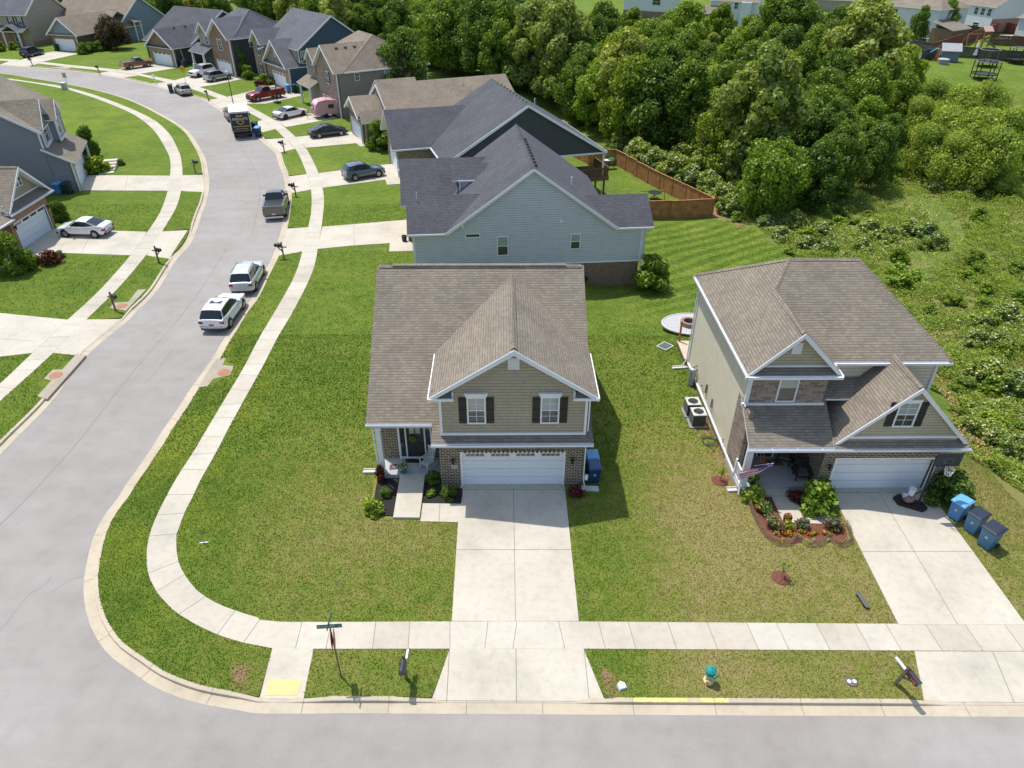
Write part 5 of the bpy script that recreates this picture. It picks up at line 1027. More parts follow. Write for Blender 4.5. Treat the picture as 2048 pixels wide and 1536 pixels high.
    if kind == 'pickup':
        m = MB(); z0 = 1.28*Hs; m.box((bedx0+.06, -hw*.80, z0-.02), (bedx1, hw*.80, z0+.012)); m.build('bed_opening', M_BLACK if plate != 'cover' else plain('grey_bed_cover', (.12, .12, .13), .7), o)
        m = MB()
        for q in (-1, 1): m.box((bedx0, q*hw*.80, z0-.02), (bedx1, q*hw*.95, z0+.06))
        m.box((bedx0-.04, -hw*.93, z0-.02), (bedx0+.06, hw*.93, z0+.055)); m.build('bed_rail', col, o)
    return o
P_WHITE = paint('white_car_paint', (.74, .74, .75), 0); P_BLACK = paint('black_car_paint', (.012, .012, .014), .1); P_BLUE = paint('slate_blue_car_paint', (.13, .18, .235), .4); P_RED = paint('red_truck_paint', (.26, .015, .022), .1); P_MAR = paint('maroon_car_paint', (.13, .03, .045), .3)
P_SILV = paint('silver_car_paint', (.40, .43, .45), .6); P_BEIGE = paint('beige_silver_car_paint', (.42, .41, .37), .4); P_ORG = paint('copper_truck_paint', (.27, .10, .05), .3); P_NAVY = paint('navy_car_paint', (.01, .013, .03), .2); P_BRN = paint('bronze_truck_paint', (.16, .14, .12), .5); P_SW = paint('silver_white_paint', (.60, .62, .65), .3)
def place(px_r, px_f, z=0):   # mean ground point and heading from the rear and front wheel contact pixels
    a = Vector(g(*px_r, z)); b = Vector(g(*px_f, z)); d = b-a; return (a+b)/2, math.degrees(math.atan2(d.y, d.x))
ZS = -.13
def park(px_r, px_f, side, *a, z=.03, **k):
    """px_*: ground contact of the two wheels seen; side +1 if they are the left wheels, -1 if the right ones"""
    zz = z; c, hd = place(px_r, px_f, zz); r = R(hd); Wd = k.get('Wd', 1.85); off = -side*(Wd/2-.1); c = c+Vector((-math.sin(r), math.cos(r)))*off
    return vehicle(a[0], a[1], a[2], c.x, c.y, hd, *a[3:], z=zz, **k)
park((461, 655), (487, 618), -1, 'parked_suv', 'white suv with black sunroof, nearest of the two parked at the kerb', 'car', P_WHITE, 'suv', z=ZS, L=4.65, Wd=1.88, Hh=1.66, sunroof=True, platec=plain('reddish_plate', (.4, .12, .14), .5))
park((512, 583), (529, 548), -1, 'parked_suv', 'silver-white suv with black roof rails, parked ahead of the white suv with the sunroof', 'car', P_SW, 'suv', z=ZS, L=4.65, Wd=1.84, Hh=1.70, roofrack=True)
park((571, 437), (577, 404), -1, 'pickup_truck', 'bronze-grey pickup truck with open bed, parked at the kerb by a mailbox', 'truck', P_BRN, 'pickup', z=ZS, L=5.8, Wd=2.03, Hh=1.95)
park((196, 476), (131, 474), 1, 'white_sedan', 'white sedan parked nose to the red brick garage', 'car', P_WHITE, 'sedan', L=4.55, Wd=1.82, Hh=1.46)
park((709.5, 362), (758, 353.5), -1, 'parked_suv', 'slate blue suv on the driveway beside the light blue house', 'car', P_BLUE, 'suv', L=4.5, Wd=1.83, Hh=1.64, roofrack=True)
park((637, 277), (684, 271), -1, 'black_sedan', 'black sedan on the driveway of the brown roofed ranch', 'car', P_BLACK, 'sedan', L=4.85, Wd=1.86, Hh=1.44)
park((569, 240), (609, 231), -1, 'white_coupe', 'white four-door car in front of the pink camper', 'car', P_WHITE, 'sedan', L=4.9, Wd=1.9, Hh=1.42, rim=M_RIMD)
park((562, 196), (515, 204), 1, 'pickup_truck', 'red pickup truck facing the street on the navy house driveway', 'truck', P_RED, 'pickup', L=5.8, Wd=2.03, Hh=1.95, plate='cover')
def at_heading(u, v, head, *a, z=.03, **k):
    x, y = g(u, v, z); return vehicle(a[0], a[1], a[2], x, y, head, *a[3:], z=z, **k)
at_heading(466, 238, 117, 'maroon_hatchback', 'maroon car mostly hidden in front of the box truck', 'car', P_MAR, 'suv', z=ZS, L=4.4, Wd=1.8, Hh=1.6)
park((430, 164), (457, 159), -1, 'silver_suv', 'silver suv on the driveway beside the white suv, facing the brick garage', 'car', P_SILV, 'suv', L=4.9, Wd=1.9, Hh=1.7)
park((433, 148), (390, 157), 1, 'white_off_roader', 'white suv with black wheels facing the street on the same driveway as the silver suv', 'car', P_WHITE, 'suv', L=4.85, Wd=1.92, Hh=1.85, rim=M_RIMD, roofrack=True)
park((365, 194), (349, 185), 1, 'parked_suv', 'beige small suv parked at the far bend beside a green bin', 'car', P_BEIGE, 'suv', z=ZS, L=4.45, Wd=1.8, Hh=1.62, roofrack=True)
park((262, 139), (297, 134), -1, 'pickup_truck', 'copper orange old pickup truck with a bed cover, far left driveway', 'truck', P_ORG, 'pickup', L=5.5, Wd=1.95, Hh=1.8, plate='cover')
park((58, 116), (91, 108), -1, 'navy_suv', 'navy blue large suv on the farthest left driveway', 'car', P_NAVY, 'suv', L=5.0, Wd=1.95, Hh=1.8)
park((2036, 20), (2046, 17), -1, 'far_car', 'small dark car at the very top right edge', 'car', P_NAVY, 'sedan', L=4.6)
# box truck
c = Vector(g(486, 268, ZS)); hd = 109
o = thing('box_truck', 'box truck with gold and white emblem on its black rear door, parked at the kerb', 'truck', (c.x-.2, c.y+.6, ZS), R(hd)); M_BOXS = plain('pale_truck_side', (.46, .45, .42), .5); 
m = MB(); m.box((-3.0, -1.2, .95), (1.5, 1.2, 3.05)); m.build('cargo_box', M_BOXS, o); m = MB(); m.box((-2.98, -1.18, 3.25), (1.88, 1.18, 3.30)); m.build('cargo_roof', plain('white_roof_skin', (.66, .70, .78), .5), o)
m = MB(); 
for q in (-1, 1): m.box((-3.06, q*1.12, .9), (-3.0, q*1.21, 3.3))
m.box((-3.06, -1.12, 3.1), (-3.0, 1.12, 3.3)); m.build('rear_frame', plain('grey_frame', (.45, .45, .43), .5), o)
m = MB(); m.box((-3.04, -1.1, 1.0), (-3.0, 1.1, 3.08)); rd = m.build('rear_door', plain('black_rear_door', (.018, .018, .018), .5), o)
GOLD = plain('gold_graphic', (.50, .34, .12), .5); WHT = plain('white_lettering', (.7, .7, .7), .5)
m = MB(); m.prism([(-3.046, -.45, 2.2), (-3.046, .45, 2.2), (-3.046, .42, 1.95), (-3.046, 0, 1.68), (-3.046, -.42, 1.95)], (.003, 0, 0)); m.prism([(-3.046, -.45, 2.72), (-3.046, -.2, 2.92), (-3.046, 0, 2.78), (-3.046, .22, 2.95), (-3.046, .5, 2.72)], (.003, 0, 0)); m.box((-3.046, -1.0, 1.48), (-3.043, 1.0, 1.56)); m.box((-3.046, -.8, 1.2), (-3.043, .8, 1.25)); m.build('gold_emblem', GOLD, rd)
m = MB(); m.prism([(-3.05, -.33, 2.14), (-3.05, .33, 2.14), (-3.05, .3, 1.98), (-3.05, 0, 1.78), (-3.05, -.3, 1.98)], (.003, 0, 0)); m.build('emblem_field', M_BLACK, rd)
text_part('lettering', 'ABSOLUTE', .40, WHT, rd, Matrix.Translation((-3.05, 0, 2.42)) @ Matrix(((0, 0, -1), (-1, 0, 0), (0, 1, 0))).to_4x4())
m = MB(); m.box((1.95, -1.0, .55), (3.4, 1.0, 1.35)); m.box((1.95, -.98, 1.35), (2.9, .98, 2.2)); m.prism([(2.9, -.98, 1.35), (3.2, -.98, 1.35), (2.9, -.98, 2.2)], (0, 1.96, 0)); m.build('cab', P_WHITE, o)
m = MB(); m.prism([(2.88, -.85, 2.1), (3.22, -.85, 1.38), (3.22, .85, 1.38), (2.88, .85, 2.1)], (.02, 0, .01)); m.box((2.1, -1.0, 1.4), (2.8, -.985, 2.05)); m.box((2.1, .985, 1.4), (2.8, 1.0, 2.05)); m.build('cab_window', M_CGL, o)
m = MB(); m.box((-2.9, -.8, .6), (2, .8, .95)); m.box((-3.3, -1.0, .5), (-3.0, 1.0, .65)); m.build('chassis', M_PLAST, o)
m = MB()
for q in (-1, 1): m.box((2.7, q*1.0, 1.5), (2.8, q*1.35, 1.85))
m.build('mirror', M_PLAST, o)
for xx in (-1.9, 2.5):
    for q in (-1, 1): m = MB(); m.tube((xx, q*.75, .42), (xx, q*1.08, .42), .42, n=18); w_ = m.build('wheel', M_TYRE, o); m = MB(); m.tube((xx, q*1.05, .42), (xx, q*1.09, .42), .22, n=14); m.build('rim', M_RIM, w_)
for q in (-1, 1): m = MB(); m.box((-3.09, q*.95, .72), (-3.05, q*1.12, .86)); m.build('tail_light', M_TAIL, o)
# pink camper
x, y = g(640, 238); o = thing('pink_camper_trailer', 'small rounded pink camper trailer on the driveway behind the white four-door car', 'trailer', (x+.6, y+1.2, 0.03), R(30)); PK = plain('pink_paint', (.62, .32, .36), .45, var=.04)
prof = [(-1.7, .5), (-1.75, 1.2), (-1.5, 1.9), (-1.1, 2.3), (0, 2.45), (1.1, 2.3), (1.5, 1.9), (1.72, 1.2), (1.65, .5)]
m = MB(); m.prism([(a, -1.0, z_) for a, z_ in prof], (0, 2.0, 0)); m.build('body', PK, o)
m = MB(); m.prism([(-1.4, -.95, 2.0), (-1.05, -.95, 2.33), (-1.05, .95, 2.33), (-1.4, .95, 2.0)], (0, 0, .02)); m.build('top_band', plain('pale_pink', (.7, .5, .5), .5), o)
m = MB(); m.box((.2, -1.03, 1.3), (1.0, -1.0, 1.8)); m.box((-1.77, -.5, 1.2), (-1.72, .5, 1.8)); m.build('window', M_CGL, o)
for q in (-1, 1): m = MB(); m.tube((-.2, q*.85, .33), (-.2, q*1.05, .33), .33, n=16); m.build('wheel', M_TYRE, o)
m = MB(); m.path([(-1.6, -.6, .5), (-2.8, 0, .5)], .04).path([(-1.6, .6, .5), (-2.8, 0, .5)], .04).tube((-2.6, 0, .5), (-2.6, 0, .03), .03); m.box((-1.6, -.8, .42), (1.6, .8, .5)); m.build('drawbar', M_PLAST, o)
x2, y2 = g(667, 226); o = thing('covered_trailer_bike', 'pale pink tarpaulin bundle between the camper and the garage door', 'covered load', (x2, y2, 0), R(30)); m = MB(); m.lathe([(.9, 0), (.95, .4), (.7, .9), (.25, 1.05)], (0, 0, 0), 12, sx=.8, sy=1.1); m.build('tarpaulin', plain('pale_pink', (.7, .5, .5), .5), o, smooth=True)
# ------------------------------------------------------------------ foliage
NR = np.random.default_rng(11)
def leafmesh(name, C, Nn, size, mats, mi=None, aspect=1.5, fold=True):
    """C centres, Nn outward normals -> small four-sided leaf clusters"""
    n = len(C); Nn = Nn+NR.normal(0, .55, (n, 3)); Nn /= np.linalg.norm(Nn, axis=1)[:, None]+1e-9
    A = np.cross(Nn, NR.normal(0, 1, (n, 3))); A /= np.linalg.norm(A, axis=1)[:, None]+1e-9; B = np.cross(Nn, A)
    s = (size*NR.uniform(.55, 1.35, n))[:, None]; A = A*s*aspect*.5; B = B*s*.5; D = Nn*s*.18
    V = np.empty((n, 4, 3)); V[:, 0] = C-A; V[:, 1] = C-B+D; V[:, 2] = C+A-D; V[:, 3] = C+B+D
    me = bpy.data.meshes.new(name); me.vertices.add(n*4); me.vertices.foreach_set('co', V.reshape(-1)); me.loops.add(n*4); me.polygons.add(n)
    me.loops.foreach_set('vertex_index', np.arange(n*4, dtype=np.int32)); me.polygons.foreach_set('loop_start', np.arange(0, n*4, 4, dtype=np.int32)); me.polygons.foreach_set('loop_total', np.full(n, 4, dtype=np.int32))
    for m in (mats if isinstance(mats, (list, tuple)) else [mats]): me.materials.append(m)
    if mi is not None: me.polygons.foreach_set('material_index', mi.astype(np.int32))
    me.update(calc_edges=True); me.validate(); return me
def cloud(lobes, n, thick=.35):
    r = np.array([l[3] for l in lobes]); w = r**2; idx = NR.choice(len(lobes), n, p=w/w.sum()); d = NR.normal(0, 1, (n, 3)); d /= np.linalg.norm(d, axis=1)[:, None]
    rr = r[idx]*(1-thick*NR.random(n)**1.7); C = np.array([l[:3] for l in lobes])[idx]; return C+d*rr[:, None]*np.array([1, 1, .9]), d
def crown_lobes(R0, H0, z0, k, shape='round', seed=0, lr=.3):
    q = random.Random(seed); out = []
    for i in range(k):
        f = (i+.5)/k
        if shape == 'cone': z = f; rad = R0*(1-f)**.8*.85
        elif shape == 'column': z = f; rad = R0*(.85 if f < .75 else (1-f)*3)*.8
        elif shape == 'dome': z = f; rad = R0*math.sqrt(max(.02, 1-f*f))*.82
        else: z = f; rad = R0*math.sqrt(max(.04, 1-(2*f-.85)**2*.9))*.8
        a = i*2.39996+q.uniform(-.5, .5); rr = rad*q.uniform(.4, 1.12); s = R0*lr*q.uniform(.5, 1.45)*(1-.45*f if shape == 'cone' else 1)
        out.append((math.cos(a)*rr, math.sin(a)*rr, z0+H0*z+q.uniform(-.3, .3), s))
    return out
TREES = {}
def tree_proto(key, name, cat, lab, R0, Ht, z0, k, n, leaf, mat, shape='round', lr=.3, seed=1, trunk=.16, thick=.58, bushy=False):
    lob = crown_lobes(R0, Ht-z0-R0*lr*.5, z0, k, shape, seed, lr); C, D = cloud(lob, n, thick)
    me = leafmesh('crown', C, D, leaf, mat); o = thing(name, lab, cat, (0, 0, -500)); c = bpy.data.objects.new('crown', me); COL.objects.link(c); c.parent = o
    q = random.Random(seed); m = MB(); top = Ht*.75
    if not bushy:
        m.tube((0, 0, -.3), (q.uniform(-.1, .1), q.uniform(-.1, .1), top*.55), trunk, trunk*.7, 8); m.tube((0, 0, top*.55), (q.uniform(-.3, .3), q.uniform(-.3, .3), top), trunk*.7, trunk*.15, 6)
    for i in range(9 if not bushy else 6):
        l = lob[q.randrange(len(lob))]; zz = min(l[2]-.3, top)*q.uniform(.3, .8); p = Vector((0, 0, max(.05, zz))); e = Vector(l[:3]); mid = p.lerp(e, .5)+Vector((0, 0, .2)); r = trunk*.42; m.tube(p, mid, r, r*.6, 5); m.tube(mid, e, r*.6, r*.2, 5)
    m.build('trunk' if not bushy else 'stem', M_BARK, o); TREES[key] = [o, 0, R0, Ht]; return o
def plant(key, x, y, scale=1.0, label=None, group=None, z=None, sz=None, rz=None, cat=None, name=None):
    T = TREES[key]; z = tz(x, y) if z is None else z; rz = rnd.uniform(0, 6.28) if rz is None else rz; s = (scale, scale, scale*(sz or 1))
    if T[1] == 0: o = T[0]; o.location = (x, y, z); o.rotation_euler = (0, 0, rz); o.scale = s; o['label'] = label or o['label']
    else: o = dup(T[0], (x, y, z), rz, label, s)
    T[1] += 1
    if group: o['group'] = group
    elif 'group' in o.keys(): del o['group']
    if cat: o['category'] = cat
    if name: o.name = name
    return o
tree_proto('mid1', 'broadleaf_tree', 'tree', 'mid green broadleaf tree', 4.2, 10.5, 2.2, 74, 12000, .26, L_MID, lr=.25, seed=1)
tree_proto('mid2', 'broadleaf_tree', 'tree', 'mid green broadleaf tree', 3.9, 11.5, 2.0, 84, 12000, .26, L_MID, lr=.22, seed=2)
tree_proto('dark1', 'broadleaf_tree', 'tree', 'dark green broadleaf tree', 4.4, 12, 2.0, 78, 13000, .27, L_DARK, lr=.24, seed=3)
tree_proto('dark2', 'broadleaf_tree', 'tree', 'dark green broadleaf tree', 3.8, 10, 1.6, 64, 11500, .26, L_DARK, lr=.26, seed=4)
tree_proto('bri1', 'broadleaf_tree', 'tree', 'bright green broadleaf tree', 3.8, 9.5, 1.6, 76, 12000, .25, L_BRI, lr=.23, seed=5)
tree_proto('syc', 'sycamore_tree', 'tree', 'pale yellow-green tree', 4.6, 14.5, 2.0, 64, 14000, .34, L_SYC, lr=.24, seed=6)
tree_proto('wil', 'willow_tree', 'tree', 'feathery yellow-green willow tree', 4.2, 7.5, .4, 54, 15000, .18, L_WIL, 'dome', lr=.26, seed=7, thick=.6)
tree_proto('ced', 'cedar_tree', 'tree', 'dark olive cedar tree', 2.3, 7.5, .2, 40, 7000, .22, L_CED, 'cone', lr=.38, seed=8)
tree_proto('con', 'conifer_tree', 'tree', 'tall dark conifer', 3.2, 12, .3, 44, 10000, .27, L_DARK, 'column', lr=.36, seed=9)
tree_proto('lime', 'broadleaf_tree', 'tree', 'rounded bright green tree', 4.2, 8.2, .7, 56, 14000, .24, L_BRI, lr=.27, seed=10)
tree_proto('purp', 'purple_leaved_tree', 'tree', 'purple-brown leaved tree on the lawn of the tan roofed house', 4.2, 6.8, 1.6, 36, 9000, .28, L_PURP, lr=.32, seed=12)
tree_proto('bush', 'bush', 'bush', 'green bush', 1.0, 1.8, .15, 22, 4200, .11, L_MID, 'dome', lr=.36, seed=13, trunk=.05, bushy=True)
tree_proto('bushd', 'bush', 'bush', 'dark bush', 1.0, 1.8, .15, 22, 4200, .11, L_DARK, 'dome', lr=.36, seed=14, trunk=.05, bushy=True)
tree_proto('bushb', 'bush', 'bush', 'bright bush', 1.0, 1.7, .15, 20, 1500, .21, L_BRI, 'dome', lr=.38, seed=15, trunk=.05, bushy=True)
tree_proto('bushr', 'bush', 'bush', 'red bush', 1.0, 1.6, .15, 16, 900, .17, L_RED, 'dome', lr=.4, seed=16, trunk=.05, bushy=True)
tree_proto('bushw', 'flowering_shrub', 'bush', 'white flowering shrub', 1.6, 2.4, .2, 26, 3600, .2, [L_WEED, L_WHT], 'dome', lr=.33, seed=17, trunk=.05, bushy=True)
c_ = TREES['bushw'][0].children[0].data; c_.polygons.foreach_set('material_index', (NR.random(len(c_.polygons)) < .2).astype(np.int32))
# --- the wood. (u, v of the crown top, scale, kind) -> stands where a tree of that height shows its top there
def at_top(u, v, H): 
    z = -2
    for _ in range(5): x, y = g(u, v, z+H); z = tz(x, y)
    return x, y
WOODT = []
def proj(x, y, z):
    c, s = math.cos(YAW), math.sin(YAW); x, y = x*c-y*s, x*s+y*c; d = y*math.cos(TH)+(CH-z)*math.sin(TH)
    return 1024+FOC*x/d, 768+FOC*((CH-z)*math.cos(TH)-y*math.sin(TH))/d
EDGE = [(600,60),(820,150),(850,162),(950,172),(1050,195),(1100,222),(1150,262),(1230,300),(1300,322),(1400,335),(1450,390),(1500,440),(1620,440),(1700,410),(1760,400),(1830,375),(1900,390),(2100,410)]
def edge_v(u):
    for (a, b), (c, d) in zip(EDGE[:-1], EDGE[1:]):
        if a <= u <= c: return b+(d-b)*(u-a)/(c-a)
    return 1e9
def wood(key, u, v, s=1.0, label=None, group=None, sz=None, fit=True):
    H = TREES[key][3]*s*(sz or 1)*.97; x, y = at_top(u, v, H)
    if not fit:
        ym = 196 if u < 330 else 184 if u < 480 else 166 if u < 620 else 148 if u < 800 else 0
        if y < ym+rnd.uniform(0, 8): f = (ym+rnd.uniform(0, 14))/y; x, y = x*f, y*f
    if fit:
        ub, vb = proj(x, y, tz(x, y)); e = edge_v(ub)
        if vb > e-8: x, y, _ = gt(ub, e-8-rnd.uniform(0, 22))
        for p in WOODT:
            if math.hypot(p[0]-x, p[1]-y) < 3.2: return None
    WOODT.append((x, y)); return plant(key, x, y, s, label, group, sz=sz)
def treebase(key, u, vt, vb, label, group=None, wide=1.0):
    x, y, z = gt(u, vb); r = ray(u, vt); H = CH+r[2]*y/r[1]-z; s = H/TREES[key][3]; WOODT.append((x, y)); return plant(key, x, y, s*wide, label, group, sz=1/wide)
GD = dict(mid1='mid green trees of the wood', mid2='mid green trees of the wood', dark1='dark green trees of the wood', dark2='dark green trees of the wood', bri1='bright green trees of the wood', syc='yellow-green trees of the wood', wil='feathery willows at the wood edge', ced='dark cedars in the wood', con='tall conifers')
LB = dict(mid1='mid green broadleaf tree standing in the wood behind the houses', mid2='mid green broadleaf tree standing in the wood behind the houses', dark1='dark green broadleaf tree standing in the wood behind the houses', dark2='dark green broadleaf tree standing in the wood behind the houses', bri1='bright green broadleaf tree standing in the wood behind the houses', syc='yellow-green leafy tree standing among darker trees of the wood', wil='feathery yellow-green willow in the low thicket right of the wood', ced='dark olive cedar standing among broadleaf trees of the wood')
rows = [
 # skyline rows, far to near
 (12, [(795,8),(840,2),(890,-10),(940,-14),(985,-6),(1040,-8),(1090,4),(880,14),(930,20),(1110,30)], 'dark1 mid1 dark1 dark1 mid2 dark2', 1.0),
 (0, [(838,35),(905,45),(960,52),(1010,48),(1065,40),(1105,58),(1160,62),(1140,40)], 'mid1 mid2 dark1 mid2 syc bri1', 1.0),
 (0, [(1196,48),(1232,75),(1262,66),(1290,50),(1335,60)], 'con mid2 syc bri1 mid1', .95),
 (0, [(862,78),(915,88),(970,90),(1020,85),(1080,92),(1130,88),(1185,95),(1240,100),(1300,92),(1345,98)], 'mid2 dark2 mid1 bri1 mid1 syc bri1 mid2', 1.0),
 (0, [(1382,75),(1420,98),(1470,82),(1512,90),(1555,100),(1610,95)], 'mid1 dark2 mid2 dark1 syc mid1', 1.0),
 (0, [(855,120),(890,128),(945,135),(1000,128),(1050,140),(1110,132),(1165,140),(1215,150),(1275,140),(1330,150),(1390,132)], 'dark2 mid2 dark1 mid1 bri1 mid2 dark2 bri1 mid1', 1.0),
 (0, [(1010,175),(1060,182),(1120,180),(1175,185),(1235,190),(1300,185),(1350,200),(1100,215),(1160,222)], 'dark1 mid2 dark2 mid1 bri1 dark2 mid1', .95),
 (0, [(1440,140),(1490,165),(1450,190),(1500,205),(1560,150)], 'wil mid2 wil wil mid1', 1.0),
]
for _, pts, kinds, s in rows:
    ks = kinds.split()
    for i, (u, v) in enumerate(pts): k = ks[i % len(ks)]; wood(k, u, v, s*rnd.uniform(.88, 1.12), LB.get(k, 'tall dark conifer between the wood and the white houses'), GD[k])
wood('bri1', 1378, 5, 1.25, 'large bright green tree between the plain white house and the cream white house')
wood('mid2', 1545, 22, 1.05, 'mid green tree right of the cream white house'); wood('dark1', 1592, 8, 1.1, 'tall dark green tree in front of the russet roof')
treebase('syc', 1692, -2, 232, 'large pale yellow-green sycamore towering over the right part of the wood', wide=1.25)
wood('mid1', 1640, 62, .9, 'mid green tree against the left side of the big sycamore'); treebase('con', 1829, 12, 96, 'tall dark conifer beside the backyard pool')
wood('mid2', 1775, 20, .9, 'green tree filling the gap behind the big sycamore', None)
treebase('con', 1995, -14, 45, 'dark conifer between the white house and the corner house at top right'); wood('mid2', 1905, 2, .7, 'small green tree behind the white two-storey house')
for u, v, k, s in ((1600,118,'wil',.95),(1545,128,'wil',.9),(1500,262,'wil',.7),(1880,165,'wil',.85),(1930,180,'wil',.95),(1985,172,'wil',.9),(2035,165,'wil',1.0),(1905,225,'wil',.95),(1965,230,'wil',1.0),(2030,225,'wil',1.0),(1870,255,'wil',.8),(1940,282,'wil',.85),(2010,280,'wil',.9),(1990,540,'wil',.5),(1820,150,'mid2',.7),(1795,165,'dark2',.7),(1850,200,'wil',.8)):
    wood(k, u, v, s, LB['wil'] if k == 'wil' else LB[k], GD[k])
for u, v, s in ((1320,258,1.0),(1295,300,.85),(1420,228,1.15),(1440,265,1.0),(1460,250,.9),(1385,258,.9),(1560,262,.9)): wood('ced', u, v, s, LB['ced'], GD['ced'])
for u, v, k, s in ((1250,230,'mid1',.8),(1200,245,'dark2',.75),(1290,225,'dark2',.75),(1590,172,'bri1',.7),(1655,180,'mid1',.8),(1680,205,'dark2',.8),(1620,215,'dark2',.75),(1745,195,'bri1',.75),(1790,235,'dark2',.6),(1560,235,'mid1',.6)): wood(k, u, v, s, LB[k], GD[k])
treebase('lime', 1532, 284, 428, 'rounded bright green tree at the edge of the mown back lawn, nearest of the wood')
for u, v, k, s, lab in ((1650,290,'dark2',.72,'dark tree just right of the rounded bright green tree'),(1700,255,'dark2',.8,'dark green tree above the creek, behind the white flowering shrubs'),(1775,300,'dark1',.6,'low dark tree overhanging the creek'),(1870,300,'mid2',.6,'mid green tree right of the creek below the willows'),(2030,300,'dark2',.75,'dark green tree cut by the right edge above the meadow'),(1960,330,'dark2',.55,'dark spreading tree over the meadow, below the willows at right'),(1600,330,'mid1',.45,'small green tree beside the rounded bright green tree'),(1990,345,'mid1',.5,'green tree on the far side of the meadow')): wood(k, u, v, s, lab)
for u, v, k, s, lab in ((2035,620,'mid1',.35,'small leafy tree in the meadow at the right edge'),(1790,385,'bri1',.42,'small bright tree standing by the creek bend'),(1700,385,'bri1',.38,'small light green tree between the flowering shrubs and the wood')): wood(k, u, v, s, lab)
POLYW = [gt(u, v)[:2] for u, v in [(840,155),(950,168),(1050,190),(1150,255),(1230,295),(1300,315),(1400,330),(1500,430),(1620,430),(1700,395),(1745,300),(1790,215),(1800,150),(1750,122),(1640,118),(1520,128),(1400,128),(1300,118),(1240,122),(1140,120),(1110,80),(1000,58),(800,58)]]
xs_ = [p[0] for p in POLYW]; ys_ = [p[1] for p in POLYW]; gx = min(xs_)
while gx < max(xs_):
    gy = min(ys_)
    while gy < max(ys_):
        x = gx+rnd.uniform(-1.6, 1.6); y = gy+rnd.uniform(-1.6, 1.6)
        if inpoly([x], [y], POLYW)[0] and all(math.hypot(p[0]-x, p[1]-y) > 4.0 for p in WOODT):
            k = rnd.choice(['mid1', 'mid2', 'dark1', 'dark2', 'bri1', 'mid2', 'bri1', 'syc', 'wil' if x > 35 and y < 105 else 'mid1']); WOODT.append((x, y)); plant(k, x, y, rnd.uniform(.68, .95)*(.6 if k == 'syc' else 1)*(.75 if y < 92 else 1), LB[k], GD[k])
        gy += 5.6
    gx += 5.6
for u, v, k, s in ((1850,335,'mid1',.55),(1890,320,'wil',.75),(1935,318,'wil',.8),(1985,325,'bri1',.65),(2030,318,'dark2',.7),(2040,350,'mid2',.6),(1870,365,'bri1',.4),(1830,300,'wil',.7),(1800,262,'wil',.7),(1765,250,'mid2',.6),(1740,275,'wil',.65),(1830,345,'dark2',.45),(1700,235,'wil',.7),(1660,245,'mid1',.65),(1960,365,'dark1',.4)): wood(k, u, v, s, LB[k], GD[k])
# trees behind the far-left houses
for i, (u, v, k, s) in enumerate([(300,8,'bri1',.9),(345,14,'mid1',.9),(390,12,'syc',.6),(440,16,'dark2',.8),(490,14,'bri1',.8),(540,0,'dark1',.9),(575,-6,'syc',.8),(620,-4,'mid2',.95),(668,-12,'syc',.8),(705,-6,'dark1',1.0),(740,20,'dark1',.9),(770,-12,'dark1',1.0),(812,-20,'mid1',.9),(125,0,'bri1',.8),(262,-16,'dark2',.9),(720,45,'dark2',.9),(765,60,'mid2',.85),(805,60,'dark1',.9),(855,-18,'mid2',.9),(160,-18,'dark1',.9),(330,-20,'dark1',.9),(420,-22,'mid2',.9),(500,-22,'dark1',1.0),(600,-30,'dark1',1.0),(690,-34,'mid1',1.0)]):
    wood(k, u, v, s, fit=False, label=LB[k].replace('wood behind the houses', 'tree belt behind the far row of houses').replace('darker trees of the wood', 'darker trees behind the far row of houses'), group='trees behind the far row: '+k.rstrip('12'))
x, y = g(232, 98); plant('purp', x, y, .85, 'purple-brown leaved tree on the lawn of the tan roofed house')
# far background belt so the horizon side of the wood closes
for i in range(46):
    x = -190+i*10.5+rnd.uniform(-4, 4); y = 245+rnd.uniform(-8, 25)+(0 if x < -20 else 60)
    k = rnd.choice(['dark1', 'mid1', 'mid2', 'dark2']); u_ = 1
    plant(k, x, y, rnd.uniform(1.0, 1.3), 'distant '+('dark' if k[0] == 'd' else 'mid')+' green tree beyond the farthest houses', 'distant '+('dark' if k[0] == 'd' else 'mid')+' trees')
# ------------------------------------------------------------------ shrubs and bushes round the houses
def shrub(key, u, v, s, label, sz=None, z=None): x, y, zz = gt(u, v); return plant(key, x, y, s, label, z=z, sz=sz)
shrub('bushb', 745, 1022, .52, 'broad bright green bush at the lawn corner of the black mulch bed', .75)
shrub('bushd', 770, 993, .34, 'small round green bush left of the entry ramp', .8); shrub('bushd', 897, 995, .42, 'dense round green bush beside the garage of the corner house', .9)
shrub('bushb', 863, 990, .28, 'tiny pale green bush between ramp and garage wall', .7); shrub('bushd', 866, 962, .45, 'thin dark shrub in the shade against the porch floor', .7); shrub('bushr', 762, 962, .28, 'narrow upright purple-leaved plant at the porch column', 2.3)
shrub('bushr', 1150, 990, .42, 'dark reddish shrub right of the corner house garage door', .8)
shrub('bush', 1300, 578, 1.6, 'large round dark green bush at the rear corner of the light blue house', .95); shrub('bushb', 1318, 562, .7, 'pale yellow-green shrub beside the large round bush', 1.1)
shrub('bushb', 1508, 1003, .55, 'bright green bush beside the porch corner inside the edging', .85); shrub('bushb', 1632, 1010, .95, 'big bright green bush between path and driveway', .8); shrub('bushr', 1590, 1000, .42, 'reddish dark shrub right of the porch step', .8)
shrub('bushd', 1892, 1002, 1.05, 'dark green bush at the garage corner near the three bins', .85)
shrub('bush', 762, 300, 1.7, 'pale flowering green bush at the corner of the charcoal house garage', 1.05)
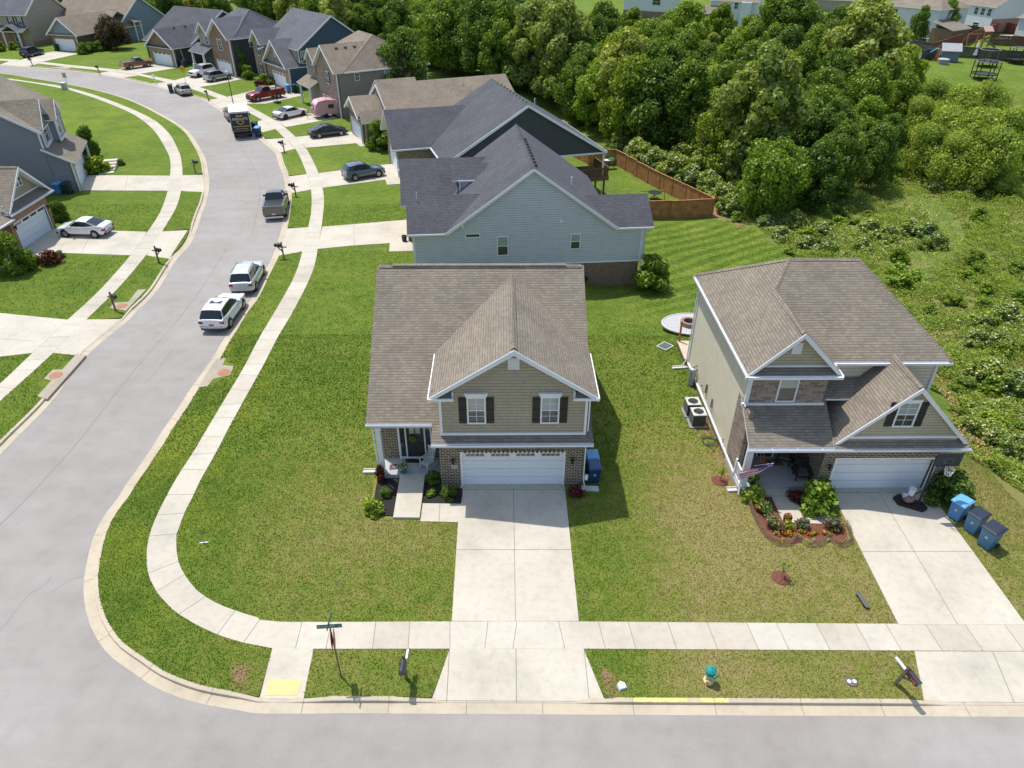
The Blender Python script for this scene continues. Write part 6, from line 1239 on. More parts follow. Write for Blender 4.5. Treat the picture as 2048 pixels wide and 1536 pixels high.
shrub('bushd', 182, 313, 1.1, 'dark columnar shrub beside the stone steps', 1.7); shrub('bushb', 196, 345, 1.25, 'yellowish green shrub beside the stone steps', .7); shrub('bush', 178, 340, .9, 'olive shrub at the garage corner of the grey house', .8); shrub('bushd', 243, 330, .45, 'tiny round shrub alone on the curving lawn', .8)
shrub('bushd', 124, 440, .8, 'compact dark evergreen behind the white sedan', 1.25); shrub('bush', 35, 545, 1.3, 'tall olive bush at the left edge below the red brick house', 1.3); shrub('bushd', 69, 530, .62, 'low round green bush next to the red bush', .7); shrub('bushr', 101, 528, .85, 'dark red leaved bush on the left lawn', .85); shrub('bushd', 120, 515, .45, 'small dark bush behind the red leaved bush', .7)
for i, (u, v, s) in enumerate(((170,108,1.3),(185,104,1.2),(200,102,1.2),(213,100,1.1))): shrub('bushd' if i % 2 else 'bush', u, v, s, 'rounded hedge bush in front of the tan roofed house', .85)['group'] = 'hedge bushes by the tan roofed house'
shrub('bush', 497, 158, 1.15, 'broad green shrub between the brick fronted house and navy house', 1.0); shrub('bushd', 487, 150, 1.0, 'slim dark evergreen against the dark side wall', 2.6)
shrub('bushr', 520, 172, .9, 'reddish shrub bed in front of the navy house', .7); shrub('bush', 532, 168, 1.2, 'green shrub among reddish plants before the navy house', .7); shrub('bush', 0, 103, 1.2, 'dark bush at the far left edge', .9); shrub('bush', 28, 100, 1.0, 'green bush before the porch of the beige house', .8)
# white-flowering shrubs of the meadow
for i, (u, v, s) in enumerate(((1735,470,1.3),(1775,480,1.2),(1815,470,1.25),(1848,480,1.4),(1870,492,1.1),(1720,500,1.0),(1640,470,1.1),(1590,450,1.2),(1560,478,1.0),(1530,452,.9),(1610,500,1.1),(1650,510,1.2),(1690,525,.9),(1870,385,1.3),(1900,380,1.3),(1925,392,1.2),(1965,660,1.0),(1990,700,1.2),(1950,690,1.0),(2010,640,1.1),(1970,760,1.3),(2020,780,1.2),(1930,860,.8),(1985,895,1.0),(2030,905,1.0),(1240,300,1.2),(1275,320,1.3),(1310,335,1.2),(1345,350,1.3),(1380,372,1.2),(1415,385,1.2),(1400,345,1.3),(1360,325,1.2),(1440,370,1.2),(1440,405,1.1),(1470,400,1.1),(1460,425,1.0),(1500,425,1.1))):
    o = shrub('bushw', u, v, s*(.95 if u < 1480 else .6), 'rough shrub with creamy white flower heads in the meadow', .8); o['group'] = 'white flowering shrubs of the meadow'
for i in range(60):
    for _ in range(40):
        u, v = rnd.uniform(1450, 2048), rnd.uniform(430, 960); x, y, z = gt(u, v)
        if inpoly([x], [y], WILD)[0]: break
    o = shrub(rnd.choice(['bush', 'bushb', 'bush']), u, v, rnd.uniform(.35, 1.0), 'low green thicket bush growing in the rough meadow', rnd.uniform(.45, .75)); o['group'] = 'thicket bushes of the meadow'
# ------------------------------------------------------------------ meadow weeds: nobody could count them
def meadow():
    n = 700000; Vx = NR.uniform(8, 95, n*3); Vy = NR.uniform(17, 132, n*3); k = inpoly(Vx, Vy, WILD); x = Vx[k]; y = Vy[k]
    d = np.hypot(x-20, y); w = np.clip(1.25-d/130, .15, 1); s = NR.random(len(x)) < w; x = x[s][:n]; y = y[s][:n]
    c = np.array([noise.noise(Vector((a*.35, b*.35, 0)))+.6*noise.noise(Vector((a*1.1, b*1.1, 3))) for a, b in zip(x, y)])
    keep = (c > -.45); x, y, c = x[keep], y[keep], c[keep]; h = np.clip(.42+1.05*c, .06, 1.9)*NR.random(len(x))**.5
    z = np.array([tz(a, b) for a, b in zip(x, y)])+h; P = np.stack([x, y, z], 1); Nn = np.tile([0, 0, 1.0], (len(x), 1))+NR.normal(0, .5, (len(x), 3))
    mi = np.zeros(len(x)); fl = np.array([noise.noise(Vector((a*.12, b*.12, 9))) for a, b in zip(x, y)]); mi[(h > .4) & (fl > .15) & (NR.random(len(x)) < .14)] = 1; mi[(c < -.15) & (NR.random(len(x)) < .35)] = 2; mi[(fl < -.2) & (NR.random(len(x)) < .5)] = 3
    tr = cat([gt(u, v)[:2] for u, v in [(1720,560),(1762,620),(1810,700),(1850,760),(1900,830),(1945,880)]], 1.0); dd = np.min(np.stack([np.hypot(x-p.x, y-p.y) for p in tr]), 0)
    cr = cat([gt(u, v)[:2] for u, v in [(1830,400),(1880,430),(1890,470),(1850,520),(1790,560)]], 1.0); dc = np.min(np.stack([np.hypot(x-p.x, y-p.y) for p in cr]), 0)
    mi[(dd < 1.5) & (NR.random(len(x)) < .75)] = 2; P[:, 2] -= np.where(dd < 1.5, h*.7, 0); q_ = ~((dc < 1.6) & (NR.random(len(x)) < .8)); P, Nn, mi = P[q_], Nn[q_], mi[q_]
    me = leafmesh('meadow_weeds', P, Nn, .085, [L_WEED, L_WHT, L_STRAW, L_MID], mi, 2.2); o = bpy.data.objects.new('meadow_weeds', me); COL.objects.link(o); tag(o, 'tall rough weeds and wild flowers covering the meadow behind the houses', 'weeds', kind='stuff')
meadow()
# ------------------------------------------------------------------ short lawn grass near the camera
def lawn_blades():
    hard = [wl(WR_IN)+wl(WR_OUT)[::-1], wl(WL_A)+wl(WL_B)[::-1], STREET, WILD]+list(APRw.values())
    for px in ([(920.5,978),(1130,978),(1157.5,1243),(903.5,1243)], [(1660,985),(1857,985),(2052,1250),(1797,1250)], [(845.4,1006),(923,1008),(917,1045),(840.8,1043)], [(1541,990),(1581,990),(1604.8,1021.5),(1665,1023),(1684,1049),(1567,1046)], [(644.8,454),(826,440),(832,502),(778.5,503.5),(634.7,498.5)], [(103.5,457),(228.5,462),(294,464),(261.7,511),(52.7,516),(50,496)], [(-150,612),(0,626.6),(135.4,640),(65,706.6),(0,714),(-150,727)], [(172,350.8),(340.8,351.8),(337,382),(160,381)],
               [(752,945),(742,1000),(760,1038),(786,1038),(840,1040),(846,1008),(918,1009),(925,960),(880,945)], [(1490,975),(1510,1040),(1560,1090),(1700,1092),(1692,1040),(1670,1020),(1680,985)], [(434,717),(468,730),(460,750),(415,773),(396,775)], [(152,710),(172,711),(94,799),(75,793),(88,758)], [(293,579),(276,580),(228,606),(252,622)]): hard.append(wl(px))
    hard += [[(-6.4, 26.6), (4.0, 26.6), (4.0, 41.5), (-6.4, 41.5)], [(11.7, 26), (21.7, 26), (21.7, 38), (11.7, 38)]]
    P = []
    for x0, x1, y0, y1, n in ((-19, 26, 14.5, 29, 230000), (-24, 26, 29, 42, 110000), (-48, 30, 42, 68, 90000), (-48, -20, 28, 44, 40000)):
        x = NR.uniform(x0, x1, n); y = NR.uniform(y0, y1, n); k = np.ones(n, bool)
        for h_ in hard: k &= ~inpoly(x, y, h_)
        P.append(np.stack([x[k], y[k], np.full(k.sum(), 1.0 if y0 < 20 else 1.6)], 1))
    P = np.concatenate(P); n = len(P); x, y, s = P[:, 0], P[:, 1], P[:, 2]; z = np.array([tz(a, b) if (b > 12 and a > -2) else 0 for a, b in zip(x, y)])
    a = NR.uniform(0, 6.28, n); w = NR.uniform(.012, .026, n)*s; hh = NR.uniform(.03, .075, n)*(s**.5); lx, ly = NR.normal(0, .03, n), NR.normal(0, .03, n)
    V = np.empty((n, 3, 3)); V[:, 0] = np.stack([x-np.cos(a)*w, y-np.sin(a)*w, z], 1); V[:, 1] = np.stack([x+np.cos(a)*w, y+np.sin(a)*w, z], 1); V[:, 2] = np.stack([x+lx, y+ly, z+hh], 1)
    me = bpy.data.meshes.new('short_grass'); me.vertices.add(n*3); me.vertices.foreach_set('co', V.reshape(-1)); me.loops.add(n*3); me.polygons.add(n)
    me.loops.foreach_set('vertex_index', np.arange(n*3, dtype=np.int32)); me.polygons.foreach_set('loop_start', np.arange(0, n*3, 3, dtype=np.int32)); me.polygons.foreach_set('loop_total', np.full(n, 3, dtype=np.int32)); me.materials.append(M_BLADE); me.update(calc_edges=True)
    for nm, v in zip(('dry', 'lime', 'bare', 'wild', 'stripe'), masks(x, y)): me.attributes.new(nm, 'FLOAT', 'POINT').data.foreach_set('value', np.repeat(v, 3))
    o = bpy.data.objects.new('short_grass', me); COL.objects.link(o); tag(o, 'short mown grass blades of the lawns', 'grass', kind='stuff')
lawn_blades()
# ------------------------------------------------------------------ street signs
x, y, z = gt(682, 1352); o = thing('street_sign_post', 'street corner post with green name blade above a stop sign seen nearly edge-on', 'sign', (x, y, z))
m = MB(); m.tube((0, 0, -.1), (-.02, .02, 2.95), .03, n=6).tube((-.02, .02, 2.95), (-.02, .02, 3.2), .015); m.build('post', plain('brown_steel_post', (.13, .11, .09), .7), o)
oc = [(math.cos(R(22.5+45*i))*.38, math.sin(R(22.5+45*i))*.38) for i in range(8)]; ang_ = R(102)
dx, dy = math.cos(ang_), math.sin(ang_); px_, py_ = -math.sin(ang_), math.cos(ang_)
m = MB(); m.prism([(a*dx-.05*px_*-1, a*dy-.05*py_*-1, 2.25+b) for a, b in oc], (px_*-.006, py_*-.006, 0)); sg = m.build('stop_sign', plain('faded_red_sign_back', (.42, .25, .2), .5), o)
m = MB(); m.prism([(a*dx*.97+.057*px_*-1+.1*px_*-1*0, a*dy*.97+.057*py_*-1, 2.25+b*.97) for a, b in oc], (px_*.002, py_*.002, 0)); m.build('sign_face', plain('stop_red', (.35, .03, .03), .5), sg)
GRN = plain('sign_green', (.01, .11, .09), .5); m = MB(); m.box((-.46, -.012, 2.86), (.42, .0, 3.06)); bl_ = m.build('name_blade', GRN, o); bl_.rotation_euler = (0, 0, R(4))
text_part('street_name', 'OUTCREST  LN', .135, plain('white_lettering', (.7, .7, .7), .5), bl_, Matrix.Translation((-.02, -.016, 2.96)) @ Matrix.Rotation(R(90), 4, 'X'))
m = MB(); m.box((-.03, -.3, 3.06), (-.015, .42, 3.22)); m.build('cross_blade', GRN, o)
for u, v, H_, lab, kind in ((138, 180, 2.6, 'grey back of a small sign on a leaning post by the far left sidewalk', 's'), (374, 176, 2.9, 'yellow diamond warning sign on a thin post by the far driveway', 'd')):
    x, y = g(u, v); o = thing('road_sign', lab, 'sign', (x, y, 0)); m = MB(); m.tube((0, 0, 0), (0, 0, H_), .035, n=6); m.build('post', M_METAL, o); m = MB()
    if kind == 's': m.box((-.3, -.05, H_-.75), (.3, -.03, H_)); m.build('sign_panel', M_METAL, o)
    else: m.prism([(-.62, -.05, H_), (0, -.05, H_-.62), (.62, -.05, H_), (0, -.05, H_+.62)], (0, .012, 0)); p_ = m.build('sign_panel', plain('warning_yellow', (.65, .36, .02), .5), o); MB().box((-.33, -.058, H_-.07), (.33, -.052, H_+.07)).build('sign_marking', plain('orange_marking', (.5, .15, .02), .6), p_)
x, y = g(468, 214); o = thing('street_lamp', 'thin black street lamp post in front of the red pickup driveway', 'lamp', (x, y, 0)); m = MB(); m.tube((0, 0, 0), (0, 0, 4.5), .07, .05, 8).tube((0, 0, 0), (0, 0, .5), .12, .08, 8); m.build('post', M_BLACK, o); m = MB(); m.lathe([(.1, 4.5), (.22, 4.62), (.24, 4.85), (.12, 5.0), (.03, 5.08)], n=12); m.build('lamp_head', plain('frosted_glass', (.5, .52, .52), .3), o, smooth=True)
x, y = g(130, 179); o = thing('utility_box', 'pale green utility pedestal beside the far left sidewalk', 'utility box', (x, y, 0)); m = MB(); m.box((-.32, -.32, 0), (.32, .32, .95)); m.build('cabinet', plain('pale_green_metal', (.33, .42, .36), .6), o); m = MB(); m.box((-.36, -.36, .95), (.36, .36, 1.05)); m.build('lid', plain('light_metal', (.55, .57, .55), .6), o)
# ------------------------------------------------------------------ mailboxes
def mailbox(x, y, rz, lab, wood=M_WOODP, boxm=M_BLACK, rail=True, z=None):
    o = thing('mailbox', lab, 'mailbox', (x, y, tz(x, y) if z is None else z), rz)     # box faces local +x
    m = MB(); m.box((-.05, -.05, -.1), (.05, .05, 1.45)); m.box((-.38, -.045, .98), (.35, .045, 1.06)); m.prism([(.05, -.03, .62), (.05, -.03, .74), (.32, -.03, .98), (.4, -.03, .98)], (0, .06, 0)); m.build('post', wood, o)
    pr = [(-.11, 1.07), (-.11, 1.22)]+[(-.11*math.cos(a), 1.22+.11*math.sin(a)) for a in [math.pi*i/8 for i in range(1, 8)]]+[(.11, 1.22), (.11, 1.07)]
    m = MB(); m.prism([(.08, a, b) for a, b in pr], (.5, 0, 0)); bx = m.build('box', boxm, o); m = MB(); m.prism([(.58, a*1.03, b+.003) for a, b in pr], (.012, 0, 0)); m.build('door', boxm, bx)
    m = MB(); m.box((.2, -.13, 1.18), (.24, -.12, 1.36)); m.box((.2, -.13, 1.3), (.34, -.12, 1.36)); m.build('flag', M_TAIL, bx); return o
M_BOXN = plain('navy_black_mailbox', (.03, .035, .05), .35)
x, y, _ = gt(813, 1357); o = mailbox(x, y, R(-92), 'blue-black mailbox with orange-red side mark, on the verge left of the first driveway', boxm=M_BOXN); m = MB(); m.box((.30, .113, 1.1), (.52, .118, 1.2)); m.build('address_mark', plain('orange_mark', (.55, .14, .04), .6), o); m = MB(); m.box((-.5, .03, 1.06), (-.1, .1, 1.1)); m.build('newspaper_tube', M_WHITE, o)
x, y, _ = gt(1790, 1368); o = mailbox(x, y, R(-78), 'black mailbox with small orange numbers on a tilting wooden post, left of the second driveway', boxm=M_BOXN); o.rotation_euler = (R(3), R(9), R(-70)); m = MB(); m.box((.30, -.125, 1.12), (.34, -.113, 1.24)); m.box((.38, -.125, 1.12), (.42, -.113, 1.24)); m.box((.46, -.125, 1.12), (.5, -.113, 1.24)); m.build('house_number', plain('orange_mark', (.55, .14, .04), .6), o); m = MB(); m.box((-.55, -.04, 1.06), (-.05, .06, 1.12)); m.build('newspaper_tube', M_WHITE, o)
for u, v, rz, lab in ((568, 517, 178, 'dark mailbox on a post at the kerb nearest the corner house side'), (592, 393, 172, 'brown mailbox on the verge just ahead of the pickup truck with open bed'), (569, 305, 165, 'dark mailbox on the verge of the black sedan driveway'), (498, 248, 150, 'dark mailbox partly hidden behind the box truck'), (417, 200, 140, 'low dark mailbox behind the beige small suv'),
                      (318, 525, -25, 'black mailbox on a post at the left kerb below the white sedan'), (231, 620, -30, 'black mailbox by the left driveway near the rusty inlet lid'), (391, 345, -10, 'black mailbox beside the curving left verge'), (199, 147, -100, 'dark mailbox on the far verge left of the orange truck'), (65, 131, -100, 'dark mailbox on the farthest left verge')):
    x, y, _ = gt(u, v); mailbox(x, y, R(rz), lab)
x, y = g(312, 166); mailbox(x, y, R(-120), 'white painted mailbox post on the far verge', M_WHITE, M_WHITE)
# ------------------------------------------------------------------ small things on the front lawns
x, y, _ = gt(1417, 1362); o = thing('fire_hydrant', 'fire hydrant with teal bonnet and pale yellow barrel on the front verge', 'hydrant', (x, y, 0), R(30), scale=1.05); YB = plain('pale_yellow_barrel', (.58, .48, .24), .6, var=.2, scale=9); TL = plain('teal_paint', (.01, .26, .24), .45, var=.2, scale=12)
m = MB(); m.lathe([(.19, 0), (.19, .05), (.13, .08), (.12, .42), (.13, .44)], n=16); m.build('barrel', YB, o, smooth=False); m = MB(); m.lathe([(.17, .44), (.17, .50), (.13, .53), (.13, .60), (.19, .62), (.19, .66), (.12, .74), (.04, .79), (.03, .83)], n=16); m.build('bonnet', TL, o)
m = MB(); m.tube((-.2, 0, .55), (.2, 0, .55), .06, n=10).tube((0, -.22, .52), (0, 0, .52), .08, n=12).tube((0, -.25, .52), (0, -.22, .52), .1, n=12); m.build('outlet', TL, o); m = MB(); m.tube((-.14, -.12, .2), (-.19, -.15, .2), .10, n=12); m.build('outlet_cap', YB, o)
x, y, _ = gt(1703, 1364); o = thing('water_meter_lid', 'oval iron meter lid with two pale caps set in the front verge', 'meter lid', (x, y, .02)); m = MB(); m.lathe([(.23, 0), (.23, .012), (.2, .02)], n=20, sy=.85); m.build('lid', plain('grey_iron', (.12, .11, .10), .8), o)
for s_ in (-1, 1): m = MB(); m.tube((s_*.1, 0, .02), (s_*.1, 0, .035), .075, n=14); m.build('cap', M_WHITE, o)
x, y, _ = gt(1243, 1376); o = thing('crumpled_paper', 'small crumpled white and blue scrap on the verge by the driveway', 'litter', (x, y, .02), R(20)); m = MB(); m.prism([(-.13, -.1, 0), (.12, -.12, 0), (.14, .08, 0), (0, .2, 0), (-.15, .1, 0)], (.03, .02, .10)); m.build('paper', plain('pale_blue_white', (.55, .6, .7), .6), o)
x, y, _ = gt(1724, 1203); o = thing('skateboard', 'dark grey skateboard lying on the right lawn', 'skateboard', (x, y, .02), R(97)); pts = [(-.4+.1*(1-math.cos(R(a))), .1*math.sin(R(a))) for a in range(-90, 91, 30)]; pp = [(-a, b) for a, b in pts]; m = MB()
m.prism([(-.42, -.03, .1), (-.38, -.1, .1), (.38, -.1, .1), (.42, -.03, .1), (.42, .03, .1), (.38, .1, .1), (-.38, .1, .1), (-.42, .03, .1)], (0, 0, .02)); m.build('deck', plain('grey_grip', (.10, .095, .085), .8), o)
for xx in (-.26, .26):
    for yy in (-.08, .08): m = MB(); m.tube((xx, yy-.02, .04), (xx, yy+.02, .04), .04, n=10); m.build('wheel', M_BLACK, o)
for u, v, lab, s_ in ((1562, 1156, 'thin young sapling in a small ring of red mulch on the right lawn', 1.0), (1440, 962, 'small leafy sapling in a mulch ring beside the stone fronted house', .9)):
    x, y, _ = gt(u, v); o = thing('sapling', lab, 'sapling', (x, y, 0)); m = MB(); m.tube((0, 0, 0), (.02, 0, .9*s_), .015, .008, 5).tube((0, 0, .3), (.12, .05, .6), .008, n=4).tube((0, 0, .4), (-.1, -.06, .7), .008, n=4); m.build('stem', M_BARK, o); C = NR.normal(0, .11, (60, 3))+[0, 0, .72*s_]; me = leafmesh('leaves', C, C-[0, 0, .6], .07, L_BRI); l_ = bpy.data.objects.new('leaves', me); COL.objects.link(l_); l_.parent = o; m = MB(); m.lathe([(.42, .005), (.36, .05), (.1, .07)], n=16); m.build('mulch_ring', M_MULR, o)
x, y, _ = gt(408, 1086); o = thing('metal_stake', 'thin metal T-handled stake standing on the corner lawn', 'stake', (x, y, 0), R(8)); m = MB(); m.tube((0, 0, 0), (0, 0, 1.05), .016, n=6); m.box((-.2, -.03, .0), (.2, .03, .04)); m.build('rod', M_METAL, o)
# ------------------------------------------------------------------ corner house porch things
def bed(nm, lab, px, mat, z=.045, world=False):
    P = px if world else wl(px); a = sum(P[i][0]*P[(i+1) % len(P)][1]-P[(i+1) % len(P)][0]*P[i][1] for i in range(len(P))); P = P[::-1] if a < 0 else P; m = MB(); m.prism([(p[0], p[1], z) for p in P], (0, 0, -.1)); o = m.build(nm, mat); tag(o, kind='structure'); return o
bed('mulch_ground', '', [(757,953),(752,975),(748,1002),(760,1031),(787,1033),(802,953)], M_MULB); bed('mulch_ground', '', [(850,953),(846,1007),(922,1008),(925,990),(925,978),(880,975),(880,950)], M_MULB, .05)
bed('mulch_ground', '', [(1497,975),(1513,1040),(1535,1075),(1560,1090),(1600,1086),(1612,1074),(1635,1092),(1652,1074),(1680,1092),(1697,1084),(1690,1050),(1684,1049),(1567,1046),(1541,990),(1541,975)], M_MULR, .02); bed('mulch_ground', '', [(1581,985),(1604.8,1021.5),(1667,1023),(1655,985),(1660,975)], M_MULR, .02)
P4 = [g(801.7, 955), g(850, 955), g(839.4, 1038.4), g(786.6, 1038)]
o = thing('entry_ramp', 'concrete entry ramp rising from the front walk to the corner house porch', 'ramp', (P4[0][0], P4[0][1], 0)); ox_, oy_ = P4[0]; m = MB(); zs = [.27, .27, .12, .12]
yb = 27.17; top = [(P4[3][0], P4[3][1], .12), (P4[2][0], P4[2][1], .12), (P4[1][0]+.02, yb, .27), (P4[0][0], yb, .27)]; top = [(a-ox_, b-oy_, c) for a, b, c in top]; m.poly(top)
for i in range(4): j = (i+1) % 4; m.poly([top[j], top[i], (top[i][0], top[i][1], -.1), (top[j][0], top[j][1], -.1)])
m.build('slab', M_CONC, o)
def rocker(x, y, z, rz, lab):
    o = thing('rocking_chair', lab, 'chair', (x, y, z), rz); mt = plain('pale_grey_paint', (.50, .52, .50), .5)
    m = MB(); m.box((-.25, -.24, .40), (.25, .25, .44)); m.build('seat', mt, o); m = MB()
    for k in range(6): m.prism([(-.22+k*.085, .22, .44), (-.18+k*.085, .22, .44), (-.18+k*.085, .42, 1.08), (-.22+k*.085, .42, 1.08)], (0, .02, 0))
    m.prism([(-.27, .41, 1.05), (.27, .41, 1.05), (.27, .44, 1.16), (-.27, .44, 1.16)], (0, .025, 0)); m.build('backrest', mt, o)
    for s_ in (-1, 1):
        m = MB(); m.box((s_*.27-.03, -.28, .64), (s_*.27+.03, .3, .67)); m.build('armrest', mt, o); m = MB(); m.box((s_*.25-.02, -.24, .06), (s_*.25+.02, -.2, .65)); m.build('leg', mt, o); m = MB(); m.box((s_*.25-.02, .2, .06), (s_*.25+.02, .24, .7)); m.build('leg', mt, o)
        m = MB(); pts = [(s_*.25, -.45+t*.1, .03+.006*(t-4.8)**2) for t in range(11)]; m.path(pts, .022, 4); m.build('rocker', mt, o)
    return o
rocker(-3.95, 27.62, .28, R(-38), 'pale grey slatted rocking chair on the corner house porch')
x, y = g(806, 944, .28); o = thing('potted_flowers', 'blue pot of pale flowers on the corner house porch', 'flower pot', (x, y, .28)); m = MB(); m.lathe([(.15, 0), (.2, .15), (.22, .32), (.19, .32)], n=14); m.build('pot', plain('blue_glaze', (.03, .12, .2), .3), o); C, D = cloud([(0, 0, .42, .26)], 260, .3); me = leafmesh('flowers', C, D, .09, [leafmat('pale_petals', (.5, .56, .48), .1), L_DARK], (NR.random(260) < .3).astype(int)); q_ = bpy.data.objects.new('flowers', me); COL.objects.link(q_); q_.parent = o
x, y = g(829, 922, .28); o = thing('door_mat', 'black door mat before the corner house front door', 'mat', (x, y+.12, .284)); m = MB(); m.box((-.46, -.26, 0), (.46, .26, .02)); m.build('mat', M_BLACK, o)
x, y = g(788, 934, .28); o = thing('printed_mat', 'small dark printed mat on the sunlit porch corner', 'mat', (x, y, .284), R(5)); m = MB(); m.box((-.22, -.2, 0), (.22, .2, .012)); m.build('base', plain('navy_print', (.04, .05, .1), .7), o); m = MB(); m.lathe([(.11, .012), (.10, .016)], n=12); m.build('print', plain('red_blue_print', (.3, .08, .12), .7, var=.6, scale=20), o)
def splash(u, v, rz, lab): x, y, z = gt(u, v); o = thing('splash_block', lab, 'splash block', (x, y, z+.01), R(rz)); m = MB(); m.box((-.5, -.13, .0), (.5, .13, .04)); m.box((-.5, -.15, 0), (.5, -.11, .11)); m.box((-.5, .11, 0), (.5, .15, .11)); m.build('trough', plain('pale_cement', (.6, .58, .54), .8), o)
splash(746, 944, 0, 'pale splash block left of the corner house porch column'); splash(1177, 979, -4, 'pale splash block beside the corner house bins'); splash(1474, 980, 4, 'pale splash block at the porch corner of the stone fronted house'); splash(1360, 736, 6, 'pale splash block at the rear corner of the stone fronted house')
# ------------------------------------------------------------------ wheeled bins
def binn(x, y, rz, body, lid, lab, s=1.0, mark=True, group=None, z=None):
    o = thing('wheeled_bin', lab, 'bin', (x, y, tz(x, y) if z is None else z), rz, group, s)
    m = MB(); m.loft([[(a*w, b*w2, zz) for a, b in ((-1, -1), (1, -1), (1, 1), (-1, 1))] for w, w2, zz in ((.24, .26, .06), (.29, .33, .95), (.31, .36, 1.0))]); m.build('body', body, o)
    m = MB(); m.loft([[(a*.33, -.40 if b < 0 else .36, zz+(.05 if b > 0 else 0)) for a, b in ((-1, -1), (1, -1), (1, 1), (-1, 1))] for zz in (1.0, 1.045)]+[[(a*.26, -.34 if b < 0 else .31, 1.10+(.04 if b > 0 else 0)) for a, b in ((-1, -1), (1, -1), (1, 1), (-1, 1))]]); m.build('lid', lid, o)
    for s_ in (-1, 1): m = MB(); m.tube((s_*.25, .30, .12), (s_*.31, .30, .12), .12, n=14); m.build('wheel', M_TYRE, o)
    m = MB(); m.tube((-.25, .42, 1.0), (.25, .42, 1.0), .02, n=6); m.build('handle', body, o)
    if mark:
        m = MB()
        for k in range(3):
            a = k*2.094; c_, s2 = math.cos(a), math.sin(a); p = [(-.07, -.05), (.03, -.05), (.05, -.01), (-.04, -.02)]; m.prism([(px*c_-pz*s2, -.305-.05*(.62+px*s2+pz*c_-.5), .62+px*s2+pz*c_) for px, pz in p], (0, -.004, 0))
        m.build('recycling_mark', plain('white_mark', (.6, .62, .65), .5), o)
    return o
B_NAVY = plain('navy_bin_plastic', (.012, .04, .11), .4, var=.06); B_NAVL = plain('navy_bin_lid', (.025, .07, .17), .3, var=.06); B_BLUE = plain('blue_bin_plastic', (.05, .20, .42), .4, var=.06); B_LB = plain('light_blue_bin_lid', (.14, .38, .66), .35, var=.06); B_BLK = plain('black_bin_lid', (.022, .03, .05), .4); B_GRN = plain('dark_green_bin', (.008, .035, .028), .45, var=.06); B_MID = plain('steel_blue_bin', (.055, .17, .31), .4, var=.06)
binn(4.52, 26.95, R(5), B_NAVY, B_NAVL, 'navy blue wheeled bin, nearer of the two beside the corner house garage'); binn(4.50, 27.75, R(4), B_BLUE, B_LB, 'wheeled bin with light blue lid, farther of the two beside the corner house garage')
binn(21.62, 24.15, R(-60), B_BLUE, B_LB, 'blue bin with light blue lid, closest of the three to the brick garage', 1.05); binn(21.92, 23.30, R(-62), B_MID, B_BLK, 'blue bin with black lid, middle of the three beside the driveway', 1.05); binn(22.05, 22.35, R(-64), B_MID, B_BLK, 'blue bin with black lid and white mark, nearest the camera of the three', 1.1)
for u, v, bm_, lm, lab, rz in ((121, 388, B_BLUE, B_LB, 'blue bin against the grey side wall left of the garage', 0), (139, 388, B_GRN, B_GRN, 'dark green bin against the grey side wall near the downspout', 10), (517, 272, B_NAVY, B_LB, 'navy bin with pale lid at the kerb right of the box truck', -10), (511, 262, B_GRN, B_GRN, 'dark bin just behind the navy bin at the box truck', -10), (343, 184, B_GRN, B_GRN, 'dark green bin standing on the street behind the beige small suv', 20), (577, 186, B_BLUE, B_LB, 'blue bin at the navy house garage corner', 40), (590, 186, B_GRN, B_GRN, 'first dark green bin against the navy house wall', 40), (600, 187, B_GRN, B_GRN, 'second dark green bin against the navy house wall, right of the first', 40), (356, 133, B_NAVY, B_NAVL, 'navy bin at the slate ranch house corner', 60), (369, 134, B_BLK, B_BLK, 'black bin against the slate ranch house wall', 60), (115, 102, B_GRN, B_GRN, 'dark green bin beside the white garage door of the tan roofed house', 60)):
    x, y = g(u, v, .0); binn(x, y, R(rz), bm_, lm, lab, 1.05 if v > 300 else 1.15, mark=False, z=-.11 if u in (517, 511, 343) else 0.03)
# ------------------------------------------------------------------ stone fronted house: porch, yard
o = thing('flag_on_pole', 'drooping striped flag with blue starred canton on a short pole at the porch column', 'flag', (12.05, 25.75, 1.95)); m = MB(); m.tube((0, 0, .0), (.62, -.55, .62), .013, n=6); m.build('flagpole', M_WHITE, o)
FR_, t, b = newmat('striped_flag_cloth'); sx = N(t, 'ShaderNodeSeparateXYZ'); t.links.new(uvv(t), sx.inputs[0]); st = mth(t, 'LESS_THAN', mth(t, 'FRACT', mth(t, 'MULTIPLY', sx.outputs[1], 6.5)), .5); col = mixc(t, st, (.62, .58, .6), (.42, .04, .06)); can = mth(t, 'MULTIPLY', mth(t, 'LESS_THAN', sx.outputs[0], .4), mth(t, 'GREATER_THAN', sx.outputs[1], .46)); vo_ = N(t, 'ShaderNodeTexVoronoi'); vo_.inputs['Scale'].default_value = 14; t.links.new(uvv(t), vo_.inputs[0]); star = mth(t, 'LESS_THAN', vo_.outputs['Distance'], .28); col = mixc(t, can, col, mixc(t, star, (.06, .05, .24), (.6, .6, .65))); t.links.new(col, b.inputs['Base Color']); b.inputs['Roughness'].default_value = .8
m = MB(); nu, nv = 14, 8
def fp(i, j):
    f, k = i/nu, j/nv; return (.60-1.30*f+.0, -.52+.38*f+.05*math.sin(k*9+f*4), .60-.85*f-(1-k)*(.20+.36*math.sin(f*2.4))+.02*math.sin(f*12))
for i in range(nu):
    for j in range(nv): m.poly([fp(i, j), fp(i+1, j), fp(i+1, j+1), fp(i, j+1)], 0, [(i/nu, j/nv), ((i+1)/nu, j/nv), ((i+1)/nu, (j+1)/nv), (i/nu, (j+1)/nv)])
m.build('cloth', FR_, o, smooth=True)
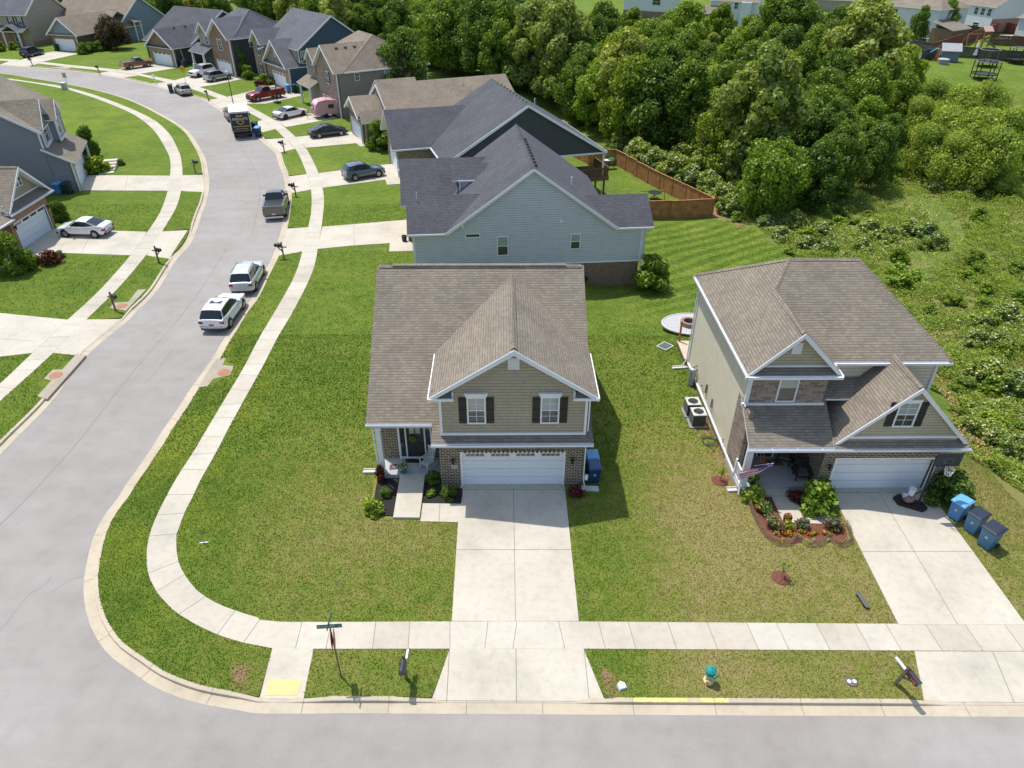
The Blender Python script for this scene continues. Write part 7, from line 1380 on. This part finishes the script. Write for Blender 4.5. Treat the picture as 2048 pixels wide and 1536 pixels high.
def wicker(x, y, rz, lab):
    o = thing('wicker_chair', lab, 'chair', (x, y, .28), rz); mt = plain('dark_wicker', (.02, .018, .016), .8); m = MB(); m.box((-.33, -.32, .3), (.33, .32, .38)); m.build('seat_frame', mt, o); m = MB(); m.box((-.27, -.28, .38), (.27, .25, .48)); m.build('cushion', plain('grey_cushion', (.12, .11, .11), .9), o); m = MB(); m.prism([(-.34, .28, .3), (.34, .28, .3), (.30, .42, .95), (-.30, .42, .95)], (0, .05, 0)); m.build('backrest', mt, o)
    for s_ in (-1, 1): m = MB(); m.box((s_*.33-.04, -.34, .38), (s_*.33+.04, .34, .62)); m.build('armrest', mt, o)
    for a in (-.3, .3):
        for b_ in (-.28, .28): m = MB(); m.box((a-.025, b_-.025, 0), (a+.025, b_+.025, .3)); m.build('leg', mt, o)
wicker(14.55, 28.0, R(-25), 'dark wicker armchair at the back of the shaded porch'); wicker(15.0, 26.75, R(-5), 'dark wicker armchair at the front of the shaded porch by the brick wall')
o = thing('round_side_table', 'small dark round table between the two wicker armchairs', 'table', (14.95, 27.45, .28)); m = MB(); m.lathe([(.28, .45), (.28, .5), (.0, .5)], n=16); m.build('table_top', M_BLACK, o); m = MB(); m.tube((0, 0, 0), (0, 0, .45), .03).lathe([(.18, 0), (.16, .03)], n=12); m.build('pedestal', M_BLACK, o)
x, y = g(1523, 940, .28); o = thing('wooden_sled_sign', 'small wooden A-frame sled leaning by the porch window', 'porch sign', (x, y, .28), R(10)); m = MB(); m.prism([(-.24, 0, 0), (-.2, 0, 0), (-.04, .28, 1.0), (-.08, .28, 1.0)], (0, .03, 0)); m.prism([(.24, 0, 0), (.2, 0, 0), (.04, .28, 1.0), (.08, .28, 1.0)], (0, .03, 0)); m.build('frame', plain('golden_wood', (.28, .15, .05), .7), o); m = MB()
for zz in (.12, .3, .48): m.box((-.22+zz*.15, zz*.28-.02, zz), (.22-zz*.15, zz*.28+.02, zz+.12))
m.build('slats', plain('orange_brown_wood', (.28, .1, .035), .7), o)
x, y = g(1548, 925, .28); o = thing('porch_rug', 'small grey and orange mat before the porch window', 'mat', (x, y, .284)); m = MB(); m.box((-.42, -.25, 0), (.42, .25, .015)); m.build('weave', plain('grey_orange_mat', (.2, .12, .09), .9, var=.5, scale=7), o)
def potted(u, v, z, lab, r=.2, hgt=.3, potm=M_BLACK, leaf=L_YELF, lm=L_DARK, n=260, dome=.3):
    x, y = g(u, v, z); o = thing('planter', lab, 'planter', (x, y, z)); m = MB(); m.lathe([(r*.8, 0), (r, hgt), (r*.93, hgt), (r*.9, hgt-.06)], n=16); m.build('pot', potm, o)
    if n: C, D = cloud([(0, 0, hgt+dome*.4, dome)], n, .4); me = leafmesh('flowers', C, D, .08, [leaf, lm], (NR.random(n) < .55).astype(int)); q_ = bpy.data.objects.new('flowers', me); COL.objects.link(q_); q_.parent = o
potted(1504, 966, .28, 'round planter of yellow flowers beside the porch column'); potted(1573, 1044, .026, 'dark round pot with dry orange flowers on the front walk', .21, .34, plain('dark_pot', (.05, .045, .03), .6), L_ORG, L_STRAW, 90, .16)
potted(809, 482, .03, 'empty black pot on the driveway corner of the light blue house', .24, .5, M_BLACK, n=0)
# flowering plants of the red mulch bed
def fplant(u, v, lab, key=None, r=.25, h_=.4, fl=L_ORG, lf=L_MID, n=260, f=.3, size=.075, group=None):
    x, y = g(u, v, .03); o = thing('flowering_plant', lab, 'plant', (x, y, .03), 0, group); C, D = cloud([(NR.normal(0, r*.35), NR.normal(0, r*.35), h_*.55+NR.normal(0, .03), r*.7) for _ in range(4)], n, .5); C[:, 2] = np.abs(C[:, 2]); me = leafmesh('leaves', C, D, size, [lf, fl], (NR.random(n) < f).astype(int)); q_ = bpy.data.objects.new('leaves', me); COL.objects.link(q_); q_.parent = o
    m = MB(); m.tube((0, 0, -.03), (0, 0, h_*.6), .012, n=4); m.build('stem', M_BARK, o)
fplant(1517, 1018, 'orange-red flowers next to the bright bush inside the edging', fl=leafmat('red_orange_petals', (.45, .07, .02), .1), f=.7, n=220); fplant(1530, 1027, 'rose bush with cream blooms in the red mulch', r=.38, h_=.6, fl=L_WHT, lf=L_DARK, f=.12, n=420); fplant(1540, 1052, 'dark leafy rose bush along the edging', r=.36, h_=.7, fl=L_YELF, lf=L_GREY, f=.06, n=480)
fplant(1574, 1060, 'clump of yellow-orange lilies below the front walk', r=.26, h_=.45, fl=L_YELF, f=.5); fplant(1605, 1052, 'grey-green rose bush beside the front walk', r=.33, h_=.55, fl=L_PINK, lf=L_GREY, f=.04, n=420); fplant(1662, 1056, 'pink rose bush near the driveway', r=.38, h_=.6, fl=L_PINK, lf=L_GREY, f=.09, n=460); fplant(1672, 1062, 'dark red low plant by the pink rose bush', r=.22, h_=.25, fl=L_RED, f=.8)
for i in range(16): fplant(1548+i*8.6+rnd.uniform(-3, 3), 1068+rnd.uniform(-4, 4)+(-14 if i > 13 else 0), 'small orange marigold in the marigold row of the red mulch bed', r=.12, h_=.14, fl=L_ORG if i % 3 else L_YELF, f=.6, n=70, size=.06, group='marigold row')
for u, v in ((1562,1084),(1570,1080),(1620,1086),(1627,1083),(1690,1082),(1682,1086),(1545,1036),(1550,1042),(1545,1030),(1600,1076),(1655,1080)): fplant(u, v, 'pale low flowers along the scalloped edging', r=.1, h_=.1, fl=L_WHT if u % 2 else L_YELF, f=.55, n=50, size=.05, group='pale edging flowers')
# scalloped stick edging
def edging(px, lab):
    P = cat(wl(px), .12); o = thing('stick_edging', lab, 'garden edging', (P[0].x, P[0].y, 0)); b = P[0]; m = MB(); L = 0
    for p, q in zip(P[:-1], P[1:]):
        for k in range(2): c = p.lerp(q, k/2)-b; m.tube((c.x, c.y, -.02), (c.x+rnd.uniform(-.01, .01), c.y, .40+rnd.uniform(-.03, .03)), .012, n=4)
    m.build('sticks', plain('pale_willow_stick', (.36, .25, .17), .85, var=.2, scale=20), o); m = MB()
    for zz in (.1, .24): m.path([(p.x-b.x, p.y-b.y, zz) for p in P], .009, 4)
    m.build('wire', M_WOODP, o)
edging([(1488,978),(1494,1000),(1502,1022),(1512,1045),(1524,1066)], 'straight run of stick edging down the left side of the red mulch bed'); edging([(1524,1066),(1536,1080),(1552,1089),(1570,1091),(1584,1086),(1592,1078)], 'left scallop of the stick edging'); edging([(1592,1078),(1605,1088),(1622,1093),(1640,1091),(1651,1083),(1654,1077)], 'middle scallop of the stick edging'); edging([(1654,1077),(1666,1088),(1682,1093),(1696,1089),(1701,1078),(1697,1062),(1690,1050)], 'right scallop of the stick edging against the driveway')
# basketball hoop
o = thing('basketball_hoop', 'portable basketball hoop with dark backboard on the second driveway', 'basketball hoop', (20.0, 25.1, .03)); m = MB(); m.prism([(-.75, -.12, 0), (.2, -.62, 0), (.5, -.45, 0), (.42, -.05, 0), (-.45, .55, 0), (-.8, .35, 0)], (0, 0, .16)); m.build('base', M_BLACK, o); m = MB(); m.tube((.15, -.2, .1), (.30, .1, 2.9), .05, n=8).tube((.30, .1, 2.5), (.42, -.45, 3.0), .03).tube((.3, .1, 2.9), (.42, -.45, 3.3), .03).tube((-.4, .1, .15), (.2, -.1, 1.0), .025); m.build('pole', M_BLACK, o)
m = MB(); m.box((-.15, -.55, 2.85), (.98, -.50, 3.62)); bb = m.build('backboard', plain('dark_backboard', (.03, .04, .06), .3), o); m = MB(); m.box((.2, -.56, 3.0), (.62, -.555, 3.03)); m.box((.2, -.56, 3.3), (.62, -.555, 3.33)); m.box((.2, -.56, 3.03), (.23, -.555, 3.3)); m.box((.59, -.56, 3.03), (.62, -.555, 3.3)); m.build('target_square', plain('grey_line', (.12, .14, .16), .4), bb)
m = MB(); m.path([(.42+.23*math.cos(a), -.80+.23*math.sin(a), 2.95) for a in [2*math.pi*i/18 for i in range(19)]], .012, 5).tube((.42, -.56, 2.95), (.42, -.6, 2.95), .03); m.build('rim', M_BLACK, o); m = MB()
for i in range(12): a, a2 = 2*math.pi*i/12, 2*math.pi*(i+1)/12; m.tube((.42+.22*math.cos(a), -.8+.22*math.sin(a), 2.94), (.42+.13*math.cos(a2), -.8+.13*math.sin(a2), 2.55), .008, n=4).tube((.42+.22*math.cos(a2), -.8+.22*math.sin(a2), 2.94), (.42+.13*math.cos(a), -.8+.13*math.sin(a), 2.55), .008, n=4)
m.build('net', M_WHITE, o)
o = thing('white_bucket', 'white bucket and tied sandbag standing on the basketball hoop base', 'bucket', (19.75, 25.15, .19)); m = MB(); m.lathe([(.2, 0), (.26, .12), (.22, .3), (.13, .36)], n=12, sx=1.2); m.build('sandbag', plain('brown_white_bag', (.2, .13, .11), .8, var=.6, scale=6), o); m = MB(); m.lathe([(.13, .34), (.16, .72), (.17, .73), (.17, .76), (.0, .77)], c=(.05, .03, 0), n=14); m.build('bucket_shell', plain('white_plastic', (.62, .64, .66), .4), o); m = MB(); m.lathe([(.12, .22), (.13, .42), (.05, .44)], c=(-.2, .05, 0), n=10); m.build('small_bag', plain('white_blue_bag', (.4, .45, .6), .6, var=.5, scale=9), o)
# hose, air conditioners, tank, deck, fire pit
x, y, _ = gt(1418, 884); o = thing('garden_hose', 'dark garden hose coiled on the grass beside the stone fronted house', 'hose', (x, y, .02)); m = MB()
for k in range(3): rr = .34+.07*k; m.path([((rr+.05*math.sin(3*a+k))*math.cos(a)+.04*k, (rr*.9+.04*math.cos(2*a+k))*math.sin(a)-.03*k, .03+.02*k) for a in [2*math.pi*i/22 for i in range(23)]], .016, 5)
m.path([(.4, -.1, .03), (.7, .3, .03), (.72, .9, .2), (.75, 1.0, .6)], .016, 5).path([(-.2, -.3, .03), (.1, -.75, .03), (-.1, -.95, .03)], .016, 5); m.build('tube', plain('dark_green_hose', (.02, .035, .03), .5), o)
for u, v, lab in ((1382, 826, 'air conditioner unit, farther of the two beside the stone fronted house'), (1393, 847, 'air conditioner unit, nearer of the two beside the stone fronted house')):
    x, y, _ = gt(u, v); o = thing('air_conditioner', lab, 'air conditioner', (x, y, .0), R(2)); m = MB(); m.box((-.5, -.48, 0), (.45, .45, .08)); m.build('pad', plain('grey_pad', (.25, .25, .25), .9), o); m = MB(); m.box((-.36, -.36, .08), (.36, .36, .82)); bd = m.build('cabinet', plain('dark_louver_metal', (.035, .035, .035), .6), o); m = MB()
    for k in range(14): m.box((-.37, -.37, .12+k*.05), (.37, .37, .135+k*.05))
    m.build('louvres', plain('grey_louvre', (.09, .09, .09), .6), bd); m = MB()
    n = 24
    for i in range(n):
        a, a2 = 2*math.pi*i/n, 2*math.pi*(i+1)/n
        def sq(t): c_, s_ = math.cos(t), math.sin(t); k_ = .39/max(abs(c_), abs(s_)); return (c_*k_, s_*k_, .86)
        m.poly([(math.cos(a)*.29, math.sin(a)*.29, .86), sq(a), sq(a2), (math.cos(a2)*.29, math.sin(a2)*.29, .86)]); m.poly([(math.cos(a2)*.29, math.sin(a2)*.29, .86), (math.cos(a2)*.29, math.sin(a2)*.29, .80), (math.cos(a)*.29, math.sin(a)*.29, .80), (math.cos(a)*.29, math.sin(a)*.29, .86)]); p, q = sq(a), sq(a2); m.poly([q, p, (p[0], p[1], .81), (q[0], q[1], .81)])
    m.build('top_cover', plain('pale_grey_enamel', (.5, .5, .48), .5), o); m = MB()
    for k in range(3): a = k*2.094+.4; m.prism([(.05*math.cos(a), .05*math.sin(a), .83), (.26*math.cos(a-.35), .26*math.sin(a-.35), .83), (.26*math.cos(a+.35), .26*math.sin(a+.35), .84)], (0, 0, .008))
    m.tube((0, 0, .8), (0, 0, .86), .07, n=10); m.build('fan', M_PLAST, o)
x, y, _ = gt(1381, 770); o = thing('gas_tank', 'upright pale grey tank beside the rear of the stone fronted house', 'tank', (x, y, 0)); m = MB(); m.lathe([(.21, .05), (.22, .12), (.22, 1.1), (.18, 1.2), (.06, 1.25), (.05, 1.35)], n=18); m.build('cylinder', plain('grey_tank', (.36, .38, .38), .4, .3), o, smooth=True); m = MB(); m.tube((.05, .1, 1.25), (.3, .1, 1.35), .03).tube((.25, .1, 1.1), (.35, .1, .6), .02); m.build('regulator', M_BLACK, o)
o = thing('back_deck', 'pale board deck at the rear corner of the stone fronted house', 'deck', (11.55, 38.0, 0)); m = MB()
for k in range(16): m.box((0, k*.145, .36), (3.0, k*.145+.135, .40))
m.build('boards', M_WOODL, o); m = MB(); m.box((.02, .02, .1), (.08, 2.3, .36)); m.box((.05, .05, 0), (.17, .17, .36)); m.box((.05, 2.1, 0), (.17, 2.22, .36)); m.build('frame', M_WOODP, o); m = MB(); m.box((.06, 2.2, .4), (.17, 2.31, 1.9)); m.build('corner_post', plain('orange_post', (.36, .17, .07), .8), o)
x, y, _ = gt(1375, 650); P = [(13.3+2.15*math.cos(a), 43.3+1.55*math.sin(a)) for a in [2*math.pi*i/36 for i in range(36)]]; gr = bed('gravel_circle', '', P, plain('grey_gravel', (.42, .42, .42), .95, var=.35, scale=22), .03, world=True)
m = MB(); m.path([(p[0], p[1], .04) for p in P+[P[0]]], .04, 4); e_ = m.build('gravel_border', plain('pale_cement', (.6, .58, .54), .8)); tag(e_, kind='structure')
o = thing('fire_pit', 'round pink-brown block fire pit on the gravel circle', 'fire pit', (13.0, 43.2, .03)); m = MB(); n = 16
for k in range(2):
    for i in range(n): a, a2 = 2*math.pi*(i+.5*k)/n, 2*math.pi*(i+.5*k+.94)/n; m.prism([(math.cos(t)*r, math.sin(t)*r, k*.16) for t, r in ((a, .38), (a, .58), (a2, .58), (a2, .38))], (0, 0, .15))
m.build('blocks', plain('pink_block', (.30, .2, .16), .9, var=.3, scale=7), o); m = MB(); m.lathe([(.40, .02), (.36, .05)], n=16); m.build('ash', M_BLACK, o)
x, y, _ = gt(1330, 693); o = thing('window_screen', 'white framed window screen lying flat on the grass', 'screen', (x, y, .03), R(42)); m = MB(); m.box((-.40, -.34, 0), (.40, .34, .012)); m.build('mesh', plain('dark_screen', (.09, .11, .10), .8), o); m = MB()
for a, b_ in (((-.44, -.38, 0), (.44, -.34, .03)), ((-.44, .34, 0), (.44, .38, .03)), ((-.44, -.34, 0), (-.40, .34, .03)), ((.40, -.34, 0), (.44, .34, .03))): m.box(a, b_)
m.build('frame', M_WHITE, o)
# ------------------------------------------------------------------ fenced yard: planters along the fence, table
for i in range(14):
    f = i/13; u, v = 1290+f*98, 362+f*32; x, y, z = gt(u, v); big = i > 8
    o = thing('bucket_planter', ('dark tub' if big else 'white bucket')+' planted with leafy vegetables in the row along the cedar fence', 'planter', (x, y, z), 0, 'planters along the cedar fence'); m = MB(); m.lathe([(.15, 0), (.19, .38), (.16, .38)] if not big else [(.25, 0), (.3, .42), (.26, .42)], n=10); m.build('bucket', M_BLACK if big else plain('white_plastic', (.62, .64, .66), .4), o); C, D = cloud([(0, 0, .6, .32 if big else .24)], 110, .6); me = leafmesh('leaves', C, D, .13, [L_MID, L_WHT], (NR.random(110) < .3).astype(int)); q_ = bpy.data.objects.new('leaves', me); COL.objects.link(q_); q_.parent = o
x, y, z = gt(1308, 398); o = thing('round_patio_table', 'round dark glass table and crossed wooden frame on the fenced lawn', 'table', (x, y, z)); m = MB(); m.lathe([(.75, .72), (.75, .76), (.68, .77)], n=20); m.build('table_top', M_BLACK, o); m = MB()
for a in (.3, 2.4, 4.5): m.tube((.5*math.cos(a), .5*math.sin(a), 0), (-.3*math.cos(a), -.3*math.sin(a), .72), .03)
m.tube((-1.5, .2, .78), (1.2, .1, .80), .04).tube((1.1, -.3, 0), (1.1, .1, .85), .04); m.build('legs', M_WOODD, o)
x, y, z = gt(1218, 326); o = thing('outdoor_grill', 'green lidded barbecue grill with white side shelf near the raised deck', 'grill', (x, y-2, z)); m = MB(); m.lathe([(.2, .75), (.34, .9), (.34, 1.05), (.2, 1.22), (.05, 1.25)], n=14, sx=1.3); m.build('bowl', plain('green_enamel', (.02, .2, .08), .35), o); m = MB(); m.box((-.9, -.35, .92), (.2, .3, .98)); m.build('side_shelf', M_WHITE, o); m = MB()
for a in (-.3, .3):
    for b_ in (-.25, .25): m.box((a-.02, b_-.02, 0), (a+.02, b_+.02, .85))
m.build('legs', M_BLACK, o)
# ------------------------------------------------------------------ across the street: steps
x, y = g(218, 340); o = thing('garden_steps', 'pale stone garden steps beside the driveway of the grey sided house', 'steps', (x, y, 0), R(15)); 
for k in range(5): m = MB(); m.box((-.75+.0*k, -1.6+k*.75, 0), (.75, -1.15+k*.75+.3, .12+.13*k)); m.build('step', plain('pale_stone_step', (.55, .50, .42), .85), o)
x, y = g(106, 535); 
# far basketball hoop
x, y = g(555, 206); o = thing('basketball_hoop', 'basketball hoop with black framed board between the red pickup and navy house', 'basketball hoop', (x, y, .03), R(-50)); m = MB(); m.box((-.5, -.4, 0), (.5, .4, .2)); m.build('base', M_BLACK, o); m = MB(); m.tube((0, 0, .1), (0, .2, 3.3), .06); m.build('pole', M_BLACK, o); m = MB()
for a, b_ in (((-.85, -.3, 3.0), (.85, -.24, 3.12)), ((-.85, -.3, 4.0), (.85, -.24, 4.12)), ((-.85, -.3, 3.12), (-.75, -.24, 4.0)), ((.75, -.3, 3.12), (.85, -.24, 4.0)), ((-.3, -.3, 3.3), (.3, -.25, 3.36)), ((-.3, -.3, 3.7), (.3, -.25, 3.76)), ((-.3, -.3, 3.3), (-.25, -.25, 3.76)), ((.25, -.3, 3.3), (.3, -.25, 3.76))): m.box(a, b_)
m.build('backboard_frame', M_BLACK, o); m = MB(); m.path([(.23*math.cos(a), -.55+.23*math.sin(a), 3.15) for a in [2*math.pi*i/12 for i in range(13)]], .02, 4); m.build('rim', plain('orange_mark', (.55, .14, .04), .6), o)
# ------------------------------------------------------------------ far back yards at top right
def tramp(u, v, lab, s=1.0, pad=M_PLAST):
    x, y, z = gt(u, v); o = thing('trampoline', lab, 'trampoline', (x, y, z)); m = MB(); r = 2.1*s
    m.path([(r*math.cos(a), r*math.sin(a), .9) for a in [2*math.pi*i/16 for i in range(17)]], .09, 5); m.build('frame', M_BLACK, o); m = MB(); m.lathe([(r*.9, .88), (r*.88, .89)], n=20); m.build('jumping_mat', M_PLAST, o)
    for i in range(6): a = i*math.pi/3+.3; m = MB(); m.tube((r*math.cos(a), r*math.sin(a), 0), (r*math.cos(a), r*math.sin(a), 2.9), .09, n=6); m.build('pole', M_BLACK, o)
    m = MB(); m.path([(r*math.cos(a+.3), r*math.sin(a+.3), 2.9) for a in [2*math.pi*i/6 for i in range(7)]], .07, 5); m.build('top_ring', plain('grey_ring', (.2, .2, .2), .6), o)
tramp(1965, 158, 'trampoline with six black poles on the far lawn, in front of the willows'); tramp(1970, 132, 'dark blue enclosed trampoline behind the six-poled one', .9); tramp(2030, 128, 'grey low trampoline at the far right edge', .8)
x, y, z = gt(1893, 124); o = thing('playhouse', 'small blue-grey playhouse with pale gabled roof and tilted slide on the far lawn', 'playhouse', (x, y, 0), R(-15)); m = MB(); m.box((-1.6, -1.2, 0), (1.6, 1.2, 2.0)); m.prism([(-1.6, -1.2, 2), (-1.6, 1.2, 2), (-1.6, 0, 3)], (3.2, 0, 0)); m.build('wall', plain('blue_grey_panel', (.14, .18, .24), .6), o); m = MB(); m.prism([(-1.8, -1.5, 1.9), (1.8, -1.5, 1.9), (1.8, 0, 3.15), (-1.8, 0, 3.15)], (0, 0, .1)); m.prism([(-1.8, 0, 3.15), (1.8, 0, 3.15), (1.8, 1.5, 1.9), (-1.8, 1.5, 1.9)], (0, 0, .1)); m.build('roof', plain('pale_roof_panel', (.38, .38, .4), .6), o); m = MB(); m.box((1.6, -.4, 0), (1.65, .4, 1.6)); m.build('door', M_WHITE, o)
x, y, z = gt(1868, 122); o = thing('toy_slide', 'colourful teal and orange toy slide left of the playhouse', 'slide', (x, y, 0), R(160)); m = MB(); m.prism([(0, -.4, 2.2), (3, -.4, .2), (3, .4, .2), (0, .4, 2.2)], (0, 0, .12)); m.build('chute', plain('teal_plastic', (.02, .25, .35), .4), o); m = MB(); m.box((-.4, -.4, 0), (0, .4, 2.2)); m.build('ladder', plain('orange_plastic', (.6, .16, .02), .5), o)
x, y, z = gt(1885, 128); o = thing('hot_tub', 'round grey tub with pale cover in front of the playhouse', 'tub', (x, y, 0)); m = MB(); m.lathe([(1.0, 0), (1.05, .9), (1.0, .95)], n=20); m.build('side', plain('grey_tub', (.25, .28, .32), .6), o); m = MB(); m.lathe([(1.04, .95), (.9, 1.02), (0, 1.05)], n=20); m.build('cover', plain('pale_cover', (.4, .38, .38), .7), o)
x, y, z = gt(1870, 82); o = thing('backyard_pool', 'bright blue backyard pool with pale deck beside the tall conifer', 'pool', (x, y, 0)); m = MB(); m.lathe([(4.6, 0), (4.6, .9), (4.2, .95), (4.1, .8)], n=28, sy=.8); m.build('pool_wall', plain('pale_pool_wall', (.5, .55, .6), .6), o); m = MB(); m.lathe([(4.1, .82), (0, .83)], n=28, sy=.8); m.build('water', plain('blue_water', (.01, .10, .36), .05), o); m = MB(); m.tube((-.8, 1.5, 0), (-.8, 1.5, 2.2), .05).lathe([(1.2, 2.1), (.5, 2.5), (.05, 2.7)], c=(-.8, 1.5, 0), n=8); m.build('parasol', plain('sky_blue_cloth', (.05, .25, .6), .7), o)
x, y, z = gt(1960, 98); o = thing('play_tower', 'wooden play tower with pink roof and teal slide on the far lawn', 'playset', (x, y, 0), R(10)); m = MB()
for a in (-.8, .8):
    for b_ in (-.8, .8): m.box((a-.08, b_-.08, 0), (a+.08, b_+.08, 3.6))
m.box((-.9, -.9, 1.5), (.9, .9, 1.65)); m.path([(-.8, 0, 3.0), (-4, 0, 3.0), (-4.6, 1.2, 0)], .07, 5).path([(-4, 0, 3), (-4.6, -1.2, 0)], .07, 5); m.build('frame', plain('golden_wood', (.28, .15, .05), .7), o); m = MB(); m.prism([(-1.1, -1.1, 3.5), (1.1, -1.1, 3.5), (1.1, 0, 4.4), (-1.1, 0, 4.4)], (0, 0, .08)); m.prism([(-1.1, 0, 4.4), (1.1, 0, 4.4), (1.1, 1.1, 3.5), (-1.1, 1.1, 3.5)], (0, 0, .08)); m.build('roof', plain('pink_roof', (.5, .33, .27), .7), o); m = MB(); m.prism([(.9, -.4, 1.6), (3.6, -.4, .1), (3.6, .4, .1), (.9, .4, 1.6)], (0, 0, .12)); m.build('slide', plain('teal_plastic', (.02, .25, .35), .4), o)
x, y, z = gt(1948, 116); o = thing('folded_parasol', 'closed white patio parasol on the far lawn', 'parasol', (x, y, 0)); m = MB(); m.lathe([(.05, 0), (.05, .6), (.5, .7), (.06, 3.2)], n=8); m.build('cloth', M_WHITE, o)
x, y, z = gt(1952, 56); o = thing('grey_pergola', 'low pale grey gazebo roof in front of the white two-storey house', 'gazebo', (x, y, 0), R(-12)); m = MB(); m.loft([[(-3, -1.6, 2.2), (3, -1.6, 2.2), (3, 1.6, 2.2), (-3, 1.6, 2.2)], [(-2, -.3, 3.2), (2, -.3, 3.2), (2, .3, 3.2), (-2, .3, 3.2)]]); m.build('roof', plain('pale_grey_canopy', (.40, .42, .45), .7), o)
for a in (-2.8, 2.8): m = MB(); m.box((a-.08, -1.5, 0), (a+.08, -1.35, 2.2)); m.build('post', M_METAL, o)
slab('patio', [(1985,78),(2048,82),(2100,80),(2100,70),(2000,70)], M_WALK2, .03)
